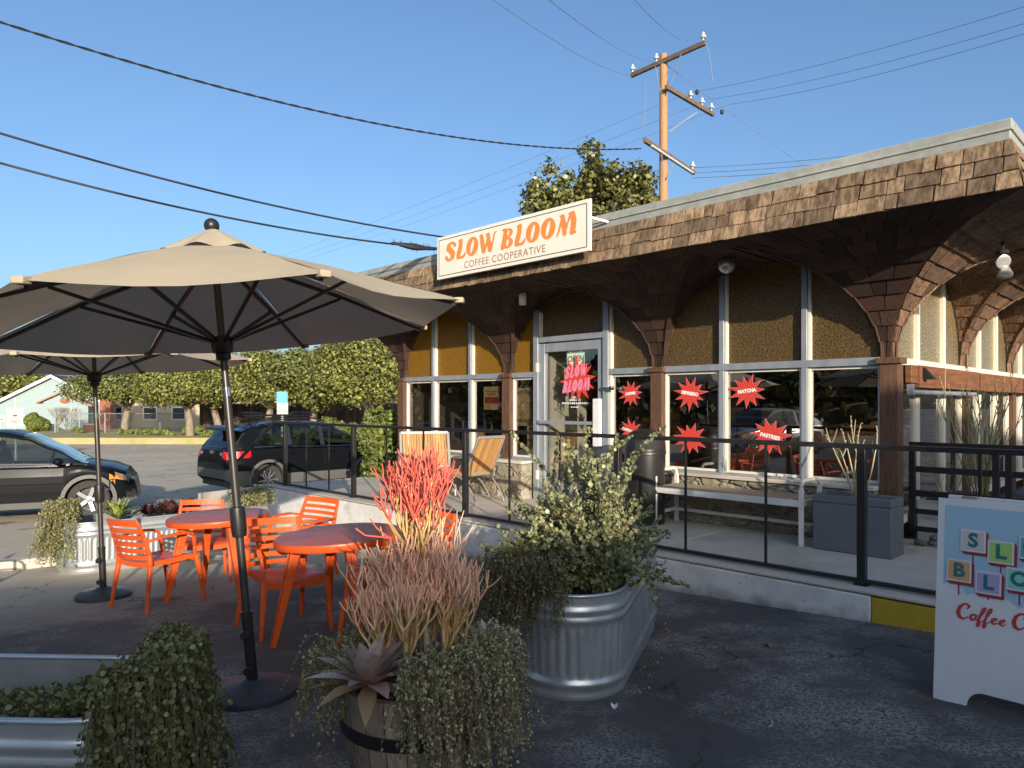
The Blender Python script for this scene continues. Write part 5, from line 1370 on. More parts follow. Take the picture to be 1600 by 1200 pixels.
mb = MB(); put_text(mb, 'DAILY', .05, 0, .075, 0, bold=.0015); put_text(mb, '6AM-6PM', .05, 0, .035, 0, bold=.0015)
mb.beam((-.075, 0, -.062), (.03, 0, -.062), .002, .010); mb.add([(.03, 0, -.075), (.075, 0, -.062), (.03, 0, -.049)], [(0, 1, 2)]); 
rr = random.Random(3); x = -.24
while x < .22:
    wd = rr.uniform(.012, .022); mb.add([(x, 0, -.022), (x + wd, 0, -.022), (x + wd, 0, .004), (x, 0, .004)], [(0, 1, 2, 3)]); x += wd + rr.choice((.004, .004, .004, .014))
mb.build('lettering', m_white, o, smooth=0)
m_kraft = mat('kraft', (.50, .36, .18), .8, col2=(.32, .22, .10), nscale=5)
def poster(x, y, w, h, name, label, items, base=m_kraft, off=-.03, cat='poster'):
    t, z = tz(x, y); o = thing(name, label, cat, WP(t, off, z), FR)
    mb = MB(); mb.box((0, 0, 0), (w, .003, h)); mb.build('sheet', base, o)
    for nm, m, fn_ in items:
        mb = MB(); fn_(mb); mb.build(nm, m, o, smooth=0)
def shut(mb):
    for k, ch in enumerate('SHUT DOWN'):
        a = (k - 4) * .035; put_text(mb, ch, .062, (k - 4) * .031, .235 - 8 * a * a * .25, -.0025, rot=-a * 1.2, bold=.001) if ch != ' ' else None
    put_text(mb, 'ADELANTO', .064, 0, -.205, -.0025, bold=.002)
    for s in (-1, 1):
        for j in range(9):
            a = j * math.pi * 2 / 9; c = (s * .058, .02 + .03 * math.cos(j)); mb.beam((c[0] + .03 * math.cos(a), -.0025, c[1] + .03 * math.sin(a)), (c[0] + .062 * math.cos(a + .5), -.0025, c[1] + .062 * math.sin(a + .5)), .001, .006, up=(0, 1, .01))
    for j in range(6): mb.beam((-.10 + j * .036, -.0025, -.115 + .01 * (j % 2)), (-.075 + j * .036, -.0025, -.125 + .01 * (j % 3)), .001, .008, up=(0, 1, .01))
poster(816, 636, .31, .56, 'poster', 'tan poster reading SHUT DOWN ADELANTO in the sidelight left of the door', [('lettering', m_blackink, shut)])
def prv(mb):
    put_text(mb, "THIS IS A PRIVATE", .036, 0, .10, -.0025, bold=.001); put_text(mb, "PROPERTY", .045, 0, .055, -.0025, bold=.001)
def prv2(mb): mb.box((0, -.0025, -.03), (.30, .001, .10))
poster(766, 622, .36, .36, 'poster', 'tan poster with a dark red band in the window left of the brown post', [('lettering', m_blackink, prv), ('band', mat('band', (.22, .03, .02), .7), prv2)])
def con(mb): put_text(mb, 'CONOZCA SUS', .036, 0, .26, -.0025, bold=.0015); put_text(mb, 'DERECHOS', .036, 0, .18, -.0025, bold=.0015)
poster(831, 690, .25, .62, 'poster', 'tall tan poster reading CONOZCA SUS DERECHOS low in the sidelight beside the door', [('lettering', m_blackink, con), ('band', mat('band2', (.20, .04, .02), .7), lambda mb: mb.box((0, -.0025, .02), (.24, .001, .03)))])

# ------------------------------------------------------------------ A-frame sandwich board
m_boardw = mat('boardwhite', (.74, .74, .72), .45, col2=(.68, .68, .67), nscale=3); m_boardb = mat('boardblue', (.36, .55, .66), .5)
af = thing('sandwich_board', 'white and sky blue sandwich board with SLOW BLOOM letter blocks at the right edge', 'sign', (2.555, 3.56, gz(2.4, 3.8)), R(-47.5))
Wb, Hb = .70, 1.04; LN = R(5)
def face_pt(x, z, d=0): return (x, -.17 + math.sin(LN) * z - d * math.cos(LN), z * math.cos(LN) + d * math.sin(LN) * 0)
def Tface(): return Matrix.Translation((0, -.17, 0)) @ Matrix.Rotation(-LN, 4, 'X')
def board_outline():
    pts = [(-Wb / 2, Hb), (-Wb / 2, 0), (-Wb / 2 + .15, 0)]
    for i in range(7): a = math.pi - math.pi / 2 * i / 6; pts.append((-Wb / 2 + .15 + .075 + .075 * math.cos(a) - .0, .085 * math.sin(a)))
    pts += [(-x, z) for x, z in reversed(pts[1:])]; pts.append((Wb / 2, Hb)); return pts[:-1] if pts[-1] == pts[-2] else pts
ol = board_outline()
for nm, T in (('front_panel', Tface()), ('back_panel', Matrix.Translation((0, .17, 0)) @ Matrix.Rotation(LN, 4, 'X'))):
    mb = MB(); mb.T = T; mb.prism(ol, -.0, .02); mb.build(nm, m_boardw, af, bevel=.002)
mb = MB()
for x in (-.22, .22): mb.box((x, -.01, Hb * math.cos(LN) + .005), (.07, .05, .012))
mb.build('hinge', M['chrome'], af)
# artwork: sky with scalloped cloud edge
def art(nm, m, fn_, d): 
    mb = MB(); mb.T = Tface() @ Matrix.Translation((0, -d, 0)); fn_(mb); return mb.build(nm, m, af, smooth=0, recalc=False)
def skyf(mb):
    a, b = -Wb / 2 + .035, Wb / 2 - .03; n = 120; pts = []
    cl = [(-.28, .53, .075), (-.15, .505, .075), (-.05, .50, .07), (.07, .475, .08), (.19, .50, .08), (.30, .52, .07)]
    for i in range(n + 1):
        x = a + (b - a) * i / n; z = .50
        for cx, cz, r in cl:
            if abs(x - cx) < r: z = max(z, cz + math.sqrt(r * r - (x - cx) ** 2))
        pts.append((x, z))
    V = [(x, 0, z) for x, z in pts] + [(x, 0, Hb - .035) for x, z in pts]; mb.add(V, [(i, i + 1, n + 2 + i, n + 1 + i) for i in range(n)])
art('artwork', m_boardb, skyf, .0015)
m_dred = mat('deepred', (.33, .035, .04), .5); m_tealL = mat('tealletter', (.03, .17, .17), .5)
blocks = [('S', -.185, .835, (.62, .55, .50)), ('L', -.065, .795, (.40, .62, .16)), ('O', .065, .835, (.14, .38, .48)), ('W', .185, .795, (.62, .42, .15)),
          ('B', -.245, .675, (.68, .36, .15)), ('L', -.115, .635, (.42, .36, .56)), ('O', .015, .675, (.26, .62, .50)), ('O', .135, .635, (.60, .30, .30)), ('M', .250, .675, (.45, .55, .2))]
def redb(mb):
    for ch, x, z, c in blocks:
        mb.add([(x - .048, 0, z - .06), (x + .062, 0, z - .072), (x + .066, 0, z + .045), (x - .05, 0, z + .05)], [(0, 1, 2, 3)])
for i, (ch, x, z, c) in enumerate(blocks):
    if z < .72 or True:
        pass
def posts(mb):
    for ch, x, z, c in blocks:
        zb = .552 if z < .75 else z - .16
        mb.add([(x - .003, 0, zb), (x + .004, 0, zb), (x + .004, 0, z - .05), (x - .003, 0, z - .05)], [(0, 1, 2, 3)])
art('sign_posts', m_dred, posts, .0022)
def redb2(mb):
    for k, (ch, x, z, c) in enumerate(blocks):
        d = -.0002 * k; w = .056
        mb.add([(x - w, d, z - w), (x - w + .015, d, z - w - .016), (x + w + .012, d, z - w - .016), (x + w + .012, d, z + w - .016), (x + w, d, z + w), (x - w, d, z + w)], [(0, 1, 2, 3, 4, 5)])
art('block_side', m_dred, redb2, .003)
def whb(mb):
    for k, (ch, x, z, c) in enumerate(blocks):
        w = .056; mb.add([(x - w, 0, z - w), (x + w, 0, z - w), (x + w, 0, z + w), (x - w, 0, z + w)], [(0, 1, 2, 3)])
art('block_border', m_boardw, whb, .0055)
for k, (ch, x, z, c) in enumerate(blocks):
    art('block_face', mat('block%d' % k, c, .5), lambda mb, x=x, z=z: mb.add([(x - .048, 0, z - .048), (x + .048, 0, z - .048), (x + .048, 0, z + .048), (x - .048, 0, z + .048)], [(0, 1, 2, 3)]), .0065)
for ch, x, z, c in blocks: art('block_letter', m_tealL, lambda mb, ch=ch, x=x, z=z: put_text(mb, ch, .095, x, z, 0, bold=.004), .0075)
# script words drawn as pen strokes
SC = {'C': ([(.60, .70, .05), (.68, .86, .07), (.54, 1.0, .06), (.34, .97, .075), (.16, .75, .10), (.12, .42, .115), (.24, .12, .10), (.46, .0, .07), (.66, .12, .05), (.74, .26, .03)], .74),
      'o': ([(.30, .42, .06), (.14, .34, .075), (.12, .14, .075), (.26, .03, .07), (.42, .14, .07), (.42, .34, .06), (.30, .42, .06), (.50, .36, .04), (.58, .38, .035)], .50),
      'f': ([(-.02, .08, .035), (.14, .3, .045), (.34, .8, .06), (.32, .95, .06), (.20, .90, .06), (.14, .45, .075), (.08, -.15, .075), (.12, -.32, .06), (.22, -.22, .05), (.20, .0, .045), (.36, .1, .035)], .34),
      'e': ([(.0, .10, .035), (.28, .22, .04), (.38, .34, .05), (.28, .42, .055), (.14, .30, .075), (.14, .12, .07), (.28, .03, .06), (.46, .14, .04)], .44),
      'p': ([(.0, .2, .03), (.12, .42, .06), (.10, .1, .07), (.04, -.3, .07), (.08, -.34, .05), (.14, .2, .05), (.28, .42, .06), (.42, .3, .07), (.36, .06, .065), (.2, .04, .045), (.5, .1, .03)], .50),
      'r': ([(.0, .1, .035), (.12, .44, .06), (.16, .36, .05), (.32, .38, .05), (.24, .12, .06), (.34, .03, .045), (.46, .12, .03)], .42),
      'a': ([(.40, .36, .05), (.24, .42, .06), (.10, .26, .07), (.12, .06, .07), (.28, .06, .055), (.42, .36, .06), (.40, .1, .06), (.52, .1, .03)], .50),
      't': ([(.0, .1, .03), (.16, .4, .04), (.26, .82, .06), (.18, .4, .065), (.16, .1, .06), (.26, .03, .05), (.38, .14, .03)], .34), 't2': ([(.06, .55, .035), (.38, .56, .035)], 0),
      'i': ([(.0, .1, .03), (.12, .4, .055), (.10, .1, .06), (.2, .03, .045), (.3, .12, .03)], .28), 'v': ([(.0, .3, .035), (.1, .42, .06), (.14, .06, .065), (.26, .08, .05), (.36, .4, .045), (.46, .36, .03)], .42)}
def script(mb, word, x0, z0, h, y, slope=0.0, fat=0.0):
    x = x0
    for ch in word:
        if ch == ' ': x += .26 * h; continue
        wd = SC[ch][1]
        GL['~'] = dict(w=max(wd, .75), s=[SC[ch][0]] + ([SC[ch + '2'][0]] if ch + '2' in SC else []))
        # taller pad for descenders: lift by .4
        g = GL['~']; g['s'] = [[(a, (b + .42) / 1.0, r * 1.15 + fat) for a, b, r in s] for s in g['s']]
        g['w'] = .9; g['top'] = 1.5
        sdf_glyph(mb, '~', x, z0 - .42 * h + (x - x0) * slope, h, y, res=24, shear=.18); x += wd * h
m_redscript = mat('redscript', (.55, .05, .045), .5)
_old = GL.get('~')
def scr1(mb): script(mb, 'Coffee Cooperative', -.265, .435, .078, 0, 0, -.014)
art('script_lettering', m_redscript, scr1, .003)
art('small_script', mat('bluescript', (.20, .42, .55), .5), lambda mb: put_text(mb, 'scan me', .05, .14, .375, 0, shear=.35, bold=.001), .003)

# ------------------------------------------------------------------ utility pole and cables
m_pole = mat('poletimber', (.30, .15, .065), .85, col2=(.42, .24, .12), nscale=4, stretch=(10, 10, .7), bump=.5, contrast=(.3, .7)); m_arm = mat('crossarm', (.10, .075, .055), .8, col2=(.16, .12, .09), nscale=4)
m_wire = mat('wire', (.012, .012, .014), .6); m_wire2 = mat('wirethin', (.16, .20, .26), .6); m_insul = mat('insulator', (.55, .58, .60), .2)
up_ = thing('utility_pole', 'tall brown timber utility pole with three crossarms rising behind the cafe roof', 'utility pole', (4.16, 19.5, -.4))
mb = MB(); mb.lathe([(.15, 0), (.105, 11.3), (.10, 11.57), (0, 11.58)], 16); mb.build('pole', m_pole, up_, smooth=40)
def Lp(v): return Vector(v) - Vector((4.16, 19.5, -.4))
arms = [((3.405, 20.43, 10.95), (5.02, 18.57, 10.95)), ((4.16, 19.35, 10.15), (5.96, 21.2, 10.15)), ((3.40, 18.4, 8.36), (5.34, 21.0, 8.36))]
ends = []
for k, (a, b) in enumerate(arms):
    A_, B_ = Lp(a) + Vector((0, -.16, 0)), Lp(b) + Vector((0, -.16, 0)); mb = MB(); mb.beam(A_, B_, .09, .12); mb.build('crossarm', m_arm, up_, bevel=.006)
    for t in ((.02, .36, .97) if k == 0 else (.5, .75, .96) if k == 1 else (.97,)):
        q = A_.lerp(B_, t) + Vector((0, 0, .06)); mb = MB(); mb.lathe([(.02, 0), (.02, .08), (.07, .09), (.08, .12), (.045, .13), (.06, .15), (.035, .18), (.03, .23), (0, .24)], 14, c=q); mb.build('insulator', m_insul, up_, smooth=30)
        ends.append(q + Vector((4.16, 19.5, -.4)) + Vector((0, 0, .2)))
mb = MB(); mb.beam(Lp((4.2, 19.35, 10.0)), Lp((4.5, 18.9, 10.9)), .02, .03); mb.beam(Lp((4.3, 19.5, 9.05)), Lp((5.4, 20.6, 10.08)), .03, .04); mb.beam(Lp((4.1, 19.2, 7.7)), Lp((4.0, 19.0, 8.3)), .02, .03); mb.beam(Lp((4.2, 19.3, 7.7)), Lp((4.5, 19.7, 8.3)), .02, .03)
mb.build('brace', M['alu'], up_)
mb = MB(); A_, B_ = Lp(arms[2][0]) + Vector((0, -.24, -.06)), Lp(arms[2][1]) + Vector((0, -.24, -.06)); mb.tube([A_.lerp(B_, .12), A_.lerp(B_, .95)], .03, 8); mb.build('conduit', m_insul, up_)
mb = MB(); 
for a, t in ((arms[0], .62), (arms[1], .88)):
    q = Lp(a[0]).lerp(Lp(a[1]), t) + Vector((0, -.215, 0)); d = (Vector(a[1]) - Vector(a[0])).normalized(); mb.beam(q - d * .1, q + d * .1, .01, .09)
mb.build('marker', M['yellow'], up_)
def cable(label, pts, r, sag, m=m_wire, name='overhead_cable', group='overhead lines', kink=0):
    P_ = []; n = 26
    for (a, b) in zip(pts, pts[1:]):
        for i in range(n + 1):
            t = i / n; q = Vector(a).lerp(Vector(b), t); q.z -= sag * 4 * t * (1 - t); P_.append(q)
    o = MB()
    if kink:
        for off in (0, math.pi):
            Q = []
            for i in range(len(P_) * 6 - 6):
                j, f_ = divmod(i, 6); q = P_[j].lerp(P_[j + 1], f_ / 6); a = i * 1.1 + off; Q.append(q + Vector((math.cos(a), 0, math.sin(a))) * kink)
            o.tube(Q, r, 5)
    else: o.tube(P_, r, 6)
    return tag(o.build(name, m, None, smooth=60), label, 'cable', group)
cable('thick twisted service cable swooping from the upper left to the lowest crossarm', [px(-60, 15, 9.0), px(1005, 232, 18.4)], .011, .55, kink=.010)
cable('black cable descending from the left edge to the top of the cafe sign', [px(-60, 190, 7.0), px(705, 372, 10.2)], .012, .12)
cable('lower black cable descending from the left edge to the roof beside the sign', [px(-60, 238, 7.0), px(690, 389, 10.2)], .012, .14)
mb = MB(); a, b = px(612, 379, 9.75), px(690, 389, 10.15)
pts = [a.lerp(b, i / 12) + Vector((0, 0, -.02 * math.sin(i / 12 * math.pi))) for i in range(13)]
mb.tube(pts, [.012, .02, .028, .038, .045, .05, .048, .04, .032, .03, .026, .02, .014], 8)
for i in range(30):
    q = pts[i % 12].lerp(pts[i % 12 + 1], rnd.random()); d = Vector((rnd.uniform(-1, 1), 0, rnd.uniform(-.6, 1))).normalized(); mb.tube([q, q + d * .07], .004, 4)
tag(mb.build('cable_splice', m_wire, None), 'frayed taped splice on the lower black cable near the sign', 'cable splice')
for i, (a, b) in enumerate((((760, -8), (985, 118)), ((848, -8), (1022, 96)), ((985, -8), (1080, 64)))):
    cable('thin power line running from the top crossarm up out of the picture, %s' % ('left', 'middle', 'right')[i] + ' of three', [px(*a, 7.5), px(*b, (20.3, 19.6, 18.6)[i])], .005, .15, m_wire2)
for i, (l, r_) in enumerate((((430, 404), (1640, -2)), ((440, 410), (1640, 25)), ((470, 408), (1640, 41)))):
    mid = ((1075, 145), (1110, 155), (1140, 163))[i]
    cable('thin grey transmission line crossing behind the pole, %s of three' % ('upper', 'middle', 'lower')[i], [px(*l, 60), px(*mid, 30), px(*r_, 16)], .007, .2, m_wire2)
for i in range(3):
    cable('telephone line from the lowest crossarm to the right, %s of three' % ('upper', 'middle', 'lower')[i], [px(1082, 262 + 8 * i, 21), px(1640, 203 + 9 * i, 14)], .008, .12, m_wire2)
    cable('faint line falling left behind the roof tree, %s of three' % ('upper', 'middle', 'lower')[i], [px(1040, 262 + 10 * i, 21), px(980, 300 + 8 * i, 26)], .008, .05, m_wire2)
cable('guy wire with two strain insulators running down to the right', [px(1040, 100, 19.5), px(1300, 290, 24)], .008, .05, m_wire2)
for i, (x, y) in enumerate(((1089, 144), (1128, 175))):
    mb = MB(); mb.sphere(px(x, y, 20.8 + i * .5), .06, 10, sc=(1, 1, 1.3)); tag(mb.build('strain_insulator', m_wire, None), 'dark strain insulator on the guy wire, the %s one' % ('upper', 'lower')[i], 'insulator')
for i, pp in enumerate(([(1009, 122), (1008, 160), (1006, 205)], [(1103, 65), (1112, 100), (1113, 128)], [(1024, 104), (1028, 130), (1034, 150)])):
    pts = [px(x, y, 19.0) for x, y in pp]; Q = [pts[0].lerp(pts[1], t) .lerp(pts[1].lerp(pts[2], t), t) for t in [k / 8 for k in range(9)]]
    mb = MB(); mb.tube(Q, .010, 5); mb.build('jumper_wire', m_wire2, None); o = bpy.data.objects[mb and bpy.context.scene.objects[-1].name]; tag(o, ('curved jumper wire hanging from the left end of the top crossarm', 'curved jumper wire hanging from the right end of the top crossarm', 'short jumper wire hanging beside the pole top')[i], 'wire')
# ------------------------------------------------------------------ trees, hedges and far houses
nr2 = np.random.default_rng(77)
m_leafA = mat('leafA', (.18, .19, .045), .6, rndv=.85, trans=.25); m_leafB = mat('leafB', (.15, .17, .045), .6, rndv=.85, trans=.22); m_leafM = mat('leafM', (.15, .15, .045), .4, rndv=.7, trans=.15)
m_bark = mat('bark', (.30, .25, .19), .85, col2=(.18, .14, .10), nscale=3, stretch=(4, 4, 1), bump=.5); m_hedge = mat('hedgeleaf', (.15, .18, .035), .55, rndv=.55, trans=.2)
m_leafR = mat('leafReflect', (.05, .065, .02), .6, rndv=.6, trans=.1)
def blob_points(blobs, n, rr, shell=.35):
    """points in a union of ellipsoids, denser near the surface; returns centres and outward normals"""
    vol = np.array([b[3] * b[4] * b[5] for b in blobs]) ** (2 / 3); k = rr.choice(len(blobs), n, p=vol / vol.sum())
    B_ = np.array(blobs)[k]; d = rr.normal(size=(n, 3)); d /= np.linalg.norm(d, axis=1, keepdims=True); rad = 1 - shell * rr.random(n) ** 1.5
    return B_[:, :3] + d * B_[:, 3:6] * rad[:, None], d
def tree(name, label, cat, loc, height, crown_r, crown_z, n, leaf, m, seed, trunk_r=.2, trunk_h=2.0, blobs=None, nb=34, flat=.75, fork=None, group=None, sides=4, core=True, jit=.13):
    rr = np.random.default_rng(seed); o = thing(name, label, cat, loc, 0, group)
    if blobs is None:
        blobs = []
        for k in range(nb):
            d = rr.normal(size=3); d /= np.linalg.norm(d); d[2] = abs(d[2]) * 1.0 - .25; q = rr.random() ** .5
            c = np.array([0, 0, crown_z]) + d * np.array([crown_r, crown_r, height - crown_z]) * q * .78
            s = crown_r * rr.uniform(.20, .36); blobs.append((*c, s, s, s * flat))
    P, N = blob_points(blobs, n, rr)
    P = P + rr.normal(size=P.shape) * jit
    N = N + rr.normal(size=N.shape) * .55 + np.array([0, 0, .25])
    leaves('crown', P, N, leaf * rr.uniform(.6, 1.3, n), m, o, rr, sides, .2, elong=1.5)
    rd = random.Random(seed); mb = MB()
    tr = [Vector((0, 0, 0)), Vector((rd.uniform(-.1, .1), 0, trunk_h * .5)), Vector((rd.uniform(-.25, .25), 0, trunk_h))]
    mb.tube(tr, [trunk_r * 1.25, trunk_r, trunk_r * .85], 10)
    for k in range(9):
        b = blobs[rd.randrange(len(blobs))]; e = Vector(b[:3]); mid = tr[2].lerp(e, .5) + Vector((rd.uniform(-.2, .2), rd.uniform(-.2, .2), .1)); mb.tube([tr[2], mid, e], [trunk_r * .55, trunk_r * .3, trunk_r * .1], 6)
    mb.build('trunk', m_bark, o, smooth=60)
    return o
def gp(x, Y): return Vector(((x - 800) / F * Y, Y, G((x - 800) / F * Y, Y)))
TG = 'dense round street trees beyond the parking lot'
specs = [(195, 47, 5.9, 3.4, 'leafy street tree at the left end of the row, beside the beige houses'), (297, 43, 5.6, 3.4, 'leafy street tree whose pale trunk stands just left of the near umbrella pole'), (340, 44, 6.2, 3.2, 'leafy street tree whose trunk stands directly behind the near umbrella pole'),
         (420, 42, 6.3, 3.3, 'leafy street tree in the middle of the row behind the black crossover car'), (490, 40, 6.6, 3.3, 'leafy street tree with a thin leaning pale trunk above the black crossover car'), (575, 38, 6.9, 3.5, 'leafy street tree at the right end of the row next to the cafe')]
for i, (x, Y, h, r, lb) in enumerate(specs):
    p = gp(x, Y); tree('street_tree', lb, 'tree', (p.x, p.y, p.z + .1), h, r, 3.3, 40000, .060, m_leafA if i % 2 else m_leafB, 40 + i, .22, 1.9, nb=46, group=TG)
# taller thin tree behind, with gaps
p = gp(590, 50); tree('street_tree', 'taller sparse tree showing sky through its crown behind the cafe corner', 'tree', p, 8.2, 3.2, 4.4, 16000, .065, m_leafA, 60, .2, 3, nb=30, group=TG)
p = gp(20, 72); tree('street_tree', 'tree behind the dark roof of the light blue house', 'tree', p, 6.3, 4.5, 4, 7000, .16, m_leafA, 61, .2, 3, nb=30, group=TG)
p = gp(132, 75); tree('bare_tree', 'brownish half bare tree behind the light blue house', 'tree', p, 5.6, 3.0, 4, 2600, .10, mat('drytwig', (.16, .13, .09), .8), 62, .2, 3, nb=24)
# broad-leaved tree above the roof
p = Vector((2.75, 25.0, -.4))
bl_ = []
rr_ = np.random.default_rng(5)
for (cx, cz, r) in ((-1.75, 9.3, .45), (-1.3, 8.9, .5), (-.85, 9.1, .5), (-.4, 8.6, .6), (.0, 9.3, .55), (.25, 10.1, .42), (.15, 10.45, .36), (.7, 9.5, .5), (1.1, 9.7, .55), (1.4, 9.2, .5), (.9, 8.7, .6), (1.8, 8.6, .5), (2.2, 8.3, .45), (2.6, 8.2, .35), (-1.2, 8.2, .6), (-.2, 8.0, .7), (.8, 7.9, .7), (-1.9, 8.5, .3), (-1.5, 7.4, .6), (.3, 7, .9), (1.5, 7.4, .6), (-.75, 9.5, .32), (.45, 9.9, .4)):
    for k in range(5): bl_.append((cx + rr_.normal() * .26, rr_.normal() * .9, cz - .12 + rr_.normal() * .22, r * .74, r * .85, r * .66))
tree('broadleaf_tree', 'glossy broad leaved tree rising behind the cafe roof left of the utility pole', 'tree', p, 11, 2.5, 8, 30000, .062, m_leafM, 71, .2, 5.5, blobs=bl_)
# clipped hedge column by the cafe corner
o = thing('tall_hedge', 'tall clipped green hedge at the far left corner of the cafe', 'hedge', (-2.52, 14.0, -.42))
bl_ = [(rr_.uniform(-.16, .16), rr_.uniform(-.5, .5), z, .27, .42, .33) for z in np.linspace(.2, 1.62, 24)]
P, N = blob_points(bl_, 11000, nr2, .25); leaves('foliage', P, N + nr2.normal(size=N.shape) * .5, .032 * nr2.uniform(.6, 1.3, len(P)), m_hedge, o, nr2, 4, .2, 1.4)
mb = MB(); mb.tube([(0, 0, 0), (.05, 0, 1.2), (0, .05, 1.5)], [.06, .05, .03], 8)
for k in range(12): mb.tube([(0, 0, .2 + .1 * k), (math.cos(k * 2.4) * .2, math.sin(k * 2.4) * .3, .4 + .1 * k)], .015, 5)
mb.build('stems', m_bark, o)
# hedge beside the light blue house and low shrubs
def hedge(label, x0, x1, Y, h, d, n, leaf, m, seed, name='hedge', group=None):
    a, b = gp(x0, Y), gp(x1, Y); rr = np.random.default_rng(seed); o = thing(name, label, 'hedge' if name == 'hedge' else 'shrub', (a + b) / 2 + Vector((0, 0, .25)), 0, group); w = (b.x - a.x) / 2
    k = max(3, int(w * 4)); bl_ = [(rr.uniform(-w, w) * .85, rr.uniform(-d, d) * .5, h * rr.uniform(.3, .78), min(w, h) * .34, d * .5, h * .30) for _ in range(k * 2)]
    P, N = blob_points(bl_, n, rr, .3); leaves('foliage', P, N + rr.normal(size=N.shape) * .5, leaf * rr.uniform(.6, 1.3, n), m, o, rr, 4, .2, 1.4)
    mb = MB(); mb.tube([(0, 0, -.2), (0, 0, h * .6)], .04, 6); mb.build('stems', m_bark, o)
hedge('boxy green hedge in front of the light blue house behind the parking sign', 36, 82, 50, 1.45, 1.0, 5000, .07, m_hedge, 81)
for i, (a, b, Y, h, lb) in enumerate(((190, 208, 45, .5, 'low rounded shrub left of the first tree trunk'), (210, 224, 45, .5, 'small dark rounded shrub right of the first tree trunk'), (226, 292, 44, .55, 'long low shrub row below the beige house'), (304, 334, 42, .7, 'low golden shrub between the two pale tree trunks'), (462, 500, 40, .8, 'low shrub behind the roof of the black crossover car'), (505, 570, 38, 1.3, 'broad yellow green shrub in front of the dark fence'), (115, 130, 47, .5, 'small dark shrub at the foot of the light blue house'))):
    hedge(lb, a, b, Y, h, .6, 1600 + 700 * (i in (2, 5)), .05, m_hedge, 90 + i, 'low_shrub', 'low shrubs along the far verge')
# bare shrubs against the light blue house
for i, x in enumerate((90, 107)):
    p = gp(x, 50) + Vector((0, 0, .2)); o = thing('bare_shrub', ('left', 'right')[i] + ' leafless branching shrub against the light blue house wall', 'shrub', p, 0, 'leafless shrubs'); mb = MB(); rd = random.Random(i + 3)
    def br_(p, d, l, r, lv):
        e = p + d * l; mb.tube([p, e], [r, r * .7], 4, caps=False)
        if lv < 5:
            for _ in range(3 if lv < 2 else 2): br_(e, (d + Vector((rd.uniform(-.7, .7), rd.uniform(-.5, .5), rd.uniform(0, .35)))).normalized(), l * .8, r * .62, lv + 1)
    for _ in range(3): br_(Vector((rd.uniform(-.1, .1), 0, 0)), Vector((rd.uniform(-.3, .3), 0, 1)).normalized(), .55, .04, 0)
    mb.build('branches', m_bark, o)
# light blue gable house
m_lblue = mat('sidingblue', (.27, .355, .365), .7, col2=(.25, .325, .34), nscale=1.5, stretch=(1, 1, 8)); m_roofd = mat('roofdark', (.05, .055, .065), .8, col2=(.075, .08, .09), nscale=2)
m_beige = mat('stuccobeige', (.52, .42, .30), .85, col2=(.46, .37, .27), nscale=1); m_brick = mat('brick', (.34, .13, .07), .85, col2=(.26, .10, .06), nscale=5, stretch=(1, 1, 3)); m_tile = mat('rooftile', (.42, .24, .15), .85, col2=(.34, .19, .12), nscale=4)
m_white2 = mat('trimwhite', (.74, .74, .68), .6); m_winf = mat('farwindow', (.05, .06, .07), .15)
def gable_house(name, label, loc, rz, w, d, hw, hr, mw, mr, over=.35, extra=None, trim=m_white2):
    o = thing(name, label, 'house', loc, rz); mb = MB()
    mb.prism([(-w / 2, 0), (w / 2, 0), (w / 2, hw), (0, hr), (-w / 2, hw)], 0, d); mb.build('wall', mw, o)
    sl = (hr - hw) / (w / 2)
    for s in (-1, 1):
        mb = MB(); A_ = [(0, hr + .05), (s * (w / 2 + over), hw - sl * over + .05), (s * (w / 2 + over), hw - sl * over + .17), (0, hr + .18)]; mb.prism(A_, -over, d + over); mb.build('roof', mr, o)
        mb = MB(); mb.prism([(0, hr - .06), (s * (w / 2 + over), hw - sl * over - .08), (s * (w / 2 + over), hw - sl * over + .16), (0, hr + .17)], -over - .04, -over - .005); mb.build('bargeboard', trim, o)
    if extra: extra(o)
    return o
def ext(o):
    mb = MB(); mb.prism([(-.1, 0), (2.9, 0), (2.9, 1.95), (1.1, 2.85), (-.1, 2.25)], -1.6, -.02); mb.build('porch', m_lblue, o)
    mb = MB(); mb.prism([(-.5, 2.13), (1.1, 2.93), (3.2, 1.88), (3.2, 2.0), (1.1, 3.06), (-.5, 2.26)], -1.9, -.021); mb.build('porch_roof', mat('porchroof', (.36, .22, .15), .8), o)
    mb = MB(); mb.sphere((1.35, -1.62, 2.35), .36, 14, sc=(1, .12, .6)); mb.build('oval_plaque', m_brick, o)
    mb = MB(); mb.box2((1.7, -1.63, .9), (1.78, -1.6, 1.9)); mb.build('downpipe', m_white2, o)
hz = G(-40, 55)
gable_house('blue_house', 'light blue gabled house with dark roof far left behind the parking lot', Vector((-35.6, 55, hz + .3)), R(16), 8.2, 14, 1.9, 4.2, m_lblue, m_roofd, extra=ext)
gate = gp(142, 49); o = thing('wooden_gate', 'dark brown wooden gate beside the light blue house', 'gate', gate + Vector((0, 0, .2))); mb = MB()
for k in range(6): mb.box((-.45 + .18 * k, 0, .42), (.17, .04, .8))
mb.build('boards', mat('gatewood', (.09, .03, .015), .8), o); mb = MB(); mb.box((0, -.03, .75), (1.1, .03, .08)); mb.box((0, -.03, .1), (1.1, .03, .08)); mb.build('rail', m_bark, o)
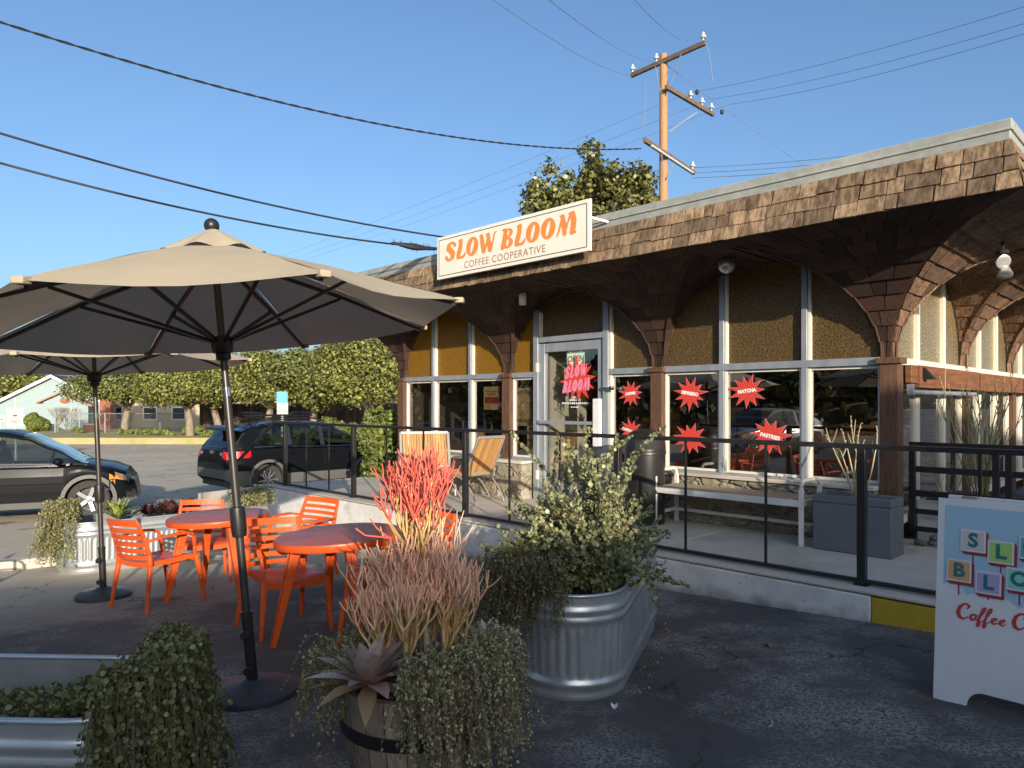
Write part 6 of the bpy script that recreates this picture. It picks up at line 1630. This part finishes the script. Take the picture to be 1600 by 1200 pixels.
# chain link fence
m_link = glass('chainlink', (.9, .9, .88), .0, body=(.35, .35, .33), bodyf=.12, ior=1.01)
cf = thing('chain_link_fence', 'thin grey chain link fence in front of the far houses', 'fence', (0, 0, 0)); mb = MB(); xs = (86, 124, 164, 205, 250, 290)
for x in xs: p = gp(x, 48); mb = MB(); mb.tube([p + Vector((0, 0, .2)), p + Vector((0, 0, 1.75))], .04, 6); mb.build('post', M['alu'], cf)
mb = MB()
for a, b in zip(xs, xs[1:]): p, q = gp(a, 48), gp(b, 48); mb.tube([p + Vector((0, 0, 1.7)), q + Vector((0, 0, 1.7))], .025, 6)
mb.build('top_rail', M['alu'], cf); mb = MB(); p, q = gp(xs[0], 48), gp(xs[-1], 48); mb.add([p + Vector((0, 0, .3)), q + Vector((0, 0, .3)), q + Vector((0, 0, 1.7)), p + Vector((0, 0, 1.7))], [(0, 1, 2, 3)]); mb.build('mesh_panel', m_link, cf)
def ext2(o):
    for x in (-2.2, 0.4, 2.6):
        mb = MB(); mb.box2((x, -.05, .8), (x + 1.1, -.005, 1.9)); f = mb.build('window', m_white2, o); mb = MB(); mb.box2((x + .1, -.06, .9), (x + 1.0, -.052, 1.8)); mb.build('pane', m_winf, f)
p = gp(215, 58); gable_house('beige_house', 'beige stucco house with a brick chimney glimpsed left behind the street trees', p + Vector((0, 0, .3)), R(90 - 80), 9, 9, 2.5, 3.9, m_beige, m_tile, extra=ext2)
p = gp(164, 54); o = thing('brick_chimney', 'red brick chimney at the left end of the beige house', 'chimney', p + Vector((0, 0, .2))); mb = MB(); mb.box2((-.4, 0, 0), (.4, .6, 3.4)); mb.build('stack', m_brick, o, bevel=.01); mb = MB(); mb.box2((-.46, -.05, 3.4), (.46, .65, 3.55)); mb.build('cap', M['concrete'], o)
p = gp(400, 62); gable_house('beige_house', 'low beige house with a tan tiled roof seen between the trees and the dark fence', p + Vector((0, 0, .3)), R(75), 9, 16, 2.3, 3.7, m_beige, m_tile, extra=ext2)
p = gp(545, 60); gable_house('beige_house', 'pale beige house with a tan roof right of the parking sign beyond the fence', p + Vector((0, 0, .3)), R(-70), 9, 12, 2.3, 3.7, m_beige, m_tile, extra=ext2)
# long dark wooden fence
m_df = mat('darkfence', (.035, .025, .02), .85, col2=(.075, .05, .035), nscale=3, stretch=(1, 1, .4), rndv=.5)
df = thing('wooden_fence', 'long dark brown board fence behind the street trees', 'fence', (0, 0, 0)); mb = MB(); A_, B_ = gp(312, 47.5), gp(628, 46)
nb_ = 110
for k in range(nb_):
    q = A_.lerp(B_, (k + .5) / nb_); mb.box((q.x, q.y, q.z + .25 + 1.05 + .02 * math.sin(k * 3.1)), ((B_.x - A_.x) / nb_ * .96, .03, 2.1), av=rnd.random())
mb.build('boards', m_df, df, smooth=0); mb = MB(); mb.beam(A_ + Vector((0, .06, 1.9)), B_ + Vector((0, .06, 1.9)), .05, .1); mb.build('rail', m_df, df)
# signs -----------------------------------------------------------------------
def street_sign(name, label, x, Y, ztop, w, h, fn_, zb=None, rz=0, post=m_white2):
    X = (x - 800) / F * Y; g = G(X, Y); o = thing(name, label, 'sign', (X, Y, g), rz)
    mb = MB(); mb.box2((-.03, .0, 0), (.03, .05, (ztop - g))); mb.build('post', post, o)
    fn_(o, ztop - g, w, h); return o
def blue_sign(o, zt, w, h):
    mb = MB(); mb.box((0, -.01, zt - .155), (w, .006, .31)); mb.build('sign_panel', mat('bluepanel', (.10, .38, .62), .4, col2=(.16, .46, .66), nscale=6), o)
    mb = MB(); mb.box((.01, -.01, zt - .43), (w, .006, .235)); mb.build('lower_panel', m_white2, o)
    mb = MB()
    for k, (a, z) in enumerate(((.10, .35), (.16, .375), (.05, .41), (.2, .465), (.2, .49), (.2, .515))): mb.box((.01, -.0145, zt - z), (a, .001, .008))
    mb.build('lettering', m_blackink, o)
    mb = MB(); mb.box((.01, -.01, zt - .59), (w, .006, .05)); mb.build('plate', m_white2, o)
street_sign('parking_sign', 'blue and white parking sign standing behind the black crossover car', 441, 19.5, 1.6 + (630 - 612) / F * 19.5, .30, .5, blue_sign, rz=.05)
def perm(o, zt, w, h):
    mb = MB(); mb.box((0, -.02, zt - .38 - h / 2), (w, .006, h)); mb.build('sign_panel', m_white2, o)
    mb = MB(); mb.box((0, -.0245, zt - .38 - h * .56), (w * .88, .001, .018)); mb.box((0, -.0245, zt - .38 - h * .62), (w * .88, .001, .018))
    put_text(mb, 'PERMIT', .10, 0, zt - .38 - h * .16, -.0245); put_text(mb, 'PARKING', .10, 0, zt - .38 - h * .27, -.0245) if False else put_text(mb, 'PARKING', .09, 0, zt - .38 - h * .26, -.0245); put_text(mb, 'ONLY', .16, 0, zt - .38 - h * .77, -.0245, bold=.004); mb.build('lettering', m_blackink, o, smooth=0)
    mb = MB(); mb.box((0, -.0245, zt - .38 - h * .42), (w * .3, .001, .08)); mb.build('emblem', m_red, o)
street_sign('permit_sign', 'white parking sign ending in the word ONLY on a pale post behind the black sedan', 24, 27, 1.6 + (630 - 622) / F * 27, .60, .68, perm)
def arr(o, zt, w, h):
    mb = MB(); mb.box((0, -.02, zt - h / 2), (w, .006, h)); mb.build('sign_panel', m_white2, o)
    mb = MB(); mb.box((-.0, -.0245, zt - h * .72), (w * .7, .001, .03)); mb.add([(w * .3, -.0246, zt - h * .85), (w * .46, -.0246, zt - h * .72), (w * .3, -.0246, zt - h * .59)], [(0, 1, 2)]); mb.build('arrow', m_blackink, o)
street_sign('arrow_sign', 'small white arrow sign at the left edge of the picture', 0, 27, 1.6 + (630 - 649) / F * 27, .34, .22, arr)

# ------------------------------------------------------------------ unseen houses added behind the camera, shaped to shade the forecourt
uv = Vector((.958, .286, 0)); vv = Vector((-.286, .958, 0))
def UV(u, v, z=0): return Vector((u * uv.x + v * vv.x, u * uv.y + v * vv.y, z))
TE = math.tan(R(SUN_EL)); VD = -12.0
def shade_house(name, label, u0, u1, h0, mw, mr):
    ztop = h0 - VD * TE; o = thing(name, label, 'house', UV((u0 + u1) / 2, VD, 0), math.atan2(uv.y, uv.x)); w = (u1 - u0) / 2
    mb = MB(); mb.prism([(-2.6, .0), (2.6, .0), (2.6, ztop - 1.2), (0, ztop - .12), (-2.6, ztop - 1.2)], -w, w, 'YZ'); mb.build('wall', mw, o)
    mb = MB()
    for s in (-1, 1): mb.beam((0, s * 1.45, ztop - .68), (0, s * 1.451, ztop - .68), .01, .01)
    mb = MB(); mb.prism([(-3.0, ztop - 1.32), (0, ztop - .08), (3.0, ztop - 1.32), (3.0, ztop - 1.2), (0, ztop), (-3.0, ztop - 1.2)], -w - .0, w + .0, 'YZ'); mb.build('roof', mr, o)
    mb = MB()
    for k in range(max(1, int(w))): mb.box2((-w + .8 + 2 * k, 2.6, 1.0), (-w + 1.9 + 2 * k, 2.64, 2.1))
    mb.build('window', m_winf, o)
shade_house('shading_house', 'unseen tan roofed house added behind the camera to shade the forecourt', -15, 2.0, 1.72, m_beige, m_tile)
shade_house('shading_house', 'taller unseen tan roofed wing added to shade the walkway', 2.0, 5.3, 2.25, m_beige, m_tile)
shade_house('shading_house', 'tallest unseen tan house added to shade the corner post', 5.3, 14, 3.05, m_beige, m_tile)
# trees and a car mirrored in the cafe windows
for i, (x, y, h) in enumerate(((-24, -6, 8), (-27, 3, 9), (-26, 12, 8), (-34, 20, 9), (-22, -14, 9))):
    tree('street_tree', ('tree', 'tall tree', 'broad tree', 'far tree', 'dark tree')[i] + ' left of the lot mirrored in the cafe windows', 'tree', (x, y, G(x, y)), h, 5.2, 3.4, 9000, .24, m_leafR, 200 + i, .3, 2.4, nb=26, group='trees left of the lot')
o = thing('reflected_hedge', 'unseen tall dark hedge added left of the lot to darken the window reflections', 'hedge', (-21, 4, -.2)); bl_ = [(rr_.uniform(-.5, .5), y, z, .8, 1.3, .8) for y in np.linspace(-17, 18, 30) for z in (.6, 1.6, 2.6)]  # unseen hedge added to block the bright horizon in the window reflections
P, N = blob_points(bl_, 16000, nr2, .25); leaves('foliage', P, N + nr2.normal(size=N.shape) * .5, .13 * nr2.uniform(.6, 1.3, len(P)), m_leafR, o, nr2, 4, .2, 1.4)
mb = MB(); mb.box2((-.5, -17.5, 0), (.5, 18.5, 2.6)); mb.build('stems', M['dark'], o)  # solid dark core filling the added hedge
gable_house('beige_house', 'beige house left of the lot mirrored in the cafe windows', (-30, -2, 0), R(100), 10, 14, 2.6, 4.4, m_beige, m_tile, extra=ext2)

# ------------------------------------------------------------------ cars
m_carpaint = mat('carblack', (.005, .006, .008), .5, 0.0, coat=.28, spec=.1); m_carsilver = mat('carsilver', (.32, .34, .36), .25, .6, coat=1.0)
m_clad = mat('cladding', (.10, .10, .095), .6); m_carglass = glass('carglass', (.34, .40, .38), .03, ior=1.4); m_cardark = glass('cardark', (.04, .04, .045), .0, ior=1.35)
m_tyre = mat('tyre', (.03, .028, .026), .8, bump=.2, col2=(.045, .042, .038), nscale=20); m_rim = mat('rim', (.55, .55, .56), .25, .9); m_rimdark = mat('rimdark', (.10, .10, .11), .3, .8); m_taill = mat('taillight', (.55, .012, .02), .15, coat=1.0)
m_headl = mat('headlight', (.10, .11, .12), .1, coat=1.0); m_amberl = mat('amberlight', (.75, .27, .02), .2, coat=1.0); m_int = mat('carseat', (.06, .06, .06), .8); m_plate = mat('plate', (.62, .64, .60), .5)
def interp(tab, x):
    for (a, va), (b, vb) in zip(tab, tab[1:]):
        if x <= b: t = (x - a) / (b - a) if b > a else 0; t = max(0, min(1, t)); return va + (vb - va) * t
    return tab[-1][1]
def smooth_i(tab, x):
    for (a, va), (b, vb) in zip(tab, tab[1:]):
        if x <= b: t = (x - a) / (b - a) if b > a else 0; t = max(0, min(1, t)); t = t * t * (3 - 2 * t) * .5 + t * .5; return va + (vb - va) * t
    return tab[-1][1]
def car(name, label, loc, ang, P_):
    o = thing(name, label, 'car', loc, ang, None)
    Lr, Lf, Wd = P_['rear'], P_['front'], P_['width'] / 2; wheels = P_['wheels']; ra = P_['arch']; rw = P_['wr']
    xs = sorted(set([round(Lr + (Lf - Lr) * i / 96, 4) for i in range(97)] + [Lr + .01, Lr + .03, Lf - .01, Lf - .03, Lf - .06]))
    top, bot = P_['top'], P_['bot']
    def ew(x):    # plan taper
        e = min((x - Lr) / P_.get('rt', .34), (Lf - x) / P_.get('ft', .55)); e = max(0, min(1, e)); full = 1 - P_.get('pt', .22) * (1 - e) ** 2.2
        return Wd * full
    def section(x):
        w = ew(x); t = smooth_i(top, x); b = smooth_i(bot, x)
        side_b = b
        arch_ = None
        for wx in wheels:
            if abs(x - wx) < ra: side_b = max(side_b, rw + math.sqrt(ra * ra - (x - wx) ** 2)); arch_ = wx
        t = max(t, b + .02); side_b = min(side_b, t - .06)
        h = t - side_b
        sh = P_['shoulder']
        pts = [(0, t + P_.get('crown', .03)), (w * .45, t + P_.get('crown', .03) * .75), (w * .78, t + .004), (w * .90, t - .022), (w * .955, t - .06)]
        for f, ww in ((.80, .982), (.62, .99), (.60, 1.0), (.42, 1.0), (.30, .992), (.16, .985), (0.0, .965)):
            pts.append((w * ww, side_b + (h - .06) * f))
        pts.append((w * .90, side_b + .01))
        return pts, side_b, arch_
    secs = [section(x) for x in xs]; parts = {}
    def P(nm): 
        if nm not in parts: parts[nm] = MB()
        return parts[nm]
    for i in range(len(xs) - 1):
        A_, B_ = secs[i][0], secs[i + 1][0]; xa, xb = xs[i], xs[i + 1]; xm = (xa + xb) / 2
        for j in range(len(A_) - 1):
            ym = (A_[j][0] + A_[j + 1][0] + B_[j][0] + B_[j + 1][0]) / 4; zm = (A_[j][1] + A_[j + 1][1] + B_[j][1] + B_[j + 1][1]) / 4
            # hole under the greenhouse
            if j < 3 and P_['cab'][0] + .1 < xm < P_['cab'][1] - .1: continue
            for s in (-1, 1):
                nm = P_['cls'](xm, ym / Wd, zm, j, s)
                P(nm).add([(xa, s * A_[j][0], A_[j][1]), (xb, s * B_[j][0], B_[j][1]), (xb, s * B_[j + 1][0], B_[j + 1][1]), (xa, s * A_[j + 1][0], A_[j + 1][1])], [(0, 1, 2, 3)])
    for e, sc_ in ((0, secs[0][0]), (len(xs) - 1, secs[-1][0])):
        x = xs[e]; pts = sc_
        for j in range(len(pts) - 1):
            nm = P_['endcls'](x > 0, (pts[j][1] + pts[j + 1][1]) / 2, j); P(nm).add([(x, pts[j][0], pts[j][1]), (x, pts[j + 1][0], pts[j + 1][1]), (x, -pts[j + 1][0], pts[j + 1][1]), (x, -pts[j][0], pts[j][1])], [(0, 1, 2, 3)])
    mats = dict(body=P_['paint'], cladding=m_clad, bumper=m_clad, taillight=m_taill, headlight=m_headl, turn_signal=m_amberl, grille=m_rimdark, rear_window=m_cardark)
    body = None
    for nm in ['body'] + [k for k in parts if k != 'body']:
        bmesh_o = parts[nm].build(nm, mats.get(nm, m_clad), o, smooth=50)
    # underbody and wheel wells
    mb = MB(); mb.box2((Lr + .15, -Wd * .86, .20), (Lf - .2, Wd * .86, .34))
    for wx in wheels: mb.box2((wx - ra, -Wd * .72, .2), (wx + ra, Wd * .72, rw + ra - .03))
    mb.build('underbody', m_int, o)
    # greenhouse
    roof = P_['roof']; x0, x1 = P_['cab']; n = 60; gx = [x0 + (x1 - x0) * i / n for i in range(n + 1)]
    def gsec(x):
        zr = smooth_i(roof, x); zb = smooth_i(top, x) + .0; h = max(0, zr - zb); k = h / (P_['H'] - smooth_i(top, 0))
        wb = ew(x) * .925; wr = wb - P_['tumble'] * min(1, k)
        return [(0, zr + .025 * min(1, k)), (wr * .6, zr + .018 * min(1, k)), (wr * .90, zr - .008), (wr * .985, zr - .04 * min(1, k * 1.5)), (wr + (wb - wr) * .12, zr - h * .12 - .02), (wr + (wb - wr) * .92, zb + h * .07), (wb, zb - .03)]
    G_ = [gsec(x) for x in gx]; gp_ = {}
    for i in range(n):
        xm = (gx[i] + gx[i + 1]) / 2
        for j in range(6):
            nm = P_['gcls'](xm, j)
            for s in (-1, 1):
                gp_.setdefault((nm, s if nm.startswith('side') else 0), MB()).add([(gx[i], s * G_[i][j][0], G_[i][j][1]), (gx[i + 1], s * G_[i + 1][j][0], G_[i + 1][j][1]), (gx[i + 1], s * G_[i + 1][j + 1][0], G_[i + 1][j + 1][1]), (gx[i], s * G_[i][j + 1][0], G_[i][j + 1][1])], [(0, 1, 2, 3)])
    for (nm, s), mb in gp_.items():
        m = {'roof': P_['paint'], 'pillar': m_rimdark}.get(nm.split('_')[0], P_['glass']); 
        if nm == 'rear_window': m = m_cardark
        mb.build('side_window' if nm.startswith('side') else nm, m, o, smooth=50)
    # chrome waist line and roof line
    for s in (-1, 1):
        mb = MB(); mb.tube([(x, s * (gsec(x)[6][0] + .004), smooth_i(top, x) + .008) for x in [x0 + .45 + (x1 - x0 - .75) * i / 20 for i in range(21)]], .007, 6); mb.build('window_trim', M['chrome'], o)
        for xd in P_['seams']:
            pts = []
            pp, sb, ar = section(xd)
            for j in range(4, len(pp) - 1): pts.append((xd, s * (pp[j][0] + .001), pp[j][1]))
            mb = MB(); mb.tube(pts, .004, 4); mb.build('door_seam', M['dark'], o)
        for xh in P_['handles']:
            w = ew(xh); mb = MB(); mb.box((xh, s * (w + .012), P_['hz']), (.20, .03, .035)); mb.build('door_handle', P_['paint'], o, bevel=.01)
        mx_, mz_ = P_['mirror']; w = ew(mx_); mb = MB(); mb.sphere((mx_, s * (w + .10), mz_), .11, 14, sc=(.75, 1, .62)); mb.beam((mx_, s * (w - .05), mz_ - .04), (mx_, s * (w + .06), mz_ - .03), .06, .03); mb.build('wing_mirror', P_['paint'], o, smooth=60)
        for wx in wheels:   # arch lip
            mb = MB(); N_ = 24; w = ew(wx)
            aa = [math.radians(-12 + 204 * i / N_) for i in range(N_ + 1)]
            for a0, a1 in zip(aa, aa[1:]):
                q = []
                for a, rr_2 in ((a0, ra - .01), (a1, ra - .01), (a1, ra + .055), (a0, ra + .055)): q.append((wx + rr_2 * math.cos(a), s * (w + .012 - (.0 if rr_2 < ra else .012)), rw + rr_2 * math.sin(a)))
                q2 = [(x, s * (w - .10), z) for x, y, z in (q[0], q[1])]
                mb.add(q + q2, [(0, 1, 2, 3), (0, 4, 5, 1)])
            mb.build('wheel_arch', m_clad, o, smooth=50)
    for wx in wheels:
        for s in (-1, 1):
            y = s * (Wd - .10 - .01)
            mb = MB(); R_ = rw; mb.lathe([(R_ * .66, -.10), (R_ * .90, -.112), (R_ * .985, -.09), (R_, -.05), (R_, .05), (R_ * .985, .09), (R_ * .90, .112), (R_ * .66, .10)], 44, c=(wx, y, rw), axis='Y', caps=False); ty = mb.build('wheel', m_tyre, o, smooth=40)
            mb = MB(); mb.lathe([(R_ * .68, .10 * s), (R_ * .655, .085 * s), (R_ * .60, .03 * s), (R_ * .58, -.06 * s)], 40, c=(wx, y, rw), axis='Y', caps=False); mb.lathe([(0, .075 * s), (.05, .07 * s), (.065, .05 * s), (.07, .0)], 20, c=(wx, y, rw), axis='Y')
            ns = P_['spokes']
            for k in range(ns):
                a = 2 * math.pi * k / ns + (.15 if (k % 2 and ns > 6) else 0); d = Vector((math.cos(a), 0, math.sin(a))); mb.beam(Vector((wx, y + s * .06, rw)) + d * .05, Vector((wx, y + s * .078, rw)) + d * R_ * .65, .035, P_['sw'], up=Vector((-math.sin(a), 0, math.cos(a))), w2=.02)
            mb.build('rim', m_rim, ty, smooth=35)
            mb = MB(); mb.lathe([(0, -.03 * s), (R_ * .6, -.03 * s)], 24, c=(wx, y, rw), axis='Y'); mb.build('brake_disc', m_rimdark, ty)
    # seats
    for sx_ in P_.get('seats', []):
        for s in (-1, 1):
            mb = MB(); mb.box((sx_, s * .36, .62), (.5, .48, .18)); mb.box((sx_ - .26, s * .36, .92), (.14, .46, .58), rot=Matrix.Rotation(R(-14), 3, 'Y')); mb.box((sx_ - .34, s * .36, 1.28), (.09, .24, .16)); mb.build('seat', m_int, o, bevel=.04)
    mb = MB(); mb.lathe([(.17, 0), (.185, .015), (.17, .03), (.155, .015), (.17, 0)], 24, c=(0, 0, 0), axis='X'); f = mb.build('steering_wheel', m_int, o); f.location = (P_['wheelx'], .36, .98); f.rotation_euler = (0, R(20), 0)
    mb = MB(); mb.box((P_['wheelx'] + .35, 0, .86), (.4, 1.35, .22)); mb.build('dashboard', m_int, o, bevel=.05)
    return o
def suv_cls(x, yf, z, j, s):
    if z < .62 and x < -1.75: return 'bumper'
    if z < .42 or (j >= 10 and z < .5): return 'cladding'
    if x < -1.72 and .87 < z < .985 and yf > .60: return 'taillight'
    if x > 1.75 and .70 < z < .86 and yf > .5: return 'headlight'
    return 'body'
def suv_end(fr, z, j):
    if fr: return 'grille' if z < .8 else 'body'
    return 'bumper' if z < .62 else 'body'
def suv_g(x, j):
    if j <= 2: return 'rear_window' if x < -1.70 else ('windshield' if x > .38 else 'roof')
    if j == 3: return 'roof' if -1.78 < x < .45 else 'pillar'
    if j == 5: return 'roof' if False else ('side_window' if (-1.38 < x < 1.0) else 'roof')
    if x < -1.42 or x > 1.08: return 'roof'
    for a in (-.78, .10):
        if abs(x - a) < .055: return 'pillar'
    return 'side_window_' + ('a' if x < -.78 else 'b' if x < .1 else 'c')
suv = dict(rear=-2.22, front=2.24, width=1.83, wheels=(-1.32, 1.32), arch=.40, wr=.345, H=1.60, paint=m_carpaint, glass=m_carglass, shoulder=.1, tumble=.20, rt=.42, ft=.7, pt=.20,
    top=[(-2.23, .60), (-2.20, .98), (-2.1, 1.06), (-1.2, 1.075), (0, 1.03), (.9, 1.02), (1.3, 1.0), (1.9, .92), (2.12, .82), (2.2, .68), (2.24, .45)], bot=[(-2.23, .40), (-2.0, .26), (-1, .24), (1, .24), (2, .24), (2.24, .36)],
    roof=[(-2.10, 1.06), (-1.98, 1.22), (-1.80, 1.44), (-1.55, 1.53), (-.8, 1.60), (-.1, 1.61), (.35, 1.57), (.75, 1.38), (1.25, 1.01)], cab=(-2.10, 1.25), cls=suv_cls, endcls=suv_end, gcls=suv_g, seams=(-.95, .10, 1.0), handles=(-.75, .28), hz=.93, mirror=(.88, 1.08), spokes=10, sw=.035, seats=(.2, -.75), wheelx=.62)
S1 = car('black_crossover', 'black crossover car with roof rack parked behind the handrail, seen from its rear corner', (0, 0, 0), 0, suv)
hd = Vector((.70, .714, 0)); rt_ = Vector((.714, -.70, 0)); rw_ = Vector((-5.42, 15.75, 0)); cc = rw_ + hd * 1.32 - rt_ * .87
S1.location = (cc.x, cc.y, G(cc.x, cc.y) + .02); S1.rotation_euler = (0, 0, math.atan2(hd.y, hd.x))
mb = MB()
for s in (-1, 1): mb.tube([(-1.5, s * .60, 1.57), (-1.35, s * .60, 1.66), (-.1, s * .60, 1.70), (.25, s * .60, 1.62)], .018, 8)
for x in (-1.1, -.2): mb.beam((x, -.62, 1.70), (x, .62, 1.70), .06, .03)
for x in (-1.2, -.9, -.6, -.3, -.1): mb.beam((x, -.5, 1.75), (x, .5, 1.75), .03, .02)
for s in (-1, 1): mb.tube([(-1.25, s * .52, 1.76), (-.05, s * .52, 1.76), (.0, s * .48, 1.82)], .014, 6)
mb.tube([(-1.25, -.52, 1.82), (-1.25, .52, 1.82)], .014, 6); mb.tube([(0.0, -.48, 1.82), (0.0, .48, 1.82)], .014, 6)
mb.build('roof_rack', M['black'], S1)
mb = MB(); mb.box((-2.20, 0, .80), (.02, .34, .16)); pl_ = mb.build('number_plate', m_plate, S1, bevel=.006)
mb = MB(); mb.prism([(-2.14, 1.44), (-1.86, 1.50), (-1.80, 1.53), (-1.90, 1.55), (-2.10, 1.49)], -.50, .50); mb.build('spoiler', m_carpaint, S1, bevel=.01)
mb = MB(); mb.box((-2.215, 0, .97), (.02, .10, .07)); mb.build('badge', M['chrome'], S1)
mb = MB()
for s in (-1, 1): mb.box((-2.13, s * .62, .93), (.12, .34, .085), rot=Matrix.Rotation(R(s * -10), 3, 'Z'))
mb.build('tailgate_light', m_headl, S1, bevel=.02)
def sed_cls(x, yf, z, j, s):
    if z < .33: return 'cladding'
    if x > 1.62 and .64 < z < .76 and yf > .55: return 'turn_signal' if (yf > .85 and x < 1.84) else 'headlight'
    if x < -1.85 and .75 < z < .92 and yf > .6: return 'taillight'
    if x > 1.9 and z < .45: return 'grille'
    return 'body'
def sed_g(x, j):
    if j <= 2: return 'rear_window' if x < -1.45 else ('windshield' if x > .30 else 'roof')
    if j == 3: return 'roof'
    if j == 5: return 'side_window_x' if -1.4 < x < 1.05 else 'roof'
    if x < -1.45 or x > 1.12: return 'roof'
    for a in (-.62,):
        if abs(x - a) < .06: return 'pillar'
    return 'side_window_' + ('b' if x < -.62 else 'c')
sed = dict(rear=-2.15, front=2.06, width=1.79, wheels=(-1.30, 1.31), arch=.385, wr=.335, H=1.56, paint=m_carpaint, glass=m_carglass, shoulder=.1, tumble=.22, rt=.45, ft=.70, pt=.30,
    top=[(-2.15, .6), (-2.1, .9), (-1.9, .98), (-.5, .97), (.8, .96), (1.15, .98), (1.6, .90), (1.88, .80), (2.0, .66), (2.06, .42)], bot=[(-2.15, .42), (-1.9, .24), (0, .22), (1.8, .22), (2.06, .28)],
    roof=[(-2.0, .98), (-1.6, 1.28), (-1.1, 1.47), (-.4, 1.55), (0, 1.545), (.35, 1.47), (.75, 1.26), (1.25, .98)], cab=(-2.0, 1.28), cls=sed_cls, endcls=lambda fr, z, j: 'grille' if (fr and z < .6) else 'body', gcls=sed_g, seams=(-.62, .20 + .82, ), handles=(-.3,), hz=.83, mirror=(.86, 1.03), spokes=5, sw=.06, seats=(.15, -.75), wheelx=.55)
S2 = car('black_car', 'black hatchback car cut off by the left edge, parked beyond the corrugated planter', (0, 0, 0), 0, sed)
wx_ = Vector((-7.50, 12.6, 0)); a_ = R(25); hd = Vector((math.cos(a_), math.sin(a_), 0)); lf = Vector((-hd.y, hd.x, 0)); cc = wx_ - hd * 1.31 + lf * .86
S2.location = (cc.x, cc.y, G(-6, wx_.y)); S2.rotation_euler = (0, 0, a_)
S3 = copy_tree(S2); S3['label'] = 'grey car parked left of the lot and mirrored in the cafe windows'; S3.location = (-12.5, 2.6, G(-12, 2.6)); S3.rotation_euler = (0, 0, R(60)); S3.name = 'grey_car'
for ch in bpy.data.objects:
    if ch.parent == S3 and ch.type == 'MESH' and ch.data.materials and ch.data.materials[0] == m_carpaint:
        ch.data = ch.data.copy(); ch.data.materials[0] = m_carsilver
# fallen leaves and small grit on the asphalt near the tank
